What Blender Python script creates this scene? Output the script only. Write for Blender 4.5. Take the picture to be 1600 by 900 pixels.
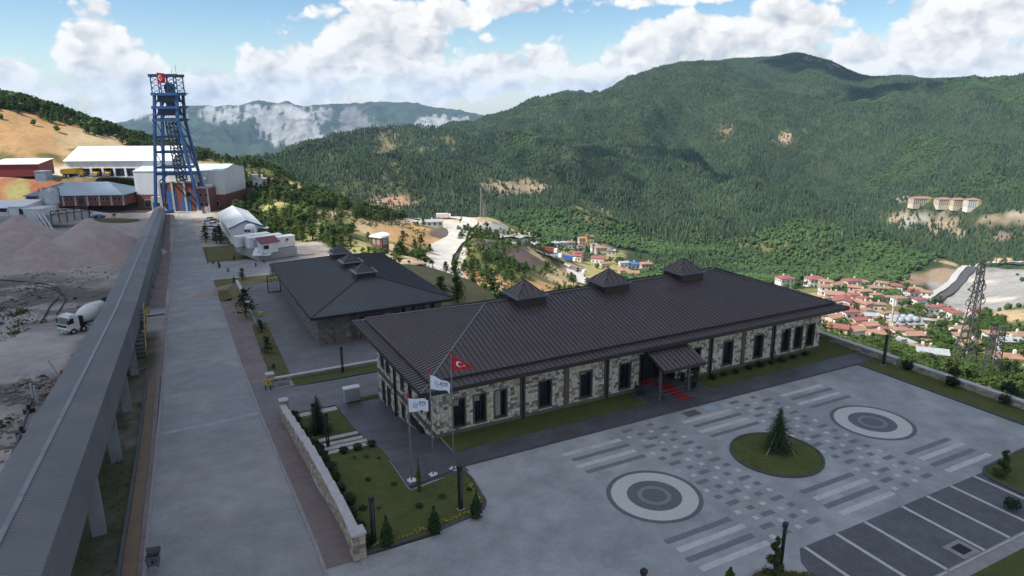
import bpy, bmesh, math, random
import numpy as np
from mathutils import Vector, Matrix
R = math.radians
rnd = random.Random(7)
for o in list(bpy.data.objects):
 bpy.data.objects.remove(o)
SC = bpy.context.scene
COL = SC.collection
F_PX = 1065.38
CAM = np.array([-14.2628, -41.6510, 24.0])
FW = np.array([0.44103639, 0.85851518, -0.26160768])
RT = np.array([0.88886137, -0.45814898, -0.00499849])
UP = np.array([0.12414658, 0.23032845, 0.96516135])
cd = bpy.data.cameras.new('camera')
cam = bpy.data.objects.new('camera', cd)
COL.objects.link(cam)
cd.sensor_width = 36.0
cd.lens = 36.0 * F_PX / 1600.0
cd.clip_start = 0.5
cd.clip_end = 60000.0
m = Matrix(((RT[0], UP[0], -FW[0], CAM[0]), (RT[1], UP[1], -FW[1], CAM[1]), (RT[2], UP[2], -FW[2], CAM[2]), (0, 0, 0, 1)))
cam.matrix_world = m
SC.camera = cam
FH = np.array([FW[0], FW[1]]); FH /= np.linalg.norm(FH)
RH = np.array([FH[1], -FH[0]])
SUN_EL = R(49.0)
sh = -0.88 * RH - 0.30 * FH
sh /= np.linalg.norm(sh)
SUN_DIR = np.array([sh[0] * math.cos(SUN_EL), sh[1] * math.cos(SUN_EL), math.sin(SUN_EL)])
sl = bpy.data.lights.new('sun', 'SUN')
sl.energy = 3.75
sl.angle = R(0.53)
sl.color = (1.0, 0.955, 0.88)
so = bpy.data.objects.new('sun', sl)
COL.objects.link(so)
so.rotation_euler = Vector(SUN_DIR).to_track_quat('Z', 'Y').to_euler()
SC.view_settings.view_transform = 'Standard'
SC.view_settings.look = 'None'
SC.view_settings.exposure = 0.88
SC.view_settings.gamma = 1.0
SC.view_settings.use_curve_mapping = False
SC.render.engine = 'CYCLES'
cy = SC.cycles
cy.use_denoising = True
cy.denoising_prefilter = 'NONE'
cy.max_bounces = 6
cy.diffuse_bounces = 3
cy.glossy_bounces = 3
cy.transmission_bounces = 4
cy.volume_bounces = 1
cy.transparent_max_bounces = 48
cy.sample_clamp_indirect = 6.0
cy.use_adaptive_sampling = True
cy.adaptive_threshold = 0.02
def ray(px, py):
 return FW + RT * (px - 800.0) / F_PX - UP * (py - 450.0) / F_PX
def at_z(px, py, z=0.0):
 d = ray(px, py)
 return CAM + d * ((z - CAM[2]) / d[2])
def at_dist(px, py, D):
 """the point on a sight line at horizontal distance D"""
 d = ray(px, py)
 return CAM + d * (D / math.hypot(d[0], d[1]))
def to_px(P):
 P = np.asarray(P, float) - CAM
 z = P @ FW
 z = np.where(np.abs(z) < 1e-6, 1e-6, z)
 return 800 + F_PX * (P @ RT) / z, 450 - F_PX * (P @ UP) / z, z
P0 = np.array([-9.04463297, -8.01104058])
RD = np.array([0.02006994, 0.99979858])
RN = np.array([0.99979858, -0.02006994])
def rs(r, s):
 return P0 + RN * r + RD * s
def to_rs(x, y):
 q0, q1 = x - P0[0], y - P0[1]
 return q0 * RN[0] + q1 * RN[1], q0 * RD[0] + q1 * RD[1]
_gs = np.array([-400, -60, -12, -4, 0, 22, 46, 71, 100, 130, 150, 200, 250, 288, 320, 900.])
_gz = np.array([0.0, 0.0, 0.0, 0.0, 0, -2.6, -4.5, -5.8, -8.8, -12.2, -14.4, -18.2, -19.7, -20.2, -20.4, -20.4])
_ss = np.linspace(-300, 700, 2001)
_zz = np.interp(_ss, _gs, _gz)
_k = np.exp(-0.5 * (np.arange(-24, 25) * 0.5 / 4.0) ** 2)
_zz = np.convolve(np.pad(_zz, 24, mode='edge'), _k / _k.sum(), mode='valid')
def g(s):
 return np.interp(s, _ss, _zz)
GH = [(-30, 0.0), (0.5, 0.0), (2.0, -0.10), (4.5, -0.72), (7.2, -1.5), (11.3, -2.25), (17, -2.76), (20, -3.1), (25.3, -3.6), (27, -3.75), (40, -4.2)]
def gh(v):
 """fall of the paving along the west front"""
 return float(np.interp(v, [a for a, b in GH], [b for a, b in GH]))
def at_g(px, py):
 """sight line on the road's long profile; returns (s, r)"""
 d = ray(px, py); d = d / math.hypot(d[0], d[1]); Ds = np.linspace(15, 420, 4000)
 P = CAM[None] + d[None] * Ds[:, None]
 r_, s_ = to_rs(P[:, 0], P[:, 1])
 k = int(np.argmax(P[:, 2] < g(s_)))
 return s_[k], r_[k]
_e = np.array([at_g(*p) for p in ((497, 870), (425, 697), (372, 560), (344, 479), (323, 412), (314, 384), (305, 360), (299, 343))])
_l = np.array([at_g(*p) for p in ((231, 870), (247, 697), (259, 560), (262.5, 500), (267, 460), (270, 389), (274, 350), (281, 330))])
def r_right(s): return float(np.interp(s, _e[:, 0], _e[:, 1]))
def r_left(s): return float(np.interp(s, _l[:, 0], _l[:, 1]))
print('edges', np.round(_e, 1).tolist(), np.round(_l, 1).tolist())
def tag(o, label=None, cat=None, group=None, kind=None):
 if label: o['label'] = label
 if cat: o['category'] = cat
 if group: o['group'] = group
 if kind: o['kind'] = kind
 return o
def empty(name, loc=(0, 0, 0), rz=0.0, label=None, cat=None, group=None):
 o = bpy.data.objects.new(name, None)
 COL.objects.link(o)
 o.location = loc
 o.rotation_euler = (0, 0, rz)
 o.empty_display_size = 0.3
 return tag(o, label, cat, group)
class MB:
 """collects vertices and faces of one mesh"""
 def __init__(self):
  self.v = []; self.f = []; self.mi = []
 def add(self, vs, fs, mi=0):
  n = len(self.v)
  self.v += [tuple(map(float, p)) for p in vs]
  self.f += [tuple(i + n for i in f) for f in fs]
  self.mi += [mi] * len(fs)
  return self
 def box(self, x0, y0, z0, x1, y1, z1, mi=0):
  return self.add([(x0, y0, z0), (x1, y0, z0), (x1, y1, z0), (x0, y1, z0), (x0, y0, z1), (x1, y0, z1), (x1, y1, z1), (x0, y1, z1)],
      [(3, 2, 1, 0), (4, 5, 6, 7), (0, 1, 5, 4), (1, 2, 6, 5), (2, 3, 7, 6), (3, 0, 4, 7)], mi)
 def cbox(self, c, sx, sy, sz, rz=0.0, mi=0):
  """box standing on c, turned by rz"""
  ca, sa = math.cos(rz), math.sin(rz)
  vs = []
  for z in (0, sz):
   for x, y in ((-sx / 2, -sy / 2), (sx / 2, -sy / 2), (sx / 2, sy / 2), (-sx / 2, sy / 2)):
    vs.append((c[0] + x * ca - y * sa, c[1] + x * sa + y * ca, c[2] + z))
  return self.add(vs, [(3, 2, 1, 0), (4, 5, 6, 7), (0, 1, 5, 4), (1, 2, 6, 5), (2, 3, 7, 6), (3, 0, 4, 7)], mi)
 def quad(self, a, b, c, d, mi=0):
  return self.add([a, b, c, d], [(0, 1, 2, 3)], mi)
 def bar(self, a, b, w, h=None, mi=0, up=(0, 0, 1)):
  """square bar from a to b"""
  h = h or w
  a = Vector(a); b = Vector(b); d = (b - a).normalized()
  u = Vector(up)
  if abs(d.dot(u)) > 0.98: u = Vector((1, 0, 0))
  x = d.cross(u).normalized(); y = x.cross(d).normalized()
  vs = []
  for p in (a, b):
   for sx, sy in ((-1, -1), (1, -1), (1, 1), (-1, 1)):
    vs.append(p + x * (sx * w / 2) + y * (sy * h / 2))
  return self.add(vs, [(0, 1, 2, 3), (7, 6, 5, 4), (4, 5, 1, 0), (5, 6, 2, 1), (6, 7, 3, 2), (7, 4, 0, 3)], mi)
 def tube(self, a, b, r0, r1=None, n=8, cap=True, mi=0):
  r1 = r0 if r1 is None else r1
  a = Vector(a); b = Vector(b); d = (b - a).normalized()
  u = Vector((0, 0, 1)) if abs(d.z) < 0.95 else Vector((1, 0, 0))
  x = d.cross(u).normalized(); y = x.cross(d).normalized()
  vs = []
  for p, r in ((a, r0), (b, r1)):
   for i in range(n):
    t = 2 * math.pi * i / n
    vs.append(p + x * (math.cos(t) * r) + y * (math.sin(t) * r))
  fs = [(i, n + i, n + (i + 1) % n, (i + 1) % n) for i in range(n)]
  if cap:
   fs += [tuple(range(n)), tuple(reversed(range(n, 2 * n)))]
  return self.add(vs, fs, mi)
 def lathe(self, prof, n=16, c=(0, 0, 0), mi=0):
  vs = []; fs = []
  for r, z in prof:
   for i in range(n):
    t = 2 * math.pi * i / n
    vs.append((c[0] + r * math.cos(t), c[1] + r * math.sin(t), c[2] + z))
  for k in range(len(prof) - 1):
   for i in range(n):
    j = (i + 1) % n
    fs.append((k * n + i, k * n + j, (k + 1) * n + j, (k + 1) * n + i))
  fs.append(tuple(reversed(range(n)))); fs.append(tuple(range((len(prof) - 1) * n, len(prof) * n)))
  return self.add(vs, fs, mi)
 def prism(self, poly, z0, z1, mi=0):
  """poly: list of (x, y) counter-clockwise"""
  n = len(poly)
  vs = [(x, y, z0) for x, y in poly] + [(x, y, z1) for x, y in poly]
  fs = [tuple(reversed(range(n))), tuple(range(n, 2 * n))] + [(i, (i + 1) % n, n + (i + 1) % n, n + i) for i in range(n)]
  return self.add(vs, fs, mi)
 def mesh(self, name, mats, smooth=False):
  me = bpy.data.meshes.new(name)
  me.from_pydata(self.v, [], self.f)
  for mm in (mats if isinstance(mats, (list, tuple)) else [mats]):
   me.materials.append(mm)
  if any(self.mi): me.polygons.foreach_set('material_index', self.mi)
  if smooth: me.polygons.foreach_set('use_smooth', [True] * len(me.polygons))
  me.update()
  return me
 def build(self, name, mats, parent=None, smooth=False, loc=None, rz=0.0, **kw):
  return link(name, self.mesh(name, mats, smooth), parent, loc, rz, **kw)
def link(name, me, parent=None, loc=None, rz=0.0, label=None, cat=None, group=None, kind=None):
 o = bpy.data.objects.new(name, me)
 COL.objects.link(o)
 if parent is not None: o.parent = parent
 if loc is not None: o.location = loc
 if rz: o.rotation_euler = (0, 0, rz)
 return tag(o, label, cat, group, kind)
KIDS = {}
def copy_tree(o, parent=None):
 c = o.copy()
 COL.objects.link(c)
 if parent is not None: c.parent = parent
 for ch in o.children:
  copy_tree(ch, c)
 return c
class NT:
 """shorthand for building a node tree"""
 def __init__(self, nt):
  self.nt = nt
 def n(self, typ, **kw):
  nd = self.nt.nodes.new(typ)
  for k, v in kw.items():
   if k.startswith('i_'):
    k = k[2:]
    nd.inputs[int(k) if k.isdigit() else k.replace('_', ' ')].default_value = v
   else: setattr(nd, k, v)
  return nd
 def l(self, a, b):
  self.nt.links.new(a, b)
 def math(self, op, a, b=None, c=None, clamp=False):
  nd = self.nt.nodes.new('ShaderNodeMath'); nd.operation = op; nd.use_clamp = clamp
  for i, v in enumerate((a, b, c)):
   if v is None: continue
   if isinstance(v, (int, float)): nd.inputs[i].default_value = v
   else: self.l(v, nd.inputs[i])
  return nd.outputs[0]
 def mix(self, fac, a, b, blend='MIX'):
  nd = self.nt.nodes.new('ShaderNodeMix'); nd.data_type = 'RGBA'; nd.blend_type = blend
  for i, v in ((0, fac), (6, a), (7, b)):
   if isinstance(v, (int, float)): nd.inputs[i].default_value = v
   elif isinstance(v, (tuple, list)): nd.inputs[i].default_value = (*v[:3], 1.0)
   else: self.l(v, nd.inputs[i])
  return nd.outputs[2]
 def ramp(self, fac, lo, hi, smooth=True):
  nd = self.nt.nodes.new('ShaderNodeMapRange'); nd.interpolation_type = 'SMOOTHSTEP' if smooth else 'LINEAR'
  nd.inputs[1].default_value = lo; nd.inputs[2].default_value = hi
  self.l(fac, nd.inputs[0])
  return nd.outputs[0]
 def noise(self, vec, scale, detail=5.0, rough=0.55, dist=0.0):
  nd = self.nt.nodes.new('ShaderNodeTexNoise')
  nd.inputs['Scale'].default_value = scale; nd.inputs['Detail'].default_value = detail
  nd.inputs['Roughness'].default_value = rough; nd.inputs['Distortion'].default_value = dist
  if vec is not None: self.l(vec, nd.inputs['Vector'])
  return nd.outputs[0]
def new_mat(name):
 mt = bpy.data.materials.new(name)
 mt.use_nodes = True
 nt = NT(mt.node_tree)
 b = mt.node_tree.nodes['Principled BSDF']
 return mt, nt, b
def pmat(name, col, col2=None, scale=1.0, rough=0.7, metal=0.0, bump=0.0, bscale=None, rand=0.0, world=True, spec=0.5, dirt=None, dscale=0.3, damt=0.5, stretch=None):
 """painted / mineral surface: two tones mixed by noise, optional dirt blotches and fine relief"""
 mt, T, b = new_mat(name)
 if world:
  vec = T.n('ShaderNodeNewGeometry').outputs['Position']
 else:
  vec = T.n('ShaderNodeTexCoord').outputs['Object']
 if stretch:
  mp = T.n('ShaderNodeMapping'); mp.inputs['Scale'].default_value = stretch
  T.l(vec, mp.inputs['Vector']); vec = mp.outputs[0]
 col2 = col2 or tuple(c * 0.78 for c in col)
 f = T.ramp(T.noise(vec, scale, 6), 0.3, 0.7)
 c = T.mix(f, col, col2)
 if dirt:
  fd = T.math('MULTIPLY', T.ramp(T.noise(vec, dscale, 7, 0.62), 0.48, 0.72), damt)
  c = T.mix(fd, c, dirt)
 if rand:
  oi = T.n('ShaderNodeObjectInfo').outputs['Random']
  hs = T.n('ShaderNodeHueSaturation')
  T.l(T.math('MULTIPLY_ADD', oi, rand, 1 - rand * 0.5), hs.inputs['Value'])
  T.l(c, hs.inputs['Color']); c = hs.outputs[0]
 T.l(c, b.inputs['Base Color'])
 b.inputs['Roughness'].default_value = rough
 b.inputs['Metallic'].default_value = metal
 b.inputs['Specular IOR Level'].default_value = spec
 if bump:
  bn = T.n('ShaderNodeBump'); bn.inputs['Strength'].default_value = bump; bn.inputs['Distance'].default_value = 0.05
  T.l(T.noise(vec, bscale or scale * 6, 5), bn.inputs['Height'])
  T.l(bn.outputs[0], b.inputs['Normal'])
 return mt
W = bpy.data.worlds.new('World')
SC.world = W
W.use_nodes = True
W.cycles.sampling_method = 'MANUAL'
W.cycles.sample_map_resolution = 512
wt = NT(W.node_tree)
W.node_tree.nodes.clear()
sky = wt.n('ShaderNodeTexSky', sky_type='NISHITA', sun_disc=False)
sky.sun_elevation = SUN_EL
sky.sun_rotation = math.atan2(SUN_DIR[0], SUN_DIR[1])
sky.altitude = 900.0
sky.air_density = 1.0
sky.dust_density = 0.25
sky.ozone_density = 1.5
tc = wt.n('ShaderNodeTexCoord').outputs['Generated']
HEAD = math.atan2(FH[0], FH[1])
def azel(px, py):
 d = ray(px, py)
 return (math.degrees(math.atan2(d @ np.array([RH[0], RH[1], 0]), d @ np.array([FH[0], FH[1], 0]))), math.degrees(math.atan2(d[2], math.hypot(d[0], d[1]))))
sep = wt.n('ShaderNodeSeparateXYZ'); wt.l(tc, sep.inputs[0])
X, Y, Z = sep.outputs
xr = wt.math('SUBTRACT', wt.math('MULTIPLY', X, float(RH[0])), wt.math('MULTIPLY', Y, float(-RH[1])))
yr = wt.math('ADD', wt.math('MULTIPLY', X, float(FH[0])), wt.math('MULTIPLY', Y, float(FH[1])))
az = wt.math('MULTIPLY', wt.math('ARCTAN2', xr, yr), 180 / math.pi)
el = wt.math('MULTIPLY', wt.math('ARCSINE', Z), 180 / math.pi)
cb = wt.n('ShaderNodeCombineXYZ'); wt.l(az, cb.inputs[0]); wt.l(wt.math('MULTIPLY', el, 1.35), cb.inputs[1])
p2 = cb.outputs[0]
BLOBS = [(165, 95, 78, 105, 1.0), (215, 135, 62, 70, 1.0), (190, 185, 120, 50, .9), (8, 120, 62, 62, .75), (70, 170, 70, 40, .7),
   (610, 62, 150, 88, 1.0), (520, 100, 110, 78, 1.0), (440, 128, 100, 58, 1.0), (340, 140, 80, 45, .9), (700, 22, 90, 66, .8), (650, 130, 150, 48, .9),
   (300, 165, 80, 35, .8), (800, 110, 110, 50, .8), (850, 95, 55, 45, .95), (800, 2, 120, 34, .95), (930, 128, 120, 42, .95),
   (1065, 60, 88, 50, 1.05), (1000, 110, 120, 48, 1.0), (1130, 100, 160, 60, 1.0), (1240, 48, 95, 62, 1.05), (1330, 100, 170, 60, .95), (1470, 60, 150, 90, 1.0), (1570, 20, 120, 60, 1.0),
   (1560, 110, 200, 60, 1.0), (1050, -8, 150, 26, .85), (1750, 60, 170, 120, 1.0), (-150, 140, 120, 70, .9)]
dens = None
for bx, by, wx, wy, wg in BLOBS:
 a, e = azel(bx, by)
 a1, _ = azel(bx + wx, by); _, e1 = azel(bx, by - wy)
 v = wt.n('ShaderNodeVectorMath', operation='SUBTRACT'); wt.l(p2, v.inputs[0]); v.inputs[1].default_value = (a, e * 1.35, 0)
 d = wt.n('ShaderNodeVectorMath', operation='DIVIDE'); wt.l(v.outputs[0], d.inputs[0]); d.inputs[1].default_value = (abs(a1 - a), abs(e1 - e) * 1.35, 1)
 ln = wt.n('ShaderNodeVectorMath', operation='LENGTH'); wt.l(d.outputs[0], ln.inputs[0])
 q = wt.math('SUBTRACT', wg, ln.outputs['Value'])
 if dens is None: dens = q
 else:
  nd = wt.n('ShaderNodeMath', operation='SMOOTH_MAX'); wt.l(dens, nd.inputs[0]); wt.l(q, nd.inputs[1]); nd.inputs[2].default_value = 0.18
  dens = nd.outputs[0]
gen = wt.math('SUBTRACT', wt.math('MULTIPLY', wt.noise(tc, 3.2, 3), 3.2), 1.45)
gen = wt.math('MULTIPLY', gen, 0.9)
aab = wt.math('ABSOLUTE', az)
fa = wt.ramp(aab, 44, 62); fe = wt.ramp(el, 10.5, 20)
fo = wt.math('MAXIMUM', fa, fe)
mxn = wt.n('ShaderNodeMix', data_type='FLOAT'); wt.l(fo, mxn.inputs[0]); wt.l(dens, mxn.inputs[2]); wt.l(gen, mxn.inputs[3])
dens = mxn.outputs[0]
def noise2(vec, scale, detail, rough, out=0):
 nd = wt.n('ShaderNodeTexNoise', noise_dimensions='2D')
 nd.inputs['Scale'].default_value = scale; nd.inputs['Detail'].default_value = detail; nd.inputs['Roughness'].default_value = rough
 wt.l(vec, nd.inputs['Vector'])
 return nd.outputs[out]
wn = wt.n('ShaderNodeVectorMath', operation='SCALE'); wt.l(noise2(p2, 0.5, 3, 0.5, 1), wn.inputs[0]); wn.inputs['Scale'].default_value = 1.5
wp = wt.n('ShaderNodeVectorMath', operation='ADD'); wt.l(p2, wp.inputs[0]); wt.l(wn.outputs[0], wp.inputs[1])
def billow(off):
 v = wt.n('ShaderNodeVectorMath', operation='ADD'); wt.l(wp.outputs[0], v.inputs[0]); v.inputs[1].default_value = (off[0], off[1], 0.0)
 n1 = noise2(v.outputs[0], 0.19, 7, 0.56)
 vo = wt.n('ShaderNodeTexVoronoi', feature='F1', voronoi_dimensions='2D'); vo.inputs['Scale'].default_value = 0.34
 vo.inputs['Detail'].default_value = 2.0; vo.inputs['Roughness'].default_value = 0.55
 wt.l(v.outputs[0], vo.inputs['Vector'])
 return wt.math('SUBTRACT', wt.math('MULTIPLY', n1, 1.5), wt.math('MULTIPLY', vo.outputs['Distance'], 0.62))
b0 = billow((0, 0)); b1 = billow((-0.8, 0.9))
dn = wt.math('ADD', dens, wt.math('MULTIPLY', wt.math('SUBTRACT', b0, 0.30), 0.8))
alpha = wt.ramp(dn, 0.03, 0.27)
lit = wt.math('MULTIPLY_ADD', wt.math('SUBTRACT', b0, b1), 1.25, 0.76, clamp=True)
thick = wt.ramp(dn, 0.35, 1.25)
low = wt.ramp(wt.noise(p2, 0.09, 3), 0.45, 0.68)
sh_ = wt.math('MULTIPLY', wt.math('MULTIPLY', thick, low), 0.55)
lum = wt.math('SUBTRACT', lit, sh_, clamp=True)
ccol = wt.mix(lum, (2.85, 3.1, 3.5), (5.75, 5.7, 5.6))
hv = wt.n('ShaderNodeHueSaturation'); hv.inputs['Saturation'].default_value = 1.22; hv.inputs['Value'].default_value = 0.74; wt.l(sky.outputs[0], hv.inputs['Color'])
skyc = hv.outputs[0]
hz = wt.math('MULTIPLY', wt.ramp(el, 8, -3), 0.25)
skyc = wt.mix(hz, skyc, (3.9, 4.9, 5.5))
fin = wt.mix(alpha, skyc, ccol)
bg = wt.n('ShaderNodeBackground'); wt.l(fin, bg.inputs['Color']); bg.inputs['Strength'].default_value = 0.1
ow = wt.n('ShaderNodeOutputWorld'); wt.l(bg.outputs[0], ow.inputs['Surface'])
def cloud_material():
 mt, T_, b = new_mat('cloud_vapour')
 d = T_.n('ShaderNodeBsdfDiffuse'); d.inputs['Color'].default_value = (0.9, 0.9, 0.9, 1)
 t = T_.n('ShaderNodeBsdfTranslucent'); t.inputs['Color'].default_value = (0.9, 0.9, 0.9, 1)
 a = T_.n('ShaderNodeAddShader') ; m1 = T_.n('ShaderNodeMixShader'); m1.inputs[0].default_value = 0.5
 T_.l(d.outputs[0], m1.inputs[1]); T_.l(t.outputs[0], m1.inputs[2])
 tp = T_.n('ShaderNodeBsdfTransparent'); m2 = T_.n('ShaderNodeMixShader'); m2.inputs[0].default_value = 0.34
 T_.l(tp.outputs[0], m2.inputs[1]); T_.l(m1.outputs[0], m2.inputs[2])
 out = [n for n in mt.node_tree.nodes if n.type == 'OUTPUT_MATERIAL'][0]
 T_.l(m2.outputs[0], out.inputs['Surface'])
 mt.node_tree.nodes.remove(a); mt.node_tree.nodes.remove(b)
 return mt
M_CLOUD = cloud_material()
def cloud(shade_at, ground_z, alt, ax, ay, heading, n, seed, rmin, rmax):
 """heaped cloud whose shadow falls round shade_at"""
 rr = random.Random(seed)
 k = (alt - ground_z) / math.tan(SUN_EL)
 hd = SUN_DIR[:2] / np.linalg.norm(SUN_DIR[:2])
 c = np.array(shade_at) + hd * k
 b = MB()
 bm = bmesh.new(); bmesh.ops.create_icosphere(bm, subdivisions=2, radius=1)
 base = [v.co.copy() for v in bm.verts]; fs = [tuple(v.index for v in f.verts) for f in bm.faces]; bm.free()
 ca, sa = math.cos(heading), math.sin(heading)
 for i in range(n):
  q = math.sqrt(rr.random()) ** 1.15; t = rr.uniform(0, 2 * math.pi)
  u, v = q * ax * math.cos(t), q * ay * math.sin(t)
  r = rr.uniform(rmin, rmax) * (1.15 - 0.7 * q)
  z = alt + rr.uniform(0, 1) * (1 - q * q) * min(ax, ay) * 0.5
  p = (c[0] + u * ca - v * sa, c[1] + u * sa + v * ca, z)
  s1 = rr.uniform(.7, 1.3)
  b.add([(p[0] + w.x * r * s1 * (1 + .25 * math.sin(3 * w.y + i)), p[1] + w.y * r * (1 + .25 * math.sin(3 * w.z + 2 * i)), p[2] + w.z * r * .7) for w in base], fs)
 b.build('cloud', M_CLOUD, smooth=True, kind='structure')
cloud((22, -8), -3, 640, 86, 96, 0.0, 260, 5, 14, 38)
cloud((-80, 112), -12, 640, 82, 196, R(-2), 380, 9, 14, 40)
_pk = at_dist(1325, 120, 2620)
cloud((_pk[0], _pk[1]), 190, 980, 330, 150, math.atan2(RH[1], RH[0]), 230, 6, 25, 75)
_pk = at_dist(1470, 165, 2300)
cloud((_pk[0], _pk[1]), 120, 940, 420, 130, math.atan2(RH[1], RH[0]), 110, 7, 25, 75)
_pk = at_dist(915, 285, 1320)
cloud((_pk[0], _pk[1]), -40, 900, 330, 150, math.atan2(RH[1], RH[0]), 42, 8, 20, 60)
def haze():
 b = MB().box(-9000, -4000, -420, 13000, 12500, 330)
 mt = bpy.data.materials.new('haze'); mt.use_nodes = True
 nt = mt.node_tree; nt.nodes.clear()
 v = nt.nodes.new('ShaderNodeVolumePrincipled'); o = nt.nodes.new('ShaderNodeOutputMaterial')
 v.inputs['Color'].default_value = (0.45, 0.68, 1.0, 1); v.inputs['Density'].default_value = 4.6e-5
 v.inputs['Anisotropy'].default_value = 0.0
 nt.links.new(v.outputs[0], o.inputs['Volume'])
 b.build('haze', mt, kind='stuff')
haze()
def _hash(ix, iy, seed):
 h = (ix.astype(np.int64) * 374761393 + iy.astype(np.int64) * 668265263 + seed * 1442695041) & 0xFFFFFFFF
 h = ((h ^ (h >> 13)) * 1274126177) & 0xFFFFFFFF
 h = h ^ (h >> 16)
 return (h & 0xFFFF) / 65535.0
def vnoise(x, y, seed=0):
 ix = np.floor(x); iy = np.floor(y)
 fx = x - ix; fy = y - iy
 fx = fx * fx * fx * (fx * (fx * 6 - 15) + 10); fy = fy * fy * fy * (fy * (fy * 6 - 15) + 10)
 a = _hash(ix, iy, seed); b = _hash(ix + 1, iy, seed); c = _hash(ix, iy + 1, seed); d = _hash(ix + 1, iy + 1, seed)
 return (a * (1 - fx) + b * fx) * (1 - fy) + (c * (1 - fx) + d * fx) * fy
def fbm(x, y, oct=5, seed=0, gain=0.5):
 s = 0.0; a = 1.0; t = 0.0
 for i in range(oct):
  s = s + a * vnoise(x * 2 ** i, y * 2 ** i, seed + i * 17); t += a; a *= gain
 return s / t
def sstep(x, a, b):
 t = np.clip((x - a) / (b - a), 0, 1)
 return t * t * (3 - 2 * t)
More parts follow.
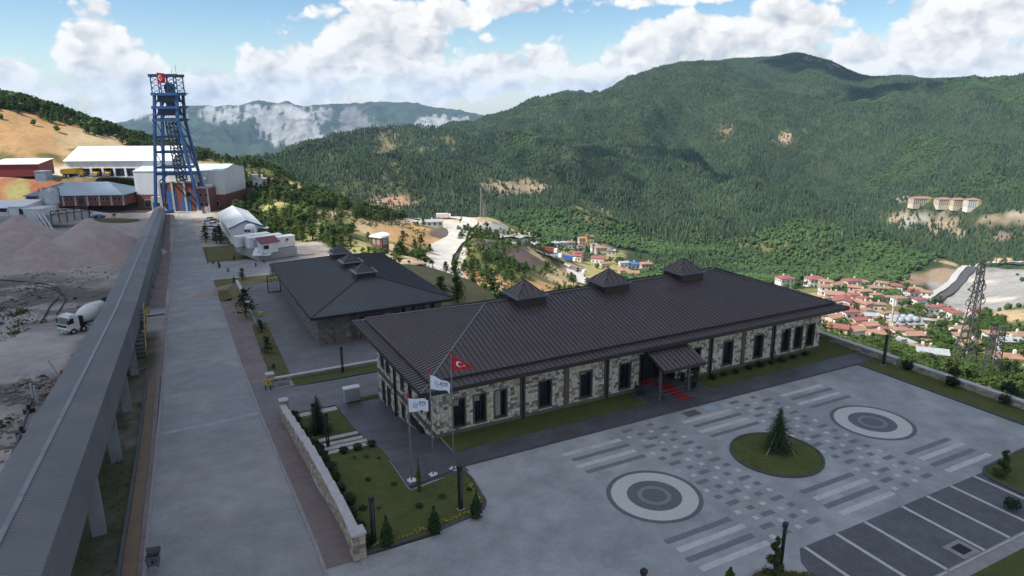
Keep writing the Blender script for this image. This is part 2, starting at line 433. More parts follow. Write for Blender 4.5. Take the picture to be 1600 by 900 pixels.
CP = {
 -260: [(330, 290), (430, 262), (480, 165), (540, 112), (760, 250), (1500, 300), (3500, 290), (7000, 205)],
 0: [(345, 305), (362, 283), (400, 266), (425, 248), (470, 195), (520, 150), (620, 172), (760, 250), (1500, 300), (3500, 290), (6000, 230), (7000, 205), (9500, 270)],
 100: [(345, 302), (362, 281), (405, 266), (425, 250), (465, 212), (510, 178), (620, 205), (760, 265), (1500, 300), (3500, 290), (6000, 225), (7000, 198), (9500, 270)],
 170: [(345, 304), (362, 281), (405, 267), (430, 250), (465, 226), (505, 200), (620, 225), (760, 270)],
 230: [(350, 300), (370, 284), (410, 266), (440, 250), (480, 228), (520, 218), (640, 250), (800, 285), (1500, 300), (3500, 285), (6000, 222), (7000, 182), (9500, 260)],
 300: [(420, 266), (455, 250), (500, 239), (640, 270), (800, 295), (3500, 280), (6000, 215), (7000, 166), (9500, 260)],
 340: [(370, 288), (430, 262), (480, 246), (620, 285), (800, 300), (1500, 300)],
 400: [(250, 335), (300, 308), (360, 284), (440, 256), (560, 290), (750, 310), (1200, 300), (3500, 275), (6000, 212), (7000, 159), (9500, 260)],
 450: [(185, 392), (240, 352), (310, 316), (410, 276), (500, 300), (700, 320), (1000, 300), (1300, 274), (2200, 310), (3500, 272), (6000, 212), (7000, 163), (9500, 260)],
 520: [(180, 402), (240, 364), (300, 336), (385, 308), (480, 345), (600, 360), (800, 325), (1050, 290), (1450, 249), (2200, 290), (3500, 272), (6000, 212), (7000, 164), (9500, 260)],
 580: [(180, 412), (260, 376), (330, 348), (395, 330), (500, 375), (620, 385), (780, 345), (1050, 300), (1400, 258), (1600, 232), (2400, 280), (3600, 268), (6000, 212), (7000, 158), (9500, 260)],
 640: [(180, 432), (230, 402), (290, 376), (340, 361), (400, 348), (460, 342), (540, 365), (640, 395), (780, 350), (1100, 290), (1500, 240), (1750, 217), (2600, 270), (6000, 212), (7000, 160), (9500, 260)],
 700: [(235, 440), (290, 402), (345, 370), (420, 353), (500, 339), (580, 372), (660, 400), (780, 355), (1100, 300), (1600, 235), (1950, 203), (2700, 260), (6000, 215), (7000, 171), (9500, 260)],
 760: [(200, 462), (240, 432), (285, 400), (330, 374), (370, 374), (420, 352), (450, 341), (510, 338), (590, 372), (660, 398), (780, 360), (1100, 305), (1600, 236), (2080, 190), (2800, 250), (6000, 215), (7000, 176), (9500, 260)],
 830: [(210, 472), (260, 442), (315, 412), (350, 398), (400, 400), (450, 378), (490, 367), (560, 362), (640, 385), (720, 378), (1100, 308), (1600, 236), (2280, 177), (2900, 230), (4500, 182), (6500, 240)],
 885: [(230, 474), (280, 450), (340, 434), (420, 430), (500, 412), (600, 392), (700, 378), (1100, 310), (1600, 238), (2350, 168), (2900, 200), (4500, 152), (6500, 240)],
 940: [(260, 465), (420, 440), (520, 420), (610, 402), (700, 385), (1100, 315), (1700, 230), (2430, 153), (2900, 190), (4500, 172), (6500, 240)],
 1000: [(300, 470), (480, 440), (580, 420), (680, 406), (780, 390), (1150, 315), (1700, 228), (2500, 134), (3200, 200), (5000, 260)],
 1060: [(340, 470), (560, 430), (680, 411), (780, 393), (1100, 322), (1700, 230), (2600, 108), (3300, 180), (5000, 260)],
 1150: [(300, 490), (420, 462), (560, 438), (700, 418), (800, 396), (1050, 335), (1650, 240), (2700, 96), (3400, 160), (5000, 260)],
 1250: [(240, 525), (300, 505), (420, 472), (560, 446), (660, 430), (740, 412), (850, 368), (1020, 305), (1160, 342), (1350, 300), (1700, 232), (2300, 152), (2750, 80), (3400, 160), (5000, 260)],
 1300: [(180, 562), (300, 522), (400, 490), (480, 462), (580, 440), (680, 428), (770, 402), (880, 358), (1000, 314), (1140, 345), (1340, 306), (1700, 235), (2300, 155), (2720, 96), (3400, 170)],
 1345: [(2300, 165), (2680, 121), (3300, 180)],
 1400: [(170, 578), (300, 546), (370, 521), (450, 490), (520, 464), (600, 446), (720, 424), (780, 408), (900, 372), (1050, 345), (1250, 320), (1700, 248), (2650, 121), (3300, 190), (5000, 260)],
 1500: [(170, 600), (280, 571), (350, 541), (430, 511), (530, 490), (640, 460), (760, 431), (870, 411), (960, 385), (1100, 348), (1250, 325), (1700, 252), (2620, 122), (3300, 190), (5000, 260)],
 1600: [(165, 622), (290, 562), (360, 521), (420, 496), (520, 478), (680, 442), (850, 414), (960, 385), (1100, 350), (1250, 330), (1750, 252), (2600, 123), (3300, 190), (5000, 260)],
 1800: [(165, 650), (290, 570), (420, 500), (680, 445), (850, 415), (1100, 355), (1250, 332), (1750, 254), (2600, 128), (3300, 190), (5000, 260)],
 2100: [(165, 700), (290, 600), (420, 520), (680, 455), (850, 420), (1250, 335), (2600, 140), (5000, 260)],
}
_q = []
for x_, lst in CP.items():
 for D_, y_ in lst:
  d_ = ray(x_, y_)
  a_ = math.degrees(math.atan2(d_[0] * RH[0] + d_[1] * RH[1], d_[0] * FH[0] + d_[1] * FH[1]))
  _q.append((a_, math.log(D_), d_[2] / math.hypot(d_[0], d_[1])))
def _addxyz(x, y, z):
 dx, dy = x - CAM[0], y - CAM[1]
 D_ = math.hypot(dx, dy)
 a_ = math.degrees(math.atan2(dx * RH[0] + dy * RH[1], dx * FH[0] + dy * FH[1]))
 _q.append((a_, math.log(D_), (z - CAM[2]) / D_))
for p in [(56, -45, -8), (58, -15, -9), (58, 8, -10), (54, 26, -12), (36, 36, -11), (30, 60, -10), (30, 80, -12), (28, 98, -14), (62, 45, -22), (45, 70, -17), (75, 10, -22), (80, -20, -24)]:
 _addxyz(*p)
for s_ in (20, 60, 100, 140, 180, 220, 260, 290):
 for r_ in (-75, -40, -10):
  _addxyz(*rs(r_, s_), float(g(s_)))
_q = np.array(_q)
KL = 14.0
_pts = np.c_[_q[:, 0], _q[:, 1] * KL]
def _tps(r2):
 return np.where(r2 < 1e-9, 0, 0.5 * r2 * np.log(np.maximum(r2, 1e-9)))
_n = len(_pts)
_K = _tps(((_pts[:, None] - _pts[None]) ** 2).sum(-1)) + np.eye(_n) * 2.0
_P = np.c_[np.ones(_n), _pts]
_A = np.block([[_K, _P], [_P.T, np.zeros((3, 3))]])
_w = np.linalg.solve(_A, np.r_[_q[:, 2], 0, 0, 0])
def _rbf(a, lD):
 out = np.empty(a.shape)
 af, lf = a.ravel(), lD.ravel() * KL
 res = np.empty(af.shape)
 for i in range(0, len(af), 20000):
  A_, L_ = af[i:i + 20000], lf[i:i + 20000]
  r2 = (A_[:, None] - _pts[None, :, 0]) ** 2 + (L_[:, None] - _pts[None, :, 1]) ** 2
  res[i:i + 20000] = _tps(r2) @ _w[:_n] + _w[_n] + _w[_n + 1] * A_ + _w[_n + 2] * L_
 return res.reshape(a.shape)
def _boxd(x, x0, x1, y, y0, y1):
 dx = np.maximum(np.maximum(x0 - x, x - x1), 0); dy = np.maximum(np.maximum(y0 - y, y - y1), 0)
 return np.hypot(dx, dy)
YARD = -5.2
def T(x, y, detail=True):
 """ground height"""
 x = np.asarray(x, float); y = np.asarray(y, float)
 dx, dy = x - CAM[0], y - CAM[1]
 D = np.maximum(np.hypot(dx, dy), 1.0)
 a = np.degrees(np.arctan2(dx * RH[0] + dy * RH[1], dx * FH[0] + dy * FH[1]))
 e = _rbf(a, np.log(np.maximum(D, 40)))
 z = CAM[2] + e * D
 if detail:
  w1 = sstep(D, 620, 1100) * (1 - 0.75 * sstep(D, 2250, 2600)) * (1 - sstep(D, 2900, 3500))
  rdg = 1 - np.abs(2 * fbm(x / 430 + 3.1, y / 430 + 9.2, 5, 5) - 1) * 2
  z = z + w1 * (rdg - 0.45) * 92
  z = z + sstep(D, 150, 330) * (1 - sstep(D, 2300, 2600)) * (fbm(x / 38, y / 38, 4, 21) - 0.5) * (5 + 9 * sstep(D, 500, 1000))
  w2 = sstep(D, 3600, 4600)
  z = z + w2 * (1 - np.abs(2 * fbm(x / 900, y / 900, 6, 40, 0.55) - 1) * 2 - 0.4) * 120 * (1 - 0.6 * sstep(D, 6600, 7000))
  z = z + w2 * (fbm(x / 160, y / 160, 4, 60) - .5) * 70
 r, s = to_rs(x, y)
 gz = g(s)
 gz = gz + 2.8 * sstep(-r, 26, 52) * sstep(s, 190, 250)
 def pad(d, h, fall):
  k = 1 - sstep(d, 0, fall)
  return z * (1 - k) + h * k
 gzn = gz + (fbm(x / 6, y / 6, 3, 77) - .5) * 0.5 * sstep(-r, 17, 22)
 z = pad(_boxd(r, -95, 4, s, -70, 318), gzn, 22)
 z = pad(_boxd(r, 0, 38, s, 84, 175), gz, 18)
 z = pad(_boxd(r, 0, 22, s, 175, 300), gz, 14)
 z = pad(_boxd(x, -5, 25, y, 27, 80), YARD - .35, 9)
 z = pad(_boxd(x, 2.2, 46, y, -62, 19), -0.7, 5)
 z = pad(_boxd(x, -6.4, 4, y, -4, 27), np.interp(y, [a for a, b in GH], [b for a, b in GH]) - 0.5, 2)
 z = pad(_boxd(r, -30, 1, s, -70, 90), gz - .12, 1.2)
 z = pad(_boxd(x, -7.0, 46, y, -62, -4), -0.5, 1)
 return z
_mc = {}
def at_T(px, py, lo=25, hi=9000, n=900):
 """where a sight line first meets the ground"""
 d = ray(px, py); d = d / math.hypot(d[0], d[1])
 Ds = np.exp(np.linspace(math.log(lo), math.log(hi), n))
 P = CAM[None] + d[None] * Ds[:, None]
 h = P[:, 2] - T(P[:, 0], P[:, 1])
 k = np.argmax(h < 0)
 if h[k] >= 0: k = n - 1
 a, b = Ds[max(k - 1, 0)], Ds[k]
 t = h[k - 1] / (h[k - 1] - h[k]) if k > 0 and h[k - 1] != h[k] else 0
 D = a + (b - a) * t
 return CAM + d * D
def tz(x, y):
 return float(T(np.array([x]), np.array([y]))[0])
ORANGE = (0.40, 0.245, 0.115); TAN = (0.42, 0.315, 0.18); RED = (0.30, 0.125, 0.07); PALE = (0.50, 0.45, 0.37); GREY = (0.285, 0.275, 0.26)
DARKD = (0.115, 0.085, 0.078); ROCK = (0.28, 0.26, 0.23); DRYG = (0.30, 0.27, 0.11); DRYH = (0.17, 0.145, 0.075); FLOOR = (0.040, 0.055, 0.022); LIME = (0.26, 0.262, 0.262); YARDD = (0.34, 0.295, 0.262)
SPOTS = [
 (60, 215, 130, 62, 395, 640, ORANGE, 1.3), (170, 232, 120, 40, 395, 600, TAN, 1.1), (20, 190, 60, 28, 400, 600, ORANGE, 1.2), (270, 246, 60, 14, 410, 600, TAN, 1.0), (330, 262, 40, 22, 380, 520, TAN, 1.0),
 (110, 292, 140, 17, 325, 380, RED, 1.4), (20, 300, 60, 28, 325, 385, RED, 1.1), (30, 305, 22, 20, 325, 385, DRYG, .35),
 (120, 270, 160, 10, 380, 430, PALE, 1.2),
 (470, 300, 50, 20, 180, 460, TAN, .8), (520, 332, 40, 16, 180, 460, TAN, 1.0), (560, 350, 46, 18, 180, 460, DRYG, 1.0), (600, 350, 70, 18, 180, 470, TAN, 1.1), (640, 365, 60, 24, 180, 470, ORANGE, .9),
 (500, 360, 40, 16, 150, 400, DRYG, .8), (620, 398, 60, 16, 150, 400, TAN, 1.1), (560, 385, 50, 16, 150, 400, DRYG, .9), (430, 320, 30, 24, 200, 420, DRYG, .6), (660, 430, 60, 24, 120, 330, TAN, .8), (720, 450, 40, 30, 120, 300, TAN, .9),
 (480, 375, 60, 20, 120, 300, DRYG, .6),
 (760, 440, 50, 22, 180, 330, ORANGE, .9), (800, 455, 50, 20, 180, 330, TAN, 1.0), (720, 410, 16, 30, 200, 360, PALE, .9), (650, 440, 40, 20, 130, 300, TAN, 1.0),
 (700, 348, 110, 14, 380, 620, PALE, 1.3), (760, 342, 100, 8, 420, 620, TAN, 1.2), (660, 378, 44, 24, 230, 400, ORANGE, 1.2), (640, 342, 30, 6, 420, 560, PALE, 1.2), (690, 340, 34, 6, 440, 560, RED, .9),
 (770, 358, 34, 12, 370, 480, GREY, 1.6), (825, 350, 22, 18, 380, 520, DARKD, 1.0), (850, 362, 60, 10, 380, 560, TAN, 1.2), (690, 365, 30, 10, 330, 420, DARKD, 1.3), (850, 375, 60, 8, 380, 560, PALE, 1.0),
 (830, 402, 70, 20, 285, 420, DARKD, 1.7), (770, 380, 30, 10, 285, 380, DARKD, 1.3), (870, 430, 50, 16, 260, 420, DARKD, .9), (740, 425, 16, 12, 180, 330, RED, 1.0),
 (860, 398, 60, 16, 400, 640, TAN, 1.2), (900, 430, 60, 26, 260, 640, TAN, 1.4), (940, 415, 60, 22, 420, 700, DRYG, .9), (830, 450, 60, 20, 190, 330, ORANGE, .8), (960, 400, 30, 12, 500, 700, DRYG, .7),
 (640, 235, 120, 26, 700, 2200, DRYH, .55), (820, 292, 60, 14, 800, 1800, (0.27, 0.21, 0.145), .65), (940, 330, 60, 26, 700, 1500, DRYH, .6), (960, 372, 40, 24, 640, 900, (0.27, 0.21, 0.145), .6), (900, 250, 70, 20, 900, 2100, DRYH, .4),
 (1228, 216, 30, 14, 1200, 2300, (0.36, 0.26, 0.17), 1.2), (1120, 200, 50, 12, 1300, 2400, DRYH, .5), (1250, 205, 60, 10, 1300, 2400, DRYH, .4), (540, 285, 70, 24, 700, 1500, DRYH, .35), (600, 330, 60, 20, 640, 1100, (0.33, 0.2, 0.13), .55),
 (1210, 392, 90, 22, 660, 900, DRYH, .5), (1160, 408, 60, 10, 640, 860, (0.27, 0.21, 0.145), .6), (1230, 400, 30, 10, 640, 860, (0.27, 0.21, 0.145), .8), (1430, 342, 50, 9, 900, 1300, ROCK, 1.0), (1470, 352, 30, 14, 860, 1250, (0.27, 0.21, 0.145), .8), (1500, 365, 18, 12, 860, 1250, (0.27, 0.21, 0.145), .9), (1400, 338, 30, 6, 950, 1300, (0.27, 0.21, 0.145), .9),
 (1410, 308, 16, 6, 1000, 1500, ROCK, 1.0), (1560, 345, 40, 8, 950, 1400, (0.27, 0.21, 0.145), 1.2), (1590, 338, 30, 10, 950, 1400, (.33, .28, .21), 1.0), (1560, 368, 60, 9, 850, 1200, (0.27, 0.21, 0.145), .7),
 (1275, 90, 30, 8, 2500, 2800, ROCK, .9), (1302, 100, 14, 12, 2500, 2800, ROCK, 1.2),
 (1530, 460, 110, 48, 500, 900, GREY, 2.0), (1480, 480, 60, 30, 470, 760, GREY, 1.8), (1600, 450, 100, 44, 500, 900, GREY, 1.8), (1530, 440, 60, 9, 560, 860, PALE, .8), (1560, 468, 50, 8, 500, 860, PALE, .7), (1500, 478, 40, 8, 480, 800, DARKD, .35), (1430, 438, 40, 14, 560, 800, (.27, .19, .13), 1.0), (1475, 430, 30, 28, 620, 860, (.27, .20, .14), .9),
 (1380, 452, 60, 9, 540, 760, (.30, .21, .14), 1.0), (1480, 412, 40, 8, 780, 900, TAN, 1.2), (1580, 404, 60, 7, 860, 960, TAN, 1.0), (1570, 490, 50, 16, 380, 520, TAN, 1.0), (1590, 560, 40, 26, 240, 420, TAN, 1.0),
 (1330, 500, 130, 50, 330, 560, TAN, .55), (1420, 560, 100, 30, 250, 460, TAN, .4), (1240, 470, 60, 24, 380, 640, TAN, .45),
]
SPEC_LIME = [(252, 182, 48, 13, 1.2), (350, 178, 42, 18, .62), (395, 174, 30, 12, .7), (440, 186, 44, 24, .95), (475, 212, 46, 24, .95), (455, 200, 60, 40, .9), (505, 180, 26, 22, 1.1), (550, 194, 42, 32, 1.0), (618, 211, 40, 14, 1.0), (690, 196, 44, 19, 1.0), (715, 190, 30, 12, .7), (735, 205, 18, 8, .6)]
def land_colour(x, y, z):
 px, py, dep = to_px(np.stack([x, y, z], -1))
 D = np.hypot(x - CAM[0], y - CAM[1])
 n = x.shape
 col = np.empty((*n, 3)); col[:] = FLOOR
 bare = np.zeros(n)
 nb = fbm(x / 24, y / 24, 5, 3, 0.6)
 nb2 = fbm(x / 90, y / 90, 5, 9, 0.6)
 nn = np.where(D > 500, nb2, nb)
 for cx, cy_, rx, ry, d0, d1, c, st in SPOTS:
  q = 1 - np.hypot((px - cx) / rx, (py - cy_) / ry)
  k = sstep(q * 1.1 * st + (nn - 0.5) * 1.9 + (nb - .5) * (.9 if d0 > 500 else 0) - 0.12, 0.0, 0.55 if d0 > 500 else .34) * (.8 if d0 > 500 and c is DRYH else 1) * (D > d0) * (D < d1) * (q > -0.35) * (dep > 0)
  var = (0.86 + 0.28 * nb)[..., None]
  col = col * (1 - k[..., None]) + np.array(c) * var * k[..., None]
  bare = np.maximum(bare, k)
 mid = (D < 520)[..., None]
 sw = np.array((0.135, 0.135, 0.05)) * (.7 + .6 * nb[..., None])
 col = np.where(mid, col * bare[..., None] + sw * (1 - bare[..., None]), col)
 far = (D > 4200) & (dep > 0)
 qx = px / 1.0; qy = py / 1.0
 streak = fbm(qx / 5.5 + qy / 26, qy / 15 - qx / 40, 5, 91, 0.62) * .62 + fbm(qx / 26, qy / 20, 4, 15) * .38
 k = np.full(n, -1.0)
 for cx, cy_, rx, ry, w in SPEC_LIME:
  k = np.maximum(k, w * (1 - np.hypot((px - cx) / rx, (py - cy_) / ry)))
 kk = sstep(k * 1.25 + (streak - 0.5) * 3.4, 0.22, 0.36) * far * sstep(k, -.05, .12)
 cliff_shade = sstep(np.hypot((px - 553) / 44, (py - 192) / 34), 1.15, .8)[..., None]  # shade on the smooth far cliff, painted into its rock colour
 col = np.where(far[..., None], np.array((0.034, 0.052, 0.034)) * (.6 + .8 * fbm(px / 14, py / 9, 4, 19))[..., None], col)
 col = col * (1 - kk[..., None]) + np.array(LIME) * (.35 + 1.25 * streak[..., None]) * (1 - .5 * cliff_shade) * kk[..., None]
 bare = np.maximum(bare, kk)
 r, s = to_rs(x, y)
 yk = (1 - sstep(_boxd(r, -88, 4, s, -70, 312), 0, 10))
 yk = np.maximum(yk, 1 - sstep(_boxd(r, 0, 30, s, 90, 172), 0, 8))
 b2 = fbm(x / 11, y / 11, 5, 33, .6)[..., None]
 b3 = fbm(x / 2.2, y / 2.2, 4, 35, .65)[..., None]
 yc = np.array(YARDD) * (0.45 + 0.55 * b2 + .55 * b3)
 pale = sstep(fbm(x / 22, y / 22, 4, 44), 0.46, 0.62)[..., None]
 yc = yc * (1 - .55 * pale) + np.array((0.42, 0.40, 0.385)) * .55 * pale
 col = col * (1 - yk[..., None]) + yc * yk[..., None]
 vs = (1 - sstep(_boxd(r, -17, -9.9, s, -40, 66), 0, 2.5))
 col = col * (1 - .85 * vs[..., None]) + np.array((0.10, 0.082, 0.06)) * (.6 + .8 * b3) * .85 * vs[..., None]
 vg = sstep(fbm(x / 5, y / 5, 5, 64, .6), 0.40, 0.58) * (1 - sstep(_boxd(r, -16, -9.9, s, -40, 66), 0, 1.5))
 col = col * (1 - .8 * vg[..., None]) + np.array((0.055, 0.062, 0.028)) * .8 * vg[..., None]
 dk = sstep(fbm(x / 9, y / 9, 5, 71, .62), 0.30, 0.50) * (1 - sstep(np.hypot((px - 60) / 150, (py - 470) / 46), 0.6, 1.2)) * (D < 200)
 col = col * (1 - .75 * dk[..., None]) + np.array((0.085, 0.068, 0.055)) * .75 * dk[..., None]
 dk = sstep(fbm(x / 5, y / 5, 5, 75, .62), 0.26, 0.44) * (1 - sstep(np.hypot((px - 60) / 110, (py - 612) / 30), 0.7, 1.1)) * (D < 120)
 col = col * (1 - .8 * dk[..., None]) + np.array((0.09, 0.072, 0.06)) * .8 * dk[..., None]
 bare = np.maximum(bare, yk)
 gr = np.maximum((1 - sstep(_boxd(x, 18, 60, y, -62, 100), 0, 20)) * (1 - yk), (1 - sstep(_boxd(r, 1.2, 7, s, 36, 90), 0, 2)))
 col = col * (1 - gr[..., None]) + np.array((0.20, 0.172, 0.09)) * (0.7 + .6 * b2) * gr[..., None]
 return col, bare
def land_material():
 mt, T_, b = new_mat('land')
 at = T_.n('ShaderNodeAttribute', attribute_name='soil').outputs['Color']
 pos = T_.n('ShaderNodeNewGeometry').outputs['Position']
 f = T_.noise(pos, 0.35, 8, 0.65); f2 = T_.noise(pos, 0.045, 7, 0.6)
 k = T_.math('ADD', T_.math('MULTIPLY', f, 0.9), T_.math('MULTIPLY', f2, 0.7))
 hs = T_.n('ShaderNodeHueSaturation'); T_.l(T_.math('ADD', k, 0.22), hs.inputs['Value']); T_.l(at, hs.inputs['Color'])
 T_.l(hs.outputs[0], b.inputs['Base Color'])
 b.inputs['Roughness'].default_value = 0.95; b.inputs['Specular IOR Level'].default_value = 0.15
 bn = T_.n('ShaderNodeBump'); bn.inputs['Strength'].default_value = 0.6; bn.inputs['Distance'].default_value = 0.6
 T_.l(T_.noise(pos, 0.5, 8, 0.65), bn.inputs['Height']); T_.l(bn.outputs[0], b.inputs['Normal'])
 return mt
def build_land():
 a = np.concatenate([np.arange(-64, -42, 1.0), np.arange(-42, 42.01, 0.14), np.arange(43, 65, 1.0)])
 lD = np.concatenate([[math.log(3)], np.linspace(math.log(14), math.log(900), 330), np.linspace(math.log(905), math.log(5400), 165), np.linspace(math.log(5430), math.log(7250), 130), np.linspace(math.log(7300), math.log(9800), 16)])
 A, L = np.meshgrid(np.radians(a), lD)
 D = np.exp(L)
 x = CAM[0] + D * (np.sin(A) * RH[0] + np.cos(A) * FH[0]); y = CAM[1] + D * (np.sin(A) * RH[1] + np.cos(A) * FH[1])
 z = T(x, y)
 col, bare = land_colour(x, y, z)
 nr, nc = A.shape
 verts = np.stack([x, y, z], -1).reshape(-1, 3)
 i = np.arange(nr - 1)[:, None] * nc + np.arange(nc - 1)[None]
 quads = np.stack([i, i + 1, i + nc + 1, i + nc], -1).reshape(-1, 4)
 me = bpy.data.meshes.new('terrain')
 me.vertices.add(len(verts)); me.vertices.foreach_set('co', verts.ravel())
 me.loops.add(quads.size); me.loops.foreach_set('vertex_index', quads.ravel().astype(np.int32))
 me.polygons.add(len(quads)); me.polygons.foreach_set('loop_start', np.arange(0, quads.size, 4, dtype=np.int32))
 me.polygons.foreach_set('loop_total', np.full(len(quads), 4, dtype=np.int32))
 me.polygons.foreach_set('use_smooth', np.ones(len(quads), dtype=bool))
 at = me.attributes.new('soil', 'FLOAT_COLOR', 'POINT')
 at.data.foreach_set('color', np.c_[col.reshape(-1, 3), np.ones(len(verts))].ravel().astype(np.float32))
 me.update(calc_edges=True)
 me.materials.append(land_material())
 link('terrain', me, kind='structure')
build_land()
def leaf_mat(name, cols, rand=0.7, trans=0.25):
 """leaf colours picked per tree and varied within it"""
 mt, T_, b = new_mat(name)
 oi = T_.n('ShaderNodeObjectInfo').outputs['Random']
 geo = T_.n('ShaderNodeNewGeometry')
 rp = T_.n('ShaderNodeValToRGB')
 els = rp.color_ramp.elements
 while len(els) < len(cols): els.new(0.5)
 for i, c in enumerate(cols):
  els[i].position = i / (len(cols) - 1); els[i].color = (*c, 1)
 T_.l(oi, rp.inputs[0])
 n1 = T_.noise(geo.outputs['Position'], 1.3, 3)
 n2 = T_.noise(geo.outputs['Position'], 0.012, 4, 0.6)
 hs = T_.n('ShaderNodeHueSaturation')
 T_.l(T_.math('ADD', T_.math('MULTIPLY', n1, rand), T_.math('MULTIPLY_ADD', n2, 1.2, 0.4 - rand / 2)), hs.inputs['Value'])
 T_.l(rp.outputs[0], hs.inputs['Color'])
 T_.l(hs.outputs[0], b.inputs['Base Color'])
 b.inputs['Roughness'].default_value = 0.8
 b.inputs['Specular IOR Level'].default_value = 0.2
 if trans:
  tr = T_.n('ShaderNodeBsdfTranslucent'); T_.l(hs.outputs[0], tr.inputs['Color'])
  ms = T_.n('ShaderNodeMixShader'); ms.inputs[0].default_value = trans
  T_.l(b.outputs[0], ms.inputs[1]); T_.l(tr.outputs[0], ms.inputs[2])
  out = [n for n in mt.node_tree.nodes if n.type == 'OUTPUT_MATERIAL'][0]
  T_.l(ms.outputs[0], out.inputs['Surface'])
 return mt
M_PINE = leaf_mat('pine_needles', [(0.026, 0.052, 0.020), (0.040, 0.072, 0.024), (0.034, 0.066, 0.030), (0.055, 0.085, 0.026)])
M_LEAF = leaf_mat('broad_leaves', [(0.045, 0.095, 0.022), (0.062, 0.12, 0.026), (0.085, 0.135, 0.034), (0.05, 0.10, 0.03)])
M_FAR = leaf_mat('far_needles', [(0.018, 0.038, 0.022), (0.036, 0.066, 0.030), (0.062, 0.098, 0.040), (0.025, 0.051, 0.028), (0.085, 0.112, 0.05)], trans=0)
M_FARB = leaf_mat('far_leaves', [(0.04, 0.08, 0.025), (0.05, 0.094, 0.028), (0.064, 0.108, 0.034)], trans=0)
M_BARK = pmat('bark', (0.075, 0.052, 0.036), (0.045, 0.032, 0.024), 6, 0.95)
def far_conifer(seed):
 rr = random.Random(seed); b = MB()
 n = 7
 for k, (z0, z1, r) in enumerate(((0.06, 0.55, 0.26), (0.32, 0.80, 0.19), (0.58, 1.0, 0.12))):
  vs = []
  for i in range(n):
   t = 2 * math.pi * i / n + k
   q = r * rr.uniform(0.62, 1.2)
   vs.append((q * math.cos(t), q * math.sin(t), z0 + rr.uniform(-.05, .05)))
  vs.append((rr.uniform(-.02, .02), rr.uniform(-.02, .02), z1))
  b.add(vs, [(i, (i + 1) % n, n) for i in range(n)])
 return b.mesh('conifer_crown', M_FAR)
def lump(b, c, r, rr, squash=0.85, sub=1, rough=0.3):
 bm = bmesh.new(); bmesh.ops.create_icosphere(bm, subdivisions=sub, radius=1)
 vs = [(c[0] + v.co.x * r * (q := rr.uniform(1 - rough, 1 + rough)), c[1] + v.co.y * r * q, c[2] + v.co.z * r * q * squash) for v in bm.verts]
 fs = [tuple(v.index for v in f.verts) for f in bm.faces]
 bm.free()
 b.add(vs, fs)
def far_round(seed):
 rr = random.Random(seed); b = MB()
 lump(b, (0, 0, .5), .34, rr, 1.2)
 for i in range(3):
  t = rr.uniform(0, 6.28); lump(b, (.2 * math.cos(t), .2 * math.sin(t), rr.uniform(.35, .7)), .22, rr)
 return b.mesh('leaf_crown', M_FARB)
def tree_set(name, meshes):
 c = bpy.data.collections.new(name)
 for i, me in enumerate(meshes):
  c.objects.link(bpy.data.objects.new(f'{name}_kind{i:02d}', me))
 return c
FAR_SET = tree_set('far_trees', [far_conifer(1), far_conifer(2), far_conifer(3), far_round(4), far_round(5)])
def scatter(name, P, scale, width, kind, coll, label=None):
 """one object: a tree on each of the points P"""
 me = bpy.data.meshes.new(name)
 n = len(P)
 me.vertices.add(n); me.vertices.foreach_set('co', np.asarray(P, np.float32).ravel())
 sc = np.c_[scale * width, scale * width, scale].astype(np.float32)
 a = me.attributes.new('tree_scale', 'FLOAT_VECTOR', 'POINT'); a.data.foreach_set('vector', sc.ravel())
 a = me.attributes.new('tree_kind', 'INT', 'POINT'); a.data.foreach_set('value', np.asarray(kind, np.int32))
 rz = np.random.RandomState(3).uniform(0, 6.28, n)
 tilt = np.random.RandomState(4).normal(0, 0.04, (n, 2))
 a = me.attributes.new('tree_turn', 'FLOAT_VECTOR', 'POINT'); a.data.foreach_set('vector', np.c_[tilt, rz].astype(np.float32).ravel())
 ob = link(name, me, kind='stuff', label=label)
 ng = bpy.data.node_groups.new(name, 'GeometryNodeTree')
 ng.interface.new_socket('Geometry', in_out='INPUT', socket_type='NodeSocketGeometry')
 ng.interface.new_socket('Geometry', in_out='OUTPUT', socket_type='NodeSocketGeometry')
 N = NT(ng)
 gi = N.n('NodeGroupInput'); go = N.n('NodeGroupOutput')
 ip = N.n('GeometryNodeInstanceOnPoints')
 ci = N.n('GeometryNodeCollectionInfo'); ci.inputs['Collection'].default_value = coll; ci.inputs['Separate Children'].default_value = True
 ci.inputs['Reset Children'].default_value = True
 def attr(nm, ty):
  q = N.n('GeometryNodeInputNamedAttribute', data_type=ty); q.inputs['Name'].default_value = nm
  return q.outputs['Attribute']
 N.l(gi.outputs[0], ip.inputs['Points']); N.l(ci.outputs[0], ip.inputs['Instance'])
 ip.inputs['Pick Instance'].default_value = True
 N.l(attr('tree_kind', 'INT'), ip.inputs['Instance Index'])
 er = N.n('FunctionNodeEulerToRotation'); N.l(attr('tree_turn', 'FLOAT_VECTOR'), er.inputs[0])
 N.l(er.outputs[0], ip.inputs['Rotation'])
 N.l(attr('tree_scale', 'FLOAT_VECTOR'), ip.inputs['Scale'])
 N.l(ip.outputs[0], go.inputs[0])
 md = ob.modifiers.new('trees', 'NODES'); md.node_group = ng
 return ob
RS = np.random.RandomState(11)
def sample_sector(n, d0, d1, a0=-41.5, a1=41.5):
 D = np.sqrt(RS.uniform(d0 ** 2, d1 ** 2, n)); A = np.radians(RS.uniform(a0, a1, n))
 x = CAM[0] + D * (np.sin(A) * RH[0] + np.cos(A) * FH[0]); y = CAM[1] + D * (np.sin(A) * RH[1] + np.cos(A) * FH[1])
 z = T(x, y)
 return x, y, z, D, np.degrees(A)
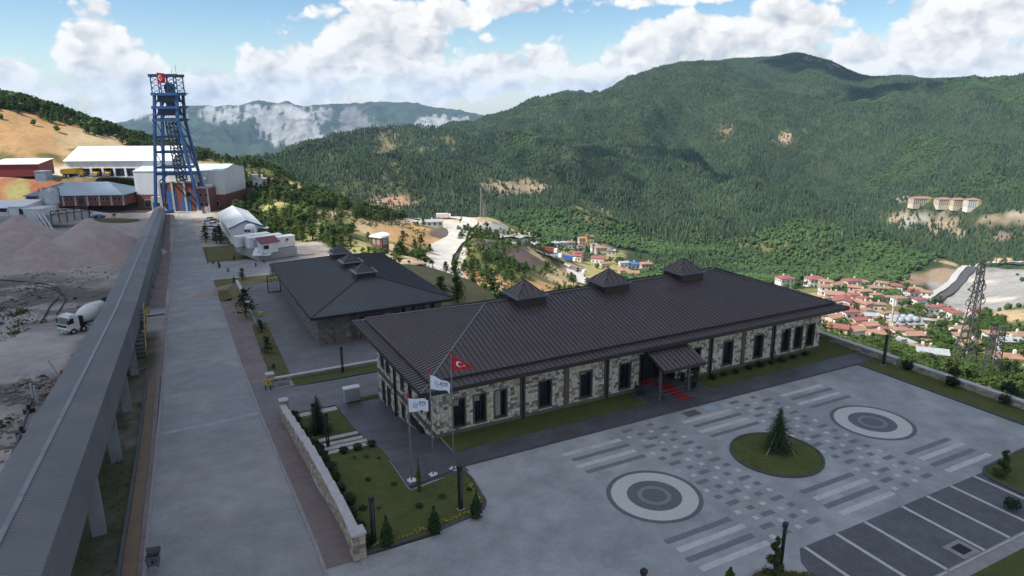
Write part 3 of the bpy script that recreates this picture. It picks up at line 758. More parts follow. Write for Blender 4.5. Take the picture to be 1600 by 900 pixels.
def horizon_table():
 """highest sight line reached up to each distance, per heading: what lies well below it is out of sight"""
 A = np.radians(np.arange(-44, 44.1, 0.5)); Ds = np.exp(np.linspace(math.log(40), math.log(3200), 260))
 AA, DD = np.meshgrid(A, Ds, indexing='ij')
 x = CAM[0] + DD * (np.sin(AA) * RH[0] + np.cos(AA) * FH[0]); y = CAM[1] + DD * (np.sin(AA) * RH[1] + np.cos(AA) * FH[1])
 e = (T(x, y) - CAM[2]) / DD
 return np.maximum.accumulate(e, axis=1)
HZ = horizon_table()
def in_sight(a, D, z, slack):
 i = np.clip(((a + 44) / 0.5).astype(int), 0, HZ.shape[0] - 1)
 j = np.clip(((np.log(D) - math.log(40)) / (math.log(3200) - math.log(40)) * 259).astype(int) - 1, 0, 259)
 return (z + slack - CAM[2]) / D > HZ[i, j]
CLEAR = [(1530, 452, 130, 44, 430, 930), (1475, 440, 40, 36, 430, 930), (1580, 345, 70, 12, 900, 1400), (1475, 322, 70, 14, 900, 1400), (1270, 470, 90, 34, 340, 700), (1420, 500, 110, 30, 340, 600), (940, 405, 80, 34, 380, 720),
   (690, 372, 26, 70, 200, 520), (692, 436, 30, 30, 160, 330), (598, 394, 44, 18, 180, 330), (590, 372, 44, 16, 180, 340), (760, 345, 130, 16, 380, 640), (830, 404, 60, 16, 300, 420), (880, 430, 50, 30, 380, 640), (595, 372, 40, 14, 230, 340), (1290, 545, 90, 30, 300, 470), (1560, 575, 60, 30, 240, 420)]
def far_woods():
 x, y, z, D, A = sample_sector(600000, 470, 2850)
 ok = in_sight(A, D, z, 14.0)
 x, y, z, D, A = (q[ok] for q in (x, y, z, D, A))
 col, bare = land_colour(x, y, z)
 px, py, _ = to_px(np.stack([x, y, z], -1))
 dens = 1.0 - (.93 - .2 * (D > 640)) * sstep(bare, 0.2, 0.8)
 for cx, cy_, rx, ry, d0, d1 in CLEAR:
  q = np.hypot((px - cx) / rx, (py - cy_) / ry)
  dens = np.where((q < 1) & (D > d0) & (D < d1), dens * 0.04, dens)
 dens *= 1 - 0.45 * sstep(fbm(x / 140, y / 140, 4, 8), 0.5, 0.66) * (px < 1000) * (px > 430)
 keep = RS.uniform(0, 1, len(x)) < dens
 x, y, z, D, px, py = (q[keep] for q in (x, y, z, D, px, py))
 broad = fbm(x / 210, y / 210, 4, 120) + 0.09 * sstep(D, 900, 560) - 0.06 + 0.12 * np.exp(-((px - 1010) / 60) ** 2 - ((py - 190) / 30) ** 2) + .12 * np.exp(-((px - 1560) / 60) ** 2 - ((py - 190) / 50) ** 2)
 kind = np.where(RS.uniform(0, 1, len(x)) < sstep(broad, 0.52, 0.68), RS.randint(3, 5, len(x)), RS.randint(0, 3, len(x)))
 sc = RS.uniform(3.9, 7.8, len(x)) * (0.75 + 0.5 * fbm(x / 60, y / 60, 2, 5))
 wd = np.where(kind < 3, RS.uniform(0.85, 1.25, len(x)), RS.uniform(0.8, 1.1, len(x)))
 sc = np.where(kind < 3, sc, sc * 0.8)
 print('far trees', len(x))
 scatter('hill_forest', np.c_[x, y, z - 0.4], sc, wd, kind, FAR_SET)
far_woods()
M_ROOF = pmat('brown_sheet_roof', (0.086, 0.062, 0.061), (0.10, 0.074, 0.071), 0.9, 0.42, 0.0, spec=0.5, stretch=(1, 1, 1), dirt=(0.12, 0.10, 0.092), dscale=0.5, damt=0.35)
M_ROOF2 = pmat('grey_sheet_roof', (0.055, 0.058, 0.060), (0.068, 0.071, 0.073), 0.5, 0.45, spec=0.5, dirt=(0.07, 0.075, 0.08), dscale=0.35, damt=0.4)
M_SEAM = pmat('dark_seam', (0.022, 0.018, 0.019), rough=0.6)
M_FASCIA = pmat('brown_fascia', (0.032, 0.024, 0.020), rough=0.5)
M_PLINTH = pmat('plinth_stone', (0.15, 0.125, 0.105), (0.11, 0.095, 0.08), 2.5, 0.85, bump=0.3)
M_TRIM = pmat('grey_brown_frame', (0.115, 0.098, 0.085), (0.09, 0.078, 0.068), 3, 0.6)
M_MORTAR = pmat('mortar', (0.19, 0.175, 0.155), rough=0.95)
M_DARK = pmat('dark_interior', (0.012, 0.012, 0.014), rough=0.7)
M_BLIND = pmat('roller_blind', (0.34, 0.33, 0.31), rough=0.8)
M_STEEL = pmat('painted_steel_dark', (0.022, 0.021, 0.022), rough=0.5)
M_COPING = pmat('white_coping', (0.50, 0.47, 0.46), (0.42, 0.40, 0.39), 3, 0.75, bump=0.15, dirt=(0.25, 0.22, 0.2), dscale=0.8, damt=0.35)
M_WHITE = pmat('white_paint', (0.78, 0.78, 0.77), (0.70, 0.70, 0.69), 1.2, 0.5, dirt=(0.45, 0.43, 0.40), dscale=0.5, damt=0.25)
def paver_mat(name, col, col2, bw=0.20, bh=0.10, rot=0.0, mort=(0.5, 0.5, 0.5), rough=0.85, blotch=(0.30, 0.30, 0.30), bl=0.35, bscale=0.12, jw=0.012, bump=0.35, stain=0.55):
 """small concrete pavers: joint pattern, tone change from stone to stone, blotchy wear"""
 mt, T_, b = new_mat(name)
 pos = T_.n('ShaderNodeNewGeometry').outputs['Position']
 mp = T_.n('ShaderNodeMapping'); mp.inputs['Rotation'].default_value = (0, 0, rot); T_.l(pos, mp.inputs['Vector'])
 br = T_.n('ShaderNodeTexBrick'); T_.l(mp.outputs[0], br.inputs['Vector'])
 br.inputs['Scale'].default_value = 1.0; br.inputs['Brick Width'].default_value = bw; br.inputs['Row Height'].default_value = bh
 br.inputs['Mortar Size'].default_value = jw; br.inputs['Mortar Smooth'].default_value = 0.3; br.inputs['Bias'].default_value = 0.0
 br.inputs['Color1'].default_value = (*col, 1); br.inputs['Color2'].default_value = (*col2, 1); br.inputs['Mortar'].default_value = (*[c * m_ for c, m_ in zip(col, mort)], 1)
 n1 = T_.noise(pos, bscale, 8, 0.62); n2 = T_.noise(pos, bscale * 5.3, 6, 0.6)
 f = T_.ramp(n1, 0.40, 0.68)
 c = T_.mix(T_.math('MULTIPLY', f, bl), br.outputs['Color'], blotch)
 n3 = T_.noise(pos, bscale * 2.1, 9, 0.7, 0.6); n4 = T_.noise(pos, 0.8, 8, 0.72)
 c = T_.mix(T_.math('MULTIPLY', T_.ramp(n3, 0.56, 0.74), stain), c, tuple(x * y for x, y in zip(col, (.62, .56, .50))))
 c = T_.mix(T_.math('MULTIPLY', T_.ramp(n4, 0.60, 0.72), stain * .55), c, tuple(x * .6 for x in col))
 hs = T_.n('ShaderNodeHueSaturation'); T_.l(c, hs.inputs['Color']); T_.l(T_.math('MULTIPLY_ADD', n2, 0.75, 0.62), hs.inputs['Value'])
 T_.l(hs.outputs[0], b.inputs['Base Color']); b.inputs['Roughness'].default_value = rough
 b.inputs['Specular IOR Level'].default_value = 0.35
 bn = T_.n('ShaderNodeBump'); bn.inputs['Strength'].default_value = bump; bn.inputs['Distance'].default_value = 0.02
 T_.l(T_.math('SUBTRACT', T_.math('MULTIPLY', n2, 0.4), br.outputs['Fac']), bn.inputs['Height']); T_.l(bn.outputs[0], b.inputs['Normal'])
 return mt
M_COURT = paver_mat('court_pavers', (0.362, 0.368, 0.366), (0.318, 0.325, 0.325), blotch=(0.46, 0.458, 0.448), bl=0.65)
M_ROAD = paver_mat('road_pavers', (0.318, 0.322, 0.325), (0.275, 0.28, 0.285), bw=0.22, bh=0.11, blotch=(0.36, 0.352, 0.34), bl=0.65, bscale=0.09)
M_PINKW = paver_mat('pink_pavers', (0.25, 0.185, 0.175), (0.21, 0.16, 0.152), bw=0.2, bh=0.1, blotch=(0.24, 0.225, 0.22), bl=0.5, bscale=0.25)
M_PAVE_DARK = paver_mat('stamped_concrete', (0.095, 0.093, 0.100), (0.076, 0.075, 0.083), bw=0.9, bh=0.45, mort=(.7, .7, .7), blotch=(0.15, 0.152, 0.165), bl=0.5, bscale=0.35, rough=0.5, jw=0.02, bump=0.2)
M_STALL = paver_mat('bay_pavers', (0.135, 0.138, 0.145), (0.112, 0.116, 0.124), blotch=(0.15, 0.162, 0.175), bl=0.5, bscale=0.3)
M_YARDP = paver_mat('yard_pavers', (0.21, 0.212, 0.212), (0.185, 0.188, 0.19), blotch=(0.23, 0.24, 0.245), bl=0.5)
M_PALEP = pmat('pale_paver', (0.56, 0.545, 0.515), (0.48, 0.468, 0.445), 2.2, 0.8, bump=0.2, dirt=(0.30, 0.30, 0.30), dscale=0.8, damt=0.5)
M_DARKP = pmat('dark_paver', (0.185, 0.19, 0.196), (0.15, 0.155, 0.162), 2.5, 0.8, bump=0.2, dirt=(0.17, 0.18, 0.19), dscale=1.1, damt=0.5)
M_CURB = pmat('dark_kerb_stone', (0.085, 0.088, 0.095), (0.06, 0.062, 0.068), 3, 0.8)
M_CURBL = pmat('light_kerb_stone', (0.30, 0.295, 0.29), (0.24, 0.235, 0.23), 2, 0.85)
def cobble_mat(name, c1, c2, scale):
 mt, T_, b = new_mat(name)
 pos = T_.n('ShaderNodeNewGeometry').outputs['Position']
 vo = T_.n('ShaderNodeTexVoronoi'); vo.inputs['Scale'].default_value = scale; T_.l(pos, vo.inputs['Vector'])
 sp = T_.n('ShaderNodeSeparateColor'); T_.l(vo.outputs['Color'], sp.inputs[0])
 c = T_.mix(sp.outputs[0], c1, c2)
 c = T_.mix(T_.math('MULTIPLY', T_.ramp(vo.outputs['Distance'], 0.32, 0.6), 0.5), c, tuple(x * .6 for x in c1))
 T_.l(c, b.inputs['Base Color']); b.inputs['Roughness'].default_value = .85
 return mt
M_COB = cobble_mat('dark_setts', (0.12, 0.128, 0.14), (0.17, 0.18, 0.19), 15)
M_COBL = cobble_mat('pale_setts', (0.62, 0.60, 0.565), (0.56, 0.545, 0.515), 15)
def lawn_mat(name, c1, c2, c3):
 mt, T_, b = new_mat(name)
 pos = T_.n('ShaderNodeNewGeometry').outputs['Position']
 c = T_.mix(T_.ramp(T_.noise(pos, 0.55, 7, 0.62), 0.35, 0.68), c1, c2)
 c = T_.mix(T_.math('MULTIPLY', T_.ramp(T_.noise(pos, 2.6, 6, 0.7), 0.45, 0.7), 0.65), c, c3)
 hs = T_.n('ShaderNodeHueSaturation'); T_.l(c, hs.inputs['Color']); T_.l(T_.math('MULTIPLY_ADD', T_.noise(pos, 14, 5, 0.7), 1.3, 0.35), hs.inputs['Value'])
 T_.l(hs.outputs[0], b.inputs['Base Color']); b.inputs['Roughness'].default_value = 0.95; b.inputs['Specular IOR Level'].default_value = 0.1
 bn = T_.n('ShaderNodeBump'); bn.inputs['Strength'].default_value = 0.9; bn.inputs['Distance'].default_value = 0.08
 T_.l(T_.noise(pos, 16, 5, 0.7), bn.inputs['Height']); T_.l(bn.outputs[0], b.inputs['Normal'])
 return mt
M_LAWN = lawn_mat('lawn_grass', (0.080, 0.105, 0.030), (0.112, 0.126, 0.042), (0.15, 0.13, 0.058))
M_ROUGH = lawn_mat('rough_grass', (0.10, 0.105, 0.04), (0.145, 0.13, 0.06), (0.17, 0.14, 0.075))
M_SOILW = pmat('ochre_channel', (0.195, 0.135, 0.08), (0.155, 0.108, 0.066), 1.4, 0.9, bump=0.3)
def flat(name, poly, z, mat_, parent=None, thick=0.3, kind='structure', **kw):
 """level slab with polygon outline (anticlockwise)"""
 a = sum(poly[i][0] * poly[(i + 1) % len(poly)][1] - poly[(i + 1) % len(poly)][0] * poly[i][1] for i in range(len(poly)))
 if a < 0: poly = poly[::-1]
 return MB().prism(poly, z - thick, z).build(name, mat_, parent, kind=None if parent else kind, **kw)
def draped(name, xs, ys, zf, mat_, thick=0.0, parent=None, kind='structure', skip=None):
 """sheet on a grid of (x, y) lines following zf"""
 b = MB(); n = len(ys)
 for x in xs:
  for y in ys: b.v.append((x, y, zf(x, y)))
 for i in range(len(xs) - 1):
  for j in range(n - 1):
   b.f.append((i * n + j, (i + 1) * n + j, (i + 1) * n + j + 1, i * n + j + 1)); b.mi.append(0)
 if thick:
  k = len(b.v)
  ring = [i * n for i in range(len(xs))] + [(len(xs) - 1) * n + j for j in range(1, n)] + [i * n + n - 1 for i in range(len(xs) - 2, -1, -1)] + [j for j in range(n - 2, 0, -1)]
  for q in ring: b.v.append((b.v[q][0], b.v[q][1], b.v[q][2] - thick))
  m_ = len(ring)
  for q in range(m_):
   b.f.append((ring[q], k + q, k + (q + 1) % m_, ring[(q + 1) % m_])); b.mi.append(0)
 return b.build(name, mat_, parent, smooth=False, kind=None if parent else kind)
def strip_rs(name, r0, r1, s0, s1, off, mat_, ds=1.5, thick=0.0, zf=None, parent=None, nr=2, kind='structure'):
 """sheet along the road: r across, s along, lying off above the road profile"""
 n = max(2, int((s1 - s0) / ds) + 1)
 b = MB(); ss = np.linspace(s0, s1, n)
 rows = []
 for s in ss:
  a, c = (r0(s) if callable(r0) else r0), (r1(s) if callable(r1) else r1)
  z = float(g(s)) + off
  row = []
  for k in range(nr):
   p = rs(a + (c - a) * k / (nr - 1), s); row.append(len(b.v)); b.v.append((p[0], p[1], z))
  rows.append(row)
 for i in range(n - 1):
  for k in range(nr - 1):
   b.f.append((rows[i][k], rows[i][k + 1], rows[i + 1][k + 1], rows[i + 1][k])); b.mi.append(0)
 if thick:
  for side in (0, nr - 1):
   for i in range(n - 1):
    p, q = b.v[rows[i][side]], b.v[rows[i + 1][side]]
    k = len(b.v); b.v += [(p[0], p[1], p[2] - thick), (q[0], q[1], q[2] - thick)]
    f = (rows[i][side], rows[i + 1][side], k + 1, k); b.f.append(f if side == 0 else f[::-1]); b.mi.append(0)
 return b.build(name, mat_, parent, kind=None if parent else kind)
def arc(cx, cy_, r, a0, a1, n=10):
 return [(cx + r * math.cos(a0 + (a1 - a0) * i / n), cy_ + r * math.sin(a0 + (a1 - a0) * i / n)) for i in range(n + 1)]
def ring_part(name, c, r0, r1, z, mat_, parent, n=64, z0=None):
 b = MB()
 for i in range(n):
  a0, a1 = 2 * math.pi * i / n, 2 * math.pi * (i + 1) / n
  p = lambda r, a: (c[0] + r * math.cos(a), c[1] + r * math.sin(a), z)
  if r0 > 0: b.add([p(r0, a0), p(r1, a0), p(r1, a1), p(r0, a1)], [(0, 1, 2, 3)])
  else: b.add([(c[0], c[1], z), p(r1, a0), p(r1, a1)], [(0, 1, 2)])
 return b.build(name, mat_, parent)
def curb_line(name, pts, w, h0, h1, mat_, parent=None, closed=False, kind='structure', z=None):
 """kerb of square section along pts"""
 b = MB(); n = len(pts)
 L_, R_ = [], []
 for i in range(n):
  if closed: a, c = pts[i - 1], pts[(i + 1) % n]
  else: a, c = pts[max(i - 1, 0)], pts[min(i + 1, n - 1)]
  dx, dy = c[0] - a[0], c[1] - a[1]; l = math.hypot(dx, dy) or 1
  nx, ny = -dy / l * w / 2, dx / l * w / 2
  L_.append((pts[i][0] + nx, pts[i][1] + ny)); R_.append((pts[i][0] - nx, pts[i][1] - ny))
 for i in range(n if closed else n - 1):
  j = (i + 1) % n
  za = (z(pts[i]) if z else 0); zb_ = (z(pts[j]) if z else 0)
  vs = [(*L_[i], za + h0), (*R_[i], za + h0), (*R_[j], zb_ + h0), (*L_[j], zb_ + h0), (*L_[i], za + h1), (*R_[i], za + h1), (*R_[j], zb_ + h1), (*L_[j], zb_ + h1)]
  b.add(vs, [(4, 5, 6, 7), (0, 1, 5, 4), (1, 2, 6, 5), (2, 3, 7, 6), (3, 0, 4, 7)])
 return b.build(name, mat_, parent, kind=None if parent else kind)
def courtyard():
 court = flat('courtyard', [(-7.1, -62), (42.3, -62), (42.3, -2.8), (1.9, -2.8), (-2.3, -4.0), (-2.3, -9.2), (-7.1, -9.2)], 0.0, M_COURT, thick=1.2)
 inlay = []
 def rect(nm, u, v, w, h, mat_, z=0.008):
  inlay.append((nm, mat_, u, v, w, h, z))
 for u0 in (8.65, 19.6, 30.2):
  for v in (-4.7, -6.52): rect('pale_band', u0, v, 5.0, .42, M_PALEP)
  for v in (-5.62, -7.42): rect('dark_band', u0 + .25, v, 4.9, .42, M_DARKP)
  for v in (-16.75, -18.55): rect('pale_band', u0 + .15, v, 5.0, .42, M_PALEP)
  for v in (-15.85, -17.65): rect('dark_band', u0, v, 4.9, .42, M_DARKP)
 for k, uo in enumerate((0.0, 10.85)):
  for i in range(17):
   v = -3.8 - .905 * i
   t = (i + 1) % 3
   W_ = {0: (15.0, 17.1), 1: (16.1, 18.1), 2: (14.45, 16.5)}[t]; D_ = {0: ((14.6, .5), (15.95, .95), (17.95, .5)), 1: ((14.95, .95), (17.1, .5)), 2: ((15.5, .5), (17.75, .95))}[t]
   for j, u in enumerate(W_):
    if t == 0 and j == 0 and i % 2: continue
    if 0 < i: rect('pale_sett', u + uo - .18, v, .36, .34, M_PALEP)
   for u, w in D_:
    if t == 0 and u == 14.6 and i % 2 == 0: continue
    rect('dark_sett', u + uo - w / 2, v, w, .40, M_DARKP)
 cache = {}
 for nm, mat_, u, v, w, h, z in inlay:
  key = (nm, round(w, 2), round(h, 2))
  if key not in cache:
   cache[key] = MB().box(0, -h / 2, -.03, w, h / 2, 0).mesh(nm, mat_)
  link(nm, cache[key], court, (u, v, z))
 for c in ((11.15, -11.75), (32.6, -11.45)):
  ring_part('outer_sett_ring', c, 2.72, 3.02, .006, M_COB, court)
  ring_part('pale_sett_ring', c, 1.72, 2.72, .010, M_COBL, court)
  ring_part('dark_sett_ring', c, 1.06, 1.72, .006, M_COB, court)
  ring_part('grey_sett_ring', c, .78, 1.06, .010, M_DARKP if False else cobble_mat('grey_setts', (0.25, 0.26, 0.27), (0.22, 0.23, 0.24), 15), court)
  ring_part('centre_setts', c, 0, .78, .006, M_COB, court, 40)
 ic = (22.05, -11.6)
 isl = MB()
 n = 56; pr = [(3.0, .06), (2.6, .16), (1.8, .25), (0.9, .31)]
 for r, z in pr:
  for i in range(n): isl.v.append((ic[0] + r * math.cos(2 * math.pi * i / n), ic[1] + r * math.sin(2 * math.pi * i / n), z))
 isl.v.append((*ic, .33))
 for k in range(3):
  for i in range(n): isl.f.append((k * n + i, k * n + (i + 1) % n, (k + 1) * n + (i + 1) % n, (k + 1) * n + i)); isl.mi.append(0)
 for i in range(n): isl.f.append((3 * n + i, 3 * n + (i + 1) % n, 4 * n)); isl.mi.append(0)
 isl.build('lawn_circle', M_LAWN, smooth=True, kind='structure')
 curb_line('kerb', [(ic[0] + 3.08 * math.cos(2 * math.pi * i / 56), ic[1] + 3.08 * math.sin(2 * math.pi * i / 56)) for i in range(56)], .16, 0, .11, M_CURB, closed=True)
 bays = flat('parking_bays', [(12.4, -24.62), (36, -24.62), (36, -19.75), (14.9, -19.75), (14.0, -20.6)], .006, M_STALL, thick=.01)
 for u in (15.25, 17.85, 20.35, 23.8, 26.25, 28.75, 31.3):
  MB().box(u - .11, -24.6, -.01, u + .11, -19.78, .0).build('bay_line', M_PALEP, bays, loc=(0, 0, .014))
 flat('gutter', [(12.2, -25.5), (36, -25.5), (36, -24.62), (12.2, -24.62)], .05, M_CURBL, thick=.1)
 for a, b in ((13.5, 20.0), (20.3, 27.4), (27.7, 35)):
  curb_line('wheel_stop_edge', [(a, -24.78), (b, -24.78)], .1, .0, .1, M_COPING)
 flat('lawn', [(9, -34), (45, -34), (45, -25.5), (9, -25.5)], .06, M_LAWN, thick=.1)
 gr = tag(empty('drain_grate', (22.75, -23.95, .014)), 'dark rectangular drain grate in pale concrete at the back of a parking bay', 'drain grate')
 MB().box(-.75, -.62, 0, .75, .62, .012).build('surround', M_CURBL, gr)
 MB().box(-.42, -.36, .012, .42, .36, .018).build('pit', M_DARK, gr)
 q = MB()
 for k in range(12): q.box(-.4 + k * .07, -.34, .018, -.37 + k * .07, .34, .026)
 q.box(-.42, -.02, .026, .42, .02, .032)
 q.build('bars', M_STEEL, gr)
 pl = [(31.6, -24.6)] + arc(33.3, -21.0, 1.5, math.pi, math.pi / 2, 8) + [(38.5, -19.3), (42, -19.6), (42, -24.6)]
 flat('lawn', pl, .09, M_LAWN, thick=.1); curb_line('kerb', pl[:-2], .18, 0, .12, M_CURB)
 pl = [(9.0, -34), (9.0, -22.6)] + arc(11.2, -22.0, 1.9, math.pi, 0.1, 10) + [(13.3, -25.0), (13.3, -34)]
 flat('lawn', pl, .09, M_LAWN, thick=.1); curb_line('kerb', pl, .16, 0, .12, M_CURBL)
 flat('path', [(1.75, -2.8), (45.1, -2.9), (45.1, -.88), (1.75, -.88)], .10, M_PAVE_DARK, thick=.2)
 curb_line('kerb', [(1.75, -2.86), (45.0, -2.96)], .12, 0, .104, M_CURB)
 flat('path', [(19.25, -.88), (25.75, -.88), (25.95, 1.7), (19.15, 1.7)], .096, M_PAVE_DARK, thick=.2)
 flat('lawn', [(2.0, -.88), (19.25, -.88), (19.15, 1.72), (1.95, 1.72)], .13, M_LAWN, thick=.2)
 flat('lawn', [(25.75, -.88), (45.1, -.88), (45.1, 20), (42.56, 20), (42.56, 1.72), (25.95, 1.72)], .13, M_LAWN, thick=.2)
 flat('lawn', [(42.3, -62), (45.1, -62), (45.1, -2.9), (42.3, -2.9)], .09, M_LAWN, thick=.5)
 curb_line('kerb', [(42.3, -2.98), (42.3, -60)], .16, 0, .11, M_CURB)
 for p in ([(1.96, -.9), (1.92, 1.6)], [(19.22, -.9), (19.15, 1.6)], [(25.78, -.9), (25.98, 1.6)]): curb_line('lawn_edging', p, .05, .05, .145, M_CURBL)
 tag(MB().box(-.62, -.36, 0, .62, .36, .04).build('cover_plate', pmat('pale_blue_plate', (0.42, 0.50, 0.55), rough=0.4), loc=(23.2, -3.65, .006)), 'pale blue rectangular plate lying on the court before the entrance', 'plate')
 tag(MB().box(-.72, -.42, 0, .72, .42, .012).build('cover_plate', pmat('grey_plate', (0.13, 0.135, 0.14), rough=0.6), loc=(21.3, -3.75, .006)), 'flat grey access cover set in the court left of the pale blue plate', 'plate')
def west_garden():
 vs = [-4.0, -2.6, 0, 1.2, 2.4, 3.6, 4.8, 6, 7.2, 8.6, 10, 12, 14, 16, 17.3]
 draped('terrace', [-2.35, -.6, 1.95], [-3.55] + vs[2:], lambda x, y: gh(y) + .03, M_PAVE_DARK, .5)
 flat('terrace', [(-2.35, -4.1), (1.75, -3.3), (1.75, -2.5), (-2.35, -2.5)], -.02, M_PAVE_DARK, thick=.4)
 curb_line('step_edge', [(-2.2, -3.62), (1.8, -2.9)], .16, -.1, .10, M_CURB)
 pl = [-9.0, -7.8, -6, -4.2, -2, 0, 1.2, 2.4, 3.6, 4.8, 6, 7.2, 8.6, 10, 12, 14, 16.2]
 draped('lawn', [-6.75, -5, -3.5, -2.4], pl, lambda x, y: gh(y) + (.05 if y > -7 else .05) - .02 * max(0, -x - 2.4) * (y > 1), M_LAWN, .6)
 c = [(-2.4, -8.75), (-.6, -8.55)] + arc(-.1, -6.9, 1.55, -math.pi / 2, 0.1, 8) + [(1.7, -4.6), (1.62, -3.4), (-2.4, -4.15)]
 flat('lawn', c, .06, M_LAWN, thick=.3)
 curb_line('kerb', [(-6.9, -9.05), (-2.4, -8.85)] + c[1:-1], .16, -.05, .10, M_CURB)
 curb_line('lawn_edging', [(-2.4, -4.1), (-2.42, 0), (-2.42, 5)], .06, -.1, .09, M_CURBL, z=lambda p: gh(p[1]))
 for k, v in enumerate((4.55, 6.0, 7.4, 8.85)):
  st = MB()
  z = gh(v)
  st.box(-5.75 + k * .06, v - .24, z - .35, -2.45, v + .24, z + .13)
  if k == 3: st.box(-5.1, v + .25, z - .3, -2.9, v + .42, z + .03)
  tag(st.build('garden_step', M_COPING), ['broad pale garden step lowest down, with round bushes before it', 'broad pale garden step just behind the one with bushes', 'broad pale garden step second from the spruce', 'wide pale garden step next to the spruce lawn'][k], 'step', 'pale steps in the garden slope')
 tag(MB().box(-6.1, 15.7, gh(16) - .4, -2.5, 16.45, gh(16) + .16).build('garden_step', M_COPING), 'long pale garden step behind the spruce beside the driveway', 'step', 'pale steps in the garden slope')
 zf = lambda x, y: gh(y) + .02 + (x + 6.8) * .0
 draped('driveway', [-6.6, -5, -3, 1.7, 8, 20, 44], [17.3, 19, 21, 23, 25.3], lambda x, y: gh(y) + .03 + (float(g(y + 8)) + .05 - gh(y)) * min(1, max(0, (-x - 2.5) / 4.1)), M_YARDP, .8)
 draped('lawn', [-4.6, 1.7, 8, 20, 44], [25.3, 26.6, 27.35], lambda x, y: gh(25.3) + .06 + (y - 25.3) * .03, M_LAWN, .5)
 flat('water_trough_bed', [(-6.4, 25.4), (-4.6, 25.4), (-4.6, 27.35), (-6.4, 27.35)], gh(25.6) + .1, M_CURBL, thick=.4)
 MB().box(-6.1, 25.9, 0, -4.9, 26.9, .02).build('dark_basin', M_STALL, loc=(0, 0, gh(25.6) + .1), kind='structure')
 curb_line('kerb', [(-6.4, 25.3), (44, 25.3)], .14, -.1, .16, M_CURB, z=lambda p: gh(25.3))
 draped('lawn', [-1.3, 1.7, 8], [16.9, 17.9], lambda x, y: gh(y) + .09, M_LAWN, .3)
 draped('lawn', [-6.6, -3.2], [16.5, 17.3], lambda x, y: gh(y) + .06, M_LAWN, .3)
 flat('yard', [(-4.6, 27.9), (44, 27.9), (44, 41), (17, 41), (17, 71), (-4.6, 77)], YARD, M_YARDP, thick=.8)
 flat('yard', [(-4.6, 71), (17, 70.9), (17, 77), (-4.6, 77)], YARD + .004, M_YARDP, thick=.8)
def roadway():
 RL = -8.4
 road = strip_rs('road', r_left, r_right, -60, 292, .02, M_ROAD, thick=.2, nr=3)
 def cross(nm, s, w, mat_, ra, rb, sk=0.0):
  a = [rs(ra, s - sk), rs(rb, s + sk), rs(rb, s + sk + w), rs(ra, s - sk + w)]
  MB().add([(p[0], p[1], float(g(q)) + .032) for p, q in zip(a, (s - sk, s + sk, s + sk + w, s - sk + w))], [(0, 1, 2, 3)]).build(nm, mat_, road)
 cross('pale_band', 26.6, .75, pmat('pale_concrete_band', (0.36, 0.37, 0.375), rough=.85, dirt=(.25, .26, .27), dscale=.6, damt=.6), -8.1, -.25, .3)
 s_ = at_g(300, 521)[0]; cross('joint', s_, .28, M_CURBL, r_left(s_), r_right(s_), 0); cross('joint', s_ + .3, .1, M_CURB, r_left(s_), r_right(s_), 0)
 curb_line('kerb', [tuple(rs(r_right(s) + .08, s)) for s in np.linspace(-9, 112, 90)], .2, -.1, .09, M_CURBL, z=lambda p: float(g(to_rs(*p)[1])))
 curb_line('kerb', [tuple(rs(r_left(s) - .1, s)) for s in np.linspace(-30, 290, 160)], .2, -.1, .08, M_CURBL, z=lambda p: float(g(to_rs(*p)[1])))
 strip_rs('pavement', lambda s: r_right(s) + .18, 1.75, -1.2, 25.0, .07, M_PINKW, thick=.2)
 strip_rs('pavement', .18, 2.1, -9, -1.2, .066, M_COURT, thick=.2)
 strip_rs('pavement', lambda s: r_right(s) + .18, 2.3, 25.0, 36.5, .064, M_YARDP, thick=.2)
 strip_rs('pavement', lambda s: r_right(s) + .18, lambda s: 1.9 + .02 * (s - 36), 36.5, 62, .07, M_PINKW, thick=.2)
 strip_rs('pavement', lambda s: r_right(s) + .18, 3.6, 62, 83.0, .07, M_PINKW, thick=.2)
 def vz(x, y):
  s = to_rs(x, y)[1]
  r = to_rs(x, y)[0]
  k = min(max((r - 2.0) / 2.4, 0), 1)
  return float(g(s)) * (1 - k) + (YARD + .02) * k + .1 if s > 42 else float(g(s)) + .1 + (YARD - float(g(s))) * k * .9
 b = MB()
 ss = np.linspace(37, 62, 16)
 for s in ss:
  for k in range(4):
   p = rs(1.95 + (s - 37) * .02 + (2.35 - (s - 37) * .02) * k / 3, s); b.v.append((p[0], p[1], vz(p[0], p[1])))
 for i in range(15):
  for k in range(3): b.f.append((i * 4 + k, i * 4 + k + 1, i * 4 + k + 5, i * 4 + k + 4)); b.mi.append(0)
 b.build('verge', M_ROUGH, kind='structure')
 curb_line('kerb', [(-4.7, 28.4), (-4.7, 70)], .22, -.3, .14, M_CURBL, z=lambda p: YARD)
 def quadlawn(nm, s0, s1, r0, r1, off=.08, mat_=M_ROUGH):
  n = 10; b = MB()
  for i in range(n + 1):
   s = s0 + (s1 - s0) * i / n
   for k in range(5):
    rr_ = r0 + ((r1(s) if callable(r1) else r1) - r0) * k / 4
    p = rs(rr_ + (r_right(s) if k == 0 else 0), s); b.v.append((p[0], p[1], max(float(g(s)) + off, tz(p[0], p[1]) + .1)))
  for i in range(n):
   for k in range(4): b.f.append((i * 5 + k, i * 5 + k + 1, i * 5 + k + 6, i * 5 + k + 5)); b.mi.append(0)
  return b.build(nm, mat_, kind='structure')
 quadlawn('lawn', 83.0, 112, .25, 30)
 quadlawn('lawn', 150, 186, .25, 17)
 strip_rs('side_road', .18, 22, 115, 149, .03, M_ROAD, thick=.1, nr=3)
 strip_rs('pavement', -11.2, -8.5, 84, 288, .06, M_PINKW, thick=.15)
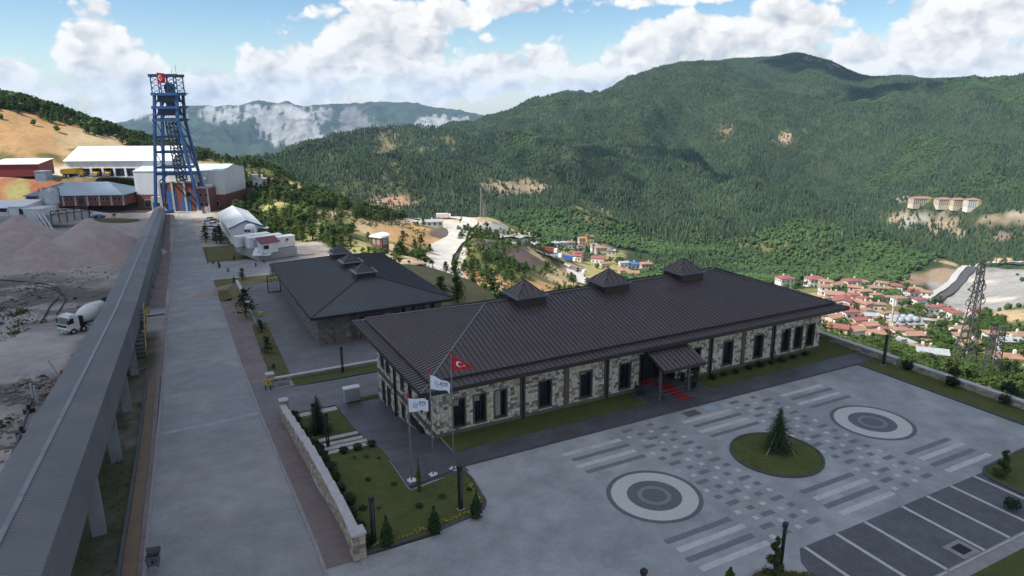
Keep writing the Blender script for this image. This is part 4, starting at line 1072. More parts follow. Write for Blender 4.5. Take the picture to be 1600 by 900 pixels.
 strip_rs('pavement', -12.4, -8.5, 78, 84, .055, M_COURT, thick=.15)
 strip_rs('drain_channel', -9.75, -9.0, -40, 45, .02, M_SOILW, thick=.1)
 strip_rs('channel_kerb', -9.98, -9.77, -40, 45, .09, M_CURB, thick=.3)
 strip_rs('channel_kerb', -8.98, -8.6, -40, 45, .05, M_PINKW, thick=.2)
courtyard()
west_garden()
roadway()
def glass_mat(name, col=(0.012, 0.016, 0.02), rough=0.06):
 mt, T_, b = new_mat(name)
 b.inputs['Base Color'].default_value = (*col, 1); b.inputs['Roughness'].default_value = rough
 b.inputs['Specular IOR Level'].default_value = 0.6
 return mt
M_GLASS = glass_mat('window_glass')
def stone_mat():
 mt, T_, b = new_mat('wall_stone')
 at = T_.n('ShaderNodeAttribute', attribute_name='tone').outputs['Color']
 pos = T_.n('ShaderNodeNewGeometry').outputs['Position']
 hs = T_.n('ShaderNodeHueSaturation'); T_.l(at, hs.inputs['Color'])
 T_.l(T_.math('MULTIPLY_ADD', T_.noise(pos, 7, 6, 0.65), 0.9, 0.55), hs.inputs['Value'])
 T_.l(hs.outputs[0], b.inputs['Base Color']); b.inputs['Roughness'].default_value = 0.9
 bn = T_.n('ShaderNodeBump'); bn.inputs['Strength'].default_value = 0.5; bn.inputs['Distance'].default_value = 0.03
 T_.l(T_.noise(pos, 14, 5), bn.inputs['Height']); T_.l(bn.outputs[0], b.inputs['Normal'])
 return mt
M_STONE = stone_mat()
STONES = [((0.634, 0.595, 0.452), 30), ((0.596, 0.512, 0.399), 26), ((0.634, 0.64, 0.543), 16), ((0.43, 0.372, 0.301), 12), ((0.235, 0.221, 0.202), 9), ((0.152, 0.144, 0.14), 8), ((0.361, 0.221, 0.147), 7), ((0.578, 0.388, 0.226), 6), ((0.307, 0.247, 0.186), 6)]
_st_c = [c for c, w in STONES]; _st_w = [w for c, w in STONES]
def stone_fields(x0, x1, z0, z1, holes, rr, w=(0.20, 0.37), h=(0.19, 0.27), zfloor=None):
 """courses of squared stones filling a wall field round its openings; yields (xa, za, xb, zb)"""
 out = []
 z = z0
 while z < z1 - 0.06:
  hh = min(rr.uniform(*h), z1 - z)
  if z1 - z - hh < 0.1: hh = z1 - z
  spans = [(x0, x1)]
  for ha, hb, za, zb in holes:
   if z + hh * 0.5 > za and z + hh * 0.5 < zb:
    spans = [s for a, b in spans for s in ((a, min(b, ha)), (max(a, hb), b)) if s[1] - s[0] > 0.06]
  for a, b in spans:
   x = a
   while x < b - 1e-4:
    ww = min(rr.uniform(*w), b - x)
    if b - x - ww < 0.14: ww = b - x
    if zfloor is None or z + hh > zfloor(x + ww / 2):
     out.append((x, z, x + ww, z + hh))
    x += ww
  z += hh
 return out
def stone_verts(f, rr, frame):
 """a stone proud of the wall; frame maps (along, up, out) to xyz"""
 a, z, b, t = f
 gp = 0.010; d = rr.uniform(0.018, 0.055); k = 0.014
 j = lambda: rr.uniform(-0.008, 0.008)
 lo = [(a + gp, z + gp), (b - gp, z + gp), (b - gp, t - gp), (a + gp, t - gp)]
 hi = [(a + gp + k + j(), z + gp + k + j()), (b - gp - k + j(), z + gp + k + j()), (b - gp - k + j(), t - gp - k + j()), (a + gp + k + j(), t - gp - k + j())]
 vs = [frame(p[0], p[1], 0.0) for p in lo] + [frame(p[0], p[1], d + rr.uniform(-.006, .006)) for p in hi]
 return vs, [(4, 5, 6, 7), (0, 1, 5, 4), (1, 2, 6, 5), (2, 3, 7, 6), (3, 0, 4, 7)]
def set_tones(me, tones):
 at = me.attributes.new('tone', 'FLOAT_COLOR', 'FACE')
 at.data.foreach_set('color', np.array([(*t, 1) for t in tones], np.float32).ravel())
def stone_face(parent, fields, frame, rr, single, name='stone_facing', palette=None):
 """the first `single` stones are parts of their own, the others one joined facing"""
 pc, pw = (palette or (_st_c, _st_w))
 b = MB(); tones = []
 for i, f in enumerate(fields):
  vs, fs = stone_verts(f, rr, frame)
  c = rr.choices(pc, pw)[0]; q = rr.uniform(.85, 1.15); c = tuple(min(.6, x * q) for x in c)
  if i < single:
   m1 = MB().add(vs, fs); me = m1.mesh('stone', M_STONE); set_tones(me, [c] * 5)
   link('stone', me, parent)
  else:
   b.add(vs, fs); tones += [c] * 5
 if b.v:
  me = b.mesh(name, M_STONE); set_tones(me, tones)
  link(name, me, parent, kind='stuff')
def seam_panel(pts, rib_a, rib_b, up, rw=0.026, rh=0.045):
 """a roof sheet (pts, in its plane) and the raised fold along the edge rib_a-rib_b"""
 b = MB().add(pts, [tuple(range(len(pts)))])
 a = Vector(rib_a); c = Vector(rib_b); d = (c - a)
 if d.length > 0.05:
  d.normalize(); u = Vector(up); x = d.cross(u).normalized() * (rw / 2)
  vs = [a - x, a + x, a + x + u * rh, a - x + u * rh, c - x, c + x, c + x + u * rh, c - x + u * rh]
  b.add(vs, [(0, 4, 7, 3), (3, 7, 6, 2), (2, 6, 5, 1), (0, 3, 2, 1), (4, 5, 6, 7)], 1)
 return b
def hip_roof_panels(parent, L, Wd, ins0, z0, ins1, z1, pitch, mat_, sides, seam=None, rib=(0.026, 0.045), ox=0.0, oy=0.0, joined=()):
 """sheets of one hip-roof ring from inset ins0 (height z0) to ins1 (height z1) for a plan L x Wd"""
 sl = (z1 - z0) / (ins1 - ins0)
 def P(side, t, i):
  z = z0 + (i - ins0) * sl
  if side == 'f': return (ox + t, oy + i, z)
  if side == 'l': return (ox + i, oy + Wd - t, z)
  if side == 'b': return (ox + L - t, oy + Wd - i, z)
  return (ox + L - i, oy + t, z)
 nrm = {'f': (0, -sl, 1), 'l': (-sl, 0, 1), 'b': (0, sl, 1), 'r': (sl, 0, 1)}
 for side in sides:
  ln = L if side in 'fb' else Wd
  n = max(1, round((ln - 2 * ins0) / pitch)); st = (ln - 2 * ins0) / n
  top = lambda t: min(t, ln - t, ins1)
  jb = MB()
  up = Vector(nrm[side]).normalized()
  for k in range(n):
   ta, tb = ins0 + k * st, ins0 + (k + 1) * st
   pts = [P(side, ta, ins0), P(side, tb, ins0)]
   if top(tb) - ins0 > 1e-4: pts.append(P(side, tb, top(tb)))
   for kk in (ln - ins1, ins1):
    if ta + 1e-4 < kk < tb - 1e-4: pts.append(P(side, kk, ins1))
   if top(ta) - ins0 > 1e-4: pts.append(P(side, ta, top(ta)))
   if len(pts) < 3: continue
   pb = seam_panel(pts, P(side, ta, ins0), P(side, ta, top(ta)), up, *rib)
   if side in joined: jb.add(pb.v, pb.f); jb.mi[-len(pb.f):] = pb.mi
   else: pb.build('roof_panel', [mat_, seam or M_SEAM], parent)
  if side in joined: jb.build('roof_panels_far_side', [mat_, seam or M_SEAM], parent, kind='stuff')
def ridge_cap(parent, pts, w, mat_, name='hip_cap'):
 for a, b in pts:
  q = MB().bar(a, b, w, 0.07)
  q.build(name, mat_, parent)
def cupola(parent, cx, cy_, half, zb, ze, za, curb, mats):
 """louvred lantern: curb box, flat eave tray, pyramid cap with standing seams"""
 c = MB().box(cx - curb, cy_ - curb, zb, cx + curb, cy_ + curb, ze - 0.03).build('cupola', mats['curb'], parent)
 sl = MB()
 for k in range(3):
  z = ze - 0.13 - k * 0.17
  e = curb + 0.02
  sl.box(cx - e, cy_ - e, z, cx + e, cy_ + e, z + 0.045)
 sl.build('louvre', mats['seam'], c)
 e = MB()
 e.add([(cx - half, cy_ - half, ze), (cx + half, cy_ - half, ze), (cx + half, cy_ + half, ze), (cx - half, cy_ + half, ze),
   (cx - half, cy_ - half, ze + .05), (cx + half, cy_ - half, ze + .05), (cx + half, cy_ + half, ze + .05), (cx - half, cy_ + half, ze + .05),
   (cx - half * .8, cy_ - half * .8, ze + .13), (cx + half * .8, cy_ - half * .8, ze + .13), (cx + half * .8, cy_ + half * .8, ze + .13), (cx - half * .8, cy_ + half * .8, ze + .13)],
   [(3, 2, 1, 0), (0, 1, 5, 4), (1, 2, 6, 5), (2, 3, 7, 6), (3, 0, 4, 7), (4, 5, 9, 8), (5, 6, 10, 9), (6, 7, 11, 10), (7, 4, 8, 11)])
 e.build('eave_tray', mats['tray'], c)
 p = MB(); q = half * .8; z0 = ze + .131
 cor = [(-q, -q), (q, -q), (q, q), (-q, q)]
 for i in range(4):
  a, b_ = cor[i], cor[(i + 1) % 4]
  n = 5
  for k in range(n):
   t0, t1 = k / n, (k + 1) / n
   def S(t, f):
    x = a[0] + (b_[0] - a[0]) * t; y = a[1] + (b_[1] - a[1]) * t
    hf = min(t, 1 - t) * 2 * f
    m0 = ((a[0] + b_[0]) / 2, (a[1] + b_[1]) / 2)
    return (cx + x - m0[0] * hf, cy_ + y - m0[1] * hf, z0 + (za - z0) * hf)
   pts = [S(t0, 0), S(t1, 0), S(t1, 1)] + ([(cx, cy_, za)] if t0 < .5 < t1 else []) + ([S(t0, 1)] if t0 > 0 else [])
   p.add(pts, [tuple(range(len(pts)))])
   if t0 > 0: p.bar(S(t0, 0), S(t0, 1), 0.03, 0.05, mi=1)
  p.bar((cx + a[0], cy_ + a[1], z0), (cx, cy_, za), 0.06, 0.06, mi=1)
 p.build('cap', [mats['roof'], mats['seam']], c)
 return c
def window(parent, frame, a, b, z0, z1, depth=0.28, blind=0.0, fw=0.11, hole=True, name='window'):
 """recessed window; frame(along, up, out). frame part > pane, blind"""
 m = MB()
 F = frame
 o = 0.075
 for xa, xb, za, zb in ((a, a + fw, z0, z1), (b - fw, b, z0, z1), (a + fw, b - fw, z1 - fw, z1), (a + fw, b - fw, z0, z0 + fw * .8)):
  vs = [F(xa, za, -depth), F(xb, za, -depth), F(xb, zb, -depth), F(xa, zb, -depth), F(xa, za, o), F(xb, za, o), F(xb, zb, o), F(xa, zb, o)]
  m.add(vs, [(4, 5, 6, 7), (0, 1, 5, 4), (1, 2, 6, 5), (2, 3, 7, 6), (3, 0, 4, 7)])
 w = m.build(name, M_TRIM, parent)
 ai, bi, zi, zj = a + fw, b - fw, z0 + fw * .8, z1 - fw
 sash = MB(); d = -depth + 0.03; t = 0.05
 for xa, xb, za, zb in ((ai, ai + t, zi, zj), (bi - t, bi, zi, zj), (ai + t, bi - t, zj - t, zj), (ai + t, bi - t, zi, zi + t), (ai + t + (bi - ai - 2 * t) * .62, ai + t + (bi - ai - 2 * t) * .62 + t, zi + t, zj - t)):
  vs = [F(xa, za, d), F(xb, za, d), F(xb, zb, d), F(xa, zb, d), F(xa, za, d + .05), F(xb, za, d + .05), F(xb, zb, d + .05), F(xa, zb, d + .05)]
  sash.add(vs, [(4, 5, 6, 7), (0, 1, 5, 4), (1, 2, 6, 5), (2, 3, 7, 6), (3, 0, 4, 7)])
 sash.build('sash', M_STEEL, w)
 MB().add([F(ai, zi, d + .012), F(bi, zi, d + .012), F(bi, zj, d + .012), F(ai, zj, d + .012)], [(0, 1, 2, 3)]).build('pane', M_GLASS, w)
 if blind:
  zb = zj - (zj - zi) * blind
  xb = ai + t + (bi - ai - 2 * t) * .62
  MB().add([F(ai + t, zb, d + .018), F(xb, zb, d + .018), F(xb, zj - t, d + .018), F(ai + t, zj - t, d + .018)], [(0, 1, 2, 3)]).build('blind', M_BLIND, w)
 return w
# ================================================================ main building
EL, EW = 44.25, 18.66          # eaves plan
WI = 1.71                      # wall set in from the eaves
def main_building():
 rr = random.Random(31)
 root = empty('office_building', (0, 0, 0), label='long stone faced office building with brown standing seam hip roof and three lanterns', cat='building')
 x0, x1, y0, y1 = WI, EL - WI, WI, EW - WI
 d0, d1 = 20.15, 24.1         # doorway
 FZ = 4.33
 front = lambda a, z, o: (a, y0 - o, z)
 west = lambda a, z, o: (x0 - o, a, z)
 wins = [(2.95, 4.08), (4.65, 5.78), (6.38, 7.55), (10.25, 11.55), (14.1, 15.4), (18.0, 19.3), (25.7, 27.0), (29.6, 30.9), (33.45, 34.75), (37.1, 38.35), (38.8, 40.05), (40.5, 41.75)]
 WZ0, WZ1 = 0.52, 2.95
 holes = [(a, b, WZ0, WZ1) for a, b in wins] + [(d0, d1, -1, 3.4)]
 pil = [(8.65, 9.1), (12.65, 13.1), (16.55, 17.0), (27.9, 28.35), (31.9, 32.35), (35.75, 36.2)]
 def wall_field(frame, a0, a1, zb, zt, hs, nm):
  m = MB()
  xs = sorted({a0, a1, *[h[0] for h in hs], *[h[1] for h in hs]})
  for i in range(len(xs) - 1):
   zs = [(zb, zt)]
   for h in hs:
    if h[0] <= xs[i] + 1e-6 and h[1] >= xs[i + 1] - 1e-6:
     zs = [s for p, q in zs for s in ((p, min(q, h[2])), (max(p, h[3]), q)) if s[1] - s[0] > 1e-3]
   for p, q in zs:
    vs = [frame(xs[i], p, 0), frame(xs[i + 1], p, 0), frame(xs[i + 1], q, 0), frame(xs[i], q, 0), frame(xs[i], p, -.32), frame(xs[i + 1], p, -.32), frame(xs[i + 1], q, -.32), frame(xs[i], q, -.32)]
    m.add(vs, [(0, 1, 2, 3), (7, 6, 5, 4), (4, 5, 1, 0), (5, 6, 2, 1), (6, 7, 3, 2), (7, 4, 0, 3)])
  return m.build(nm, M_MORTAR, root)
 wall_field(front, x0, x1, 0.0, FZ, holes, 'wall')
 uw = [(14.6, 15.62), (13.0, 14.02), (9.0, 9.95), (7.0, 7.95), (4.55, 5.5), (2.75, 3.7)]
 lw = [(14.6, 15.62, -2.5, -.35), (13.0, 14.02, -2.4, -.35), (9.0, 9.95, -1.75, -.35), (7.0, 7.95, -1.35, -.35)]
 whole = [(a, b, 0.85, 2.95) for a, b in uw] + lw
 wall_field(west, y0 + .001, y1, -3.2, FZ, whole, 'wall')
 MB().box(x0 + .4, y1 - .3, -3.4, x1, y1, FZ).build('wall', M_MORTAR, root)
 MB().box(x1 - .3, y0 + .33, -1.0, x1, y1 - .31, FZ).build('wall', M_MORTAR, root)
 MB().box(x0 + .36, y0 + .36, -2.9, x1 - .34, y1 - .34, -2.8).build('floor', M_DARK, root)
 cuts = [x0, *[p for q in pil for p in q], x1]
 fields = []
 for i in range(0, len(cuts) - 1, 2):
  a, b = cuts[i], cuts[i + 1]
  hs = [(p, q, z0, z1) for p, q, z0, z1 in holes if p < b and q > a]
  fields += stone_fields(a, b, 0.36, FZ - .02, hs, rr)
 fields.sort(key=lambda f: f[0])
 stone_face(root, fields, front, rr, 230)
 wf = []
 wh = [(a - .0, b, 0.85, 2.95) for a, b in uw] + lw
 for a, b in ((y0 + .02, 11.1), (11.5, y1)):
  wf += stone_fields(a, b, 0.36, FZ - .02, wh, rr)
  wf += stone_fields(a, b, -3.0, 0.02, wh, rr, zfloor=lambda v: gh(v) - .05)
 wf.sort(key=lambda f: f[0])
 stone_face(root, wf, west, rr, 60)
 p = MB().box(x0 - .09, y0 - .09, -.12, d0, y0 - .002, .36).box(d1, y0 - .09, -.12, x1 + .05, y0 - .002, .36)
 p.build('plinth', M_PLINTH, root)
 MB().box(x0 - .12, y0 - .092, .03, x0 - .002, y1, .35).build('string_course', M_TRIM, root)
 for a, b in pil:
  dark = abs(a - 12.65) > .1 and abs(a - 31.9) > .1
  q = MB().box(a, y0 - .12, .361, b, y0 - .003, FZ - .02)
  o = q.build('pilaster', M_TRIM, root)
  if dark:
   MB().box((a + b) / 2 - .07, y0 - .24, -.08, (a + b) / 2 + .07, y0 - .123, FZ - .03).build('downpipe', M_STEEL, o)
 o = MB().box(x0 - .12, 11.1, -2.3, x0 - .003, 11.5, FZ - .02).build('pilaster', M_TRIM, root)
 MB().box(x0 - .24, 11.22, -2.3, x0 - .123, 11.38, FZ - .03).build('downpipe', M_STEEL, o)
 MB().box(x0 - .32, 4.3, -.74, x0 - .004, 7.0, -.42).build('area_grate', M_DARK, root)
 bl = [.28, .26, 1.0, 0, .12, 0, .2, 0, 0, .15, 0, 0]
 for (a, b), k in zip(wins, bl):
  window(root, front, a, b, WZ0, WZ1, blind=k)
 for a, b in uw: window(root, west, a, b, .85, 2.95, blind=rr.choice((0, 0, .3)))
 for a, b, z0, z1 in lw: window(root, west, a, b, z0, z1)
 MB().box(d0 + .01, y0 + .9, .46, d1 - .01, y0 + 1.0, 3.38).build('door_screen', M_GLASS, root)
 q = MB()
 for a in (d0 + .1, d0 + 1.15, (d0 + d1) / 2 - .03, d1 - 1.2, d1 - .16): q.box(a, y0 + .82, .46, a + .07, y0 + .899, 3.3)
 q.box(d0 + .1, y0 + .81, 2.6, d1 - .1, y0 + .82 + .06, 2.68)
 q.build('door_frame', M_STEEL, root)
 MB().box(d0 - .0, y0 - .06, .36, d0 + .16, y0 + .9, 3.38).box(d1 - .16, y0 - .06, .36, d1, y0 + .9, 3.38).box(d0 + .16, y0 - .06, 3.22, d1 - .16, y0 + .9, 3.39).build('door_reveal', M_STEEL, root)
 pr = empty('porch'); pr.parent = root
 za, zb = 4.28, 3.28; ya, yb = .75, -1.95; xa, xb = 19.75, 24.15
 sl = (za - zb) / (ya - yb)
 MB().add([(xa, ya, za - .3), (xb, ya, za - .3), (xb, yb, zb - .3), (xa, yb, zb - .3), (xa, ya, za - .02), (xb, ya, za - .02), (xb, yb, zb - .02), (xa, yb, zb - .02)],
    [(0, 1, 2, 3), (7, 6, 5, 4), (4, 5, 1, 0), (5, 6, 2, 1), (6, 7, 3, 2), (7, 4, 0, 3)]).build('porch_deck', M_FASCIA, pr)
 n = 10
 for k in range(n):
  a = xa + (xb - xa) * k / n; b = xa + (xb - xa) * (k + 1) / n
  seam_panel([(a, yb - .02, zb), (b, yb - .02, zb), (b, ya, za), (a, ya, za)], (a, yb - .02, zb), (a, ya, za), Vector((0, -sl, 1)).normalized()).build('roof_panel', [M_ROOF, M_SEAM], pr)
 for x in (20.55, 23.6):
  MB().box(x - .1, -.72, .08, x + .1, -.52, zb + .14).box(x - .2, -.82, .08, x + .2, -.42, .12).build('porch_column', M_TRIM, pr)
 for k in range(4):
  y = .35 - k * .42
  MB().box(20.95, -1.3 if k == 0 else y - .42, .08, 23.85, y, .47 - k * .095).build('step', M_PAVE_DARK, pr) if k else MB().box(20.2, -.02, .08, 24.2, y0 + .9, .468).build('landing', M_PAVE_DARK, pr)
 rf = MB()
 rf.add([(0, 0, 4.3), (EL, 0, 4.3), (EL, EW, 4.3), (0, EW, 4.3), (0, 0, 4.60), (EL, 0, 4.60), (EL, EW, 4.60), (0, EW, 4.60)], [(3, 2, 1, 0), (0, 1, 5, 4), (1, 2, 6, 5), (2, 3, 7, 6), (3, 0, 4, 7)])
 i1, z1 = 1.0, 4.79
 rf.add([(0, 0, 4.60), (EL, 0, 4.60), (EL, EW, 4.60), (0, EW, 4.60), (i1 + .1, i1 + .1, z1 - .02), (EL - i1 - .1, i1 + .1, z1 - .02), (EL - i1 - .1, EW - i1 - .1, z1 - .02), (i1 + .1, EW - i1 - .1, z1 - .02)], [(0, 1, 5, 4), (1, 2, 6, 5), (2, 3, 7, 6), (3, 0, 4, 7)])
 roof = rf.build('roof', M_FASCIA, root)
 up0 = 5.0; rz = 7.45; hw = EW / 2
 st = MB()
 st.add([(i1, i1, z1 - .05), (EL - i1, i1, z1 - .05), (EL - i1, EW - i1, z1 - .05), (i1, EW - i1, z1 - .05), (i1, i1, up0 - .02), (EL - i1, i1, up0 - .02), (EL - i1, EW - i1, up0 - .02), (i1, EW - i1, up0 - .02), (hw, hw, rz - .05), (EL - hw, hw, rz - .05)],
   [(0, 1, 5, 4), (1, 2, 6, 5), (2, 3, 7, 6), (3, 0, 4, 7), (4, 5, 9, 8), (5, 6, 9), (6, 7, 8, 9), (7, 4, 8)])
 st.build('roof_step', M_SEAM, roof)
 hip_roof_panels(roof, EL, EW, 0.0, 4.63, i1 + .05, z1 + .01, .42, M_ROOF, 'flbr', joined='br')
 hip_roof_panels(roof, EL - 2 * i1 + .12, EW - 2 * i1 + .12, 0.0, up0, hw - i1 + .06, rz, .42, M_ROOF, 'flbr', ox=i1 - .06, oy=i1 - .06, joined='br')
 light = pmat('hip_flashing', (0.17, 0.17, 0.18), rough=0.35, metal=0.3)
 A = (i1, i1, up0 + .04); B = (EL - i1, i1, up0 + .04); C = (i1, EW - i1, up0 + .04); D = (EL - i1, EW - i1, up0 + .04)
 Lr = (hw, hw, rz + .04); Rr = (EL - hw, hw, rz + .04)
 for a, b in ((A, Lr), (C, Lr), (B, Rr), (D, Rr)): MB().bar(a, b, .14, .06).build('hip_cap', light if a in (A, C) else M_ROOF, roof)
 for a, b in (((0.02, .02, 4.66), (i1, i1, z1 + .03)), ((.02, EW - .02, 4.66), (i1, EW - i1, z1 + .03)), ((EL - .02, .02, 4.66), (EL - i1, i1, z1 + .03))): MB().bar(a, b, .12, .05).build('hip_cap', light, roof)
 MB().bar(Lr, Rr, .2, .07).build('ridge_cap', M_ROOF, roof)
 mats = dict(curb=M_FASCIA, tray=pmat('lantern_tray', (0.075, 0.075, 0.082), rough=0.35), roof=M_ROOF, seam=M_SEAM)
 for u in (13.2, 22.15, 31.15): cupola(roof, u, 9.33, 1.66, 6.7, 7.78, 9.06, 1.36, mats)
# ================================================================ second building
def second_building():
 rr = random.Random(5)
 L2, W2 = 18.75, 32.8; oy = 39.4; ze = -1.0; zr = 1.4; zg = YARD
 root = empty('workshop_building', (0, 0, 0), label='low dark grey hip roofed stone hall with three lanterns in a row behind the office', cat='building')
 x0, x1, y0, y1 = 1.15, L2 - 1.15, oy + 1.9, oy + W2 - 1.2
 pal = ([(0.21, 0.18, 0.165), (0.17, 0.15, 0.135), (0.255, 0.225, 0.20), (0.135, 0.115, 0.105), (0.20, 0.165, 0.15)], [5, 4, 3, 2, 3])
 front = lambda a, z, o: (a, y0 - o, z)
 west = lambda a, z, o: (x0 - o, y0 + (y1 - y0) - (a - y0), z)
 m = MB().box(x0, y0, zg - .3, x1, y0 + .4, ze - .3).box(x0, y0 + .4, zg - .3, x0 + .4, y1, ze - .3).box(x1 - .4, y0 + .4, zg - 1.5, x1, y1, ze - .3).box(x0 + .4, y1 - .4, zg - 1.5, x1 - .4, y1, ze - .3)
 m.build('wall', M_MORTAR, root)
 holes = [(6.3, 9.4, zg, zg + 2.9)]
 stone_face(root, stone_fields(x0, 5.2, zg, ze - .3, [], rr, (.28, .6), (.18, .3)) + stone_fields(6.0, 11.2, zg, ze - .3, holes, rr, (.28, .6), (.18, .3)), front, rr, 0, palette=pal)
 stone_face(root, stone_fields(y0, y1, zg, ze - .3, [], rr, (.28, .6), (.18, .3)), west, rr, 0, palette=pal)
 pl = pmat('pale_green_panel', (0.23, 0.245, 0.20), rough=0.7)
 MB().box(11.2, y0 - .06, zg, x1, y0 - .003, ze - .3).build('panel_front', pl, root)
 for a in (5.2, 11.0, 14.2): MB().box(a, y0 - .16, zg, a + .75, y0 - .062, ze - .3).build('pilaster', M_TRIM, root)
 M_ORANGE = pmat('orange_door_wood', (0.30, 0.085, 0.03), (0.24, 0.07, 0.028), 4, 0.5)
 MB().box(6.3, y0 - .03, zg, 9.4, y0 - .004, zg + 2.9).build('door_recess', M_DARK, root)
 for a in (6.4, 7.9):
  dl = MB().box(a, y0 - .09, zg + .02, a + 1.45, y0 - .034, zg + 1.5).build('door', M_ORANGE, root)
  MB().bar((a + .2, y0 - .13, zg + .9), (a + .2, y0 - .13, zg + 1.2), .04).build('handle', M_STEEL, dl)
 for k in range(4):
  w = MB().box(12.0 + k * 1.35, y0 - .11, ze - 1.55, 12.5 + k * 1.35, y0 - .063, ze - .55).build('window', M_STEEL, root)
  MB().box(12.05 + k * 1.35, y0 - .118, ze - 1.5, 12.45 + k * 1.35, y0 - .112, ze - .6).build('pane', M_GLASS, w)
 gt = MB()
 yy = y1 - 1.0
 for a, b in (((x0 - 2.0, yy, zg), (x0 - 2.0, yy, zg + 2.7)), ((x0 - .1, yy, zg), (x0 - .1, yy, zg + 2.7)), ((x0 - 2.0, yy, zg + 2.7), (x0 - .1, yy, zg + 2.7)), ((x0 - 2.0, yy, zg + .1), (x0 - .1, yy, zg + .1))): gt.bar(a, b, .12)
 for k in range(1, 6): gt.bar((x0 - 2 + k * .32, yy, zg + .1), (x0 - 2 + k * .32, yy, zg + 2.7), .035)
 gt.build('barred_gate', M_STEEL, root)
 rf = MB()
 rf.add([(0, oy, ze - .34), (L2, oy, ze - .34), (L2, oy + W2, ze - .34), (0, oy + W2, ze - .34), (0, oy, ze - .03), (L2, oy, ze - .03), (L2, oy + W2, ze - .03), (0, oy + W2, ze - .03), (L2 / 2, oy + L2 / 2, zr - .04), (L2 / 2, oy + W2 - L2 / 2, zr - .04)],
   [(3, 2, 1, 0), (0, 1, 5, 4), (1, 2, 6, 5), (2, 3, 7, 6), (3, 0, 4, 7), (4, 5, 8), (5, 6, 9, 8), (6, 7, 9), (7, 4, 8, 9)])
 roof = rf.build('roof', pmat('dark_grey_fascia', (0.02, 0.021, 0.022), rough=0.6), root)
 seam2 = pmat('grey_seam', (0.026, 0.030, 0.033), rough=0.5)
 hip_roof_panels(roof, L2, W2, 0.0, ze, L2 / 2, zr, .46, M_ROOF2, 'flr', seam=seam2, rib=(.03, .04), oy=oy, joined='r')
 hip_roof_panels(roof, L2, W2, 0.0, ze, L2 / 2, zr, .46, M_ROOF2, 'b', seam=seam2, rib=(.03, .04), oy=oy, joined='b')
 for a, b in (((0, oy), (L2 / 2, oy + L2 / 2)), ((L2, oy), (L2 / 2, oy + L2 / 2)), ((0, oy + W2), (L2 / 2, oy + W2 - L2 / 2)), ((L2, oy + W2), (L2 / 2, oy + W2 - L2 / 2))):
  MB().bar((*a, ze + .03), (*b, zr + .03), .14, .06).build('hip_cap', M_SEAM, roof)
 MB().bar((L2 / 2, oy + L2 / 2, zr + .03), (L2 / 2, oy + W2 - L2 / 2, zr + .03), .16, .06).build('ridge_cap', M_ROOF2, roof)
 mats = dict(curb=pmat('lantern_curb_rust', (0.075, 0.035, 0.028), rough=0.6), tray=pmat('lantern_tray_grey', (0.12, 0.125, 0.13), rough=0.35), roof=M_ROOF2, seam=seam2)
 for v in (49.2, 56.2, 63.0): cupola(roof, L2 / 2, v, 1.6, .8, 1.72, 3.0, 1.3, mats)
main_building()
second_building()
# ================================================================ walls round the grounds
WALLPAL = ([(0.40, 0.34, 0.27), (0.34, 0.27, 0.20), (0.45, 0.40, 0.33), (0.28, 0.22, 0.165), (0.37, 0.29, 0.20), (0.22, 0.20, 0.18)], [6, 4, 4, 2, 3, 1])
def wall_run(root, p, q, zt, zb, w, over=.06, cap=.10, rr=None, sides=(1, -1), stones=True, capname='coping', clen=1.2):
 """straight run of stone wall from p to q with coping slabs"""
 dx, dy = q[0] - p[0], q[1] - p[1]; L_ = math.hypot(dx, dy); ux, uy = dx / L_, dy / L_; nx, ny = -uy, ux
 def P(a, o, z): return (p[0] + ux * a + nx * o, p[1] + uy * a + ny * o, z)
 h = w / 2 - .03
 m = MB().add([P(0, -h, zb), P(L_, -h, zb), P(L_, h, zb), P(0, h, zb), P(0, -h, zt), P(L_, -h, zt), P(L_, h, zt), P(0, h, zt)],
     [(3, 2, 1, 0), (4, 5, 6, 7), (0, 1, 5, 4), (1, 2, 6, 5), (2, 3, 7, 6), (3, 0, 4, 7)])
 m.build('wall_body', M_MORTAR, root)
 if stones:
  for s in sides:
   fr = (lambda a, z, o: P(a, -h - o, z)) if s == 1 else (lambda a, z, o: P(L_ - a, h + o, z))
   stone_face(root, stone_fields(0, L_, zb, zt - .01, [], rr, (.22, .5), (.16, .26)), fr, rr, 0, palette=WALLPAL)
 n = max(1, round(L_ / clen)); o = w / 2 + over
 for k in range(n):
  a, b = L_ * k / n + .006, L_ * (k + 1) / n - .006
  z = zt + rr.uniform(0, .008)
  MB().add([P(a, -o, z), P(b, -o, z), P(b, o, z), P(a, o, z), P(a, -o, z + cap), P(b, -o, z + cap), P(b, o, z + cap), P(a, o, z + cap)],
     [(3, 2, 1, 0), (4, 5, 6, 7), (0, 1, 5, 4), (1, 2, 6, 5), (2, 3, 7, 6), (3, 0, 4, 7)]).build(capname, M_COPING, root)
def pillar(x, y, z0, h, label, w=.62, rr=None):
 rr = rr or random.Random(int(x * 10 + y))
 r = tag(empty('gate_pillar', (x, y, z0)), label, 'gate pillar')
 a = w / 2
 MB().box(-a, -a, -.3, a, a, h).build('pillar_body', M_MORTAR, r)
 for fr in (lambda t, z, o: (t, -a - o, z), lambda t, z, o: (-a - o, -t, z), lambda t, z, o: (-t, a + o, z), lambda t, z, o: (a + o, t, z)):
  stone_face(r, stone_fields(-a, a, 0, h, [], rr, (.22, .62), (.2, .3)), fr, rr, 0, palette=WALLPAL)
 MB().box(-a - .08, -a - .08, h, a + .08, a + .08, h + .1).build('cap_slab', M_COPING, r)
 return r
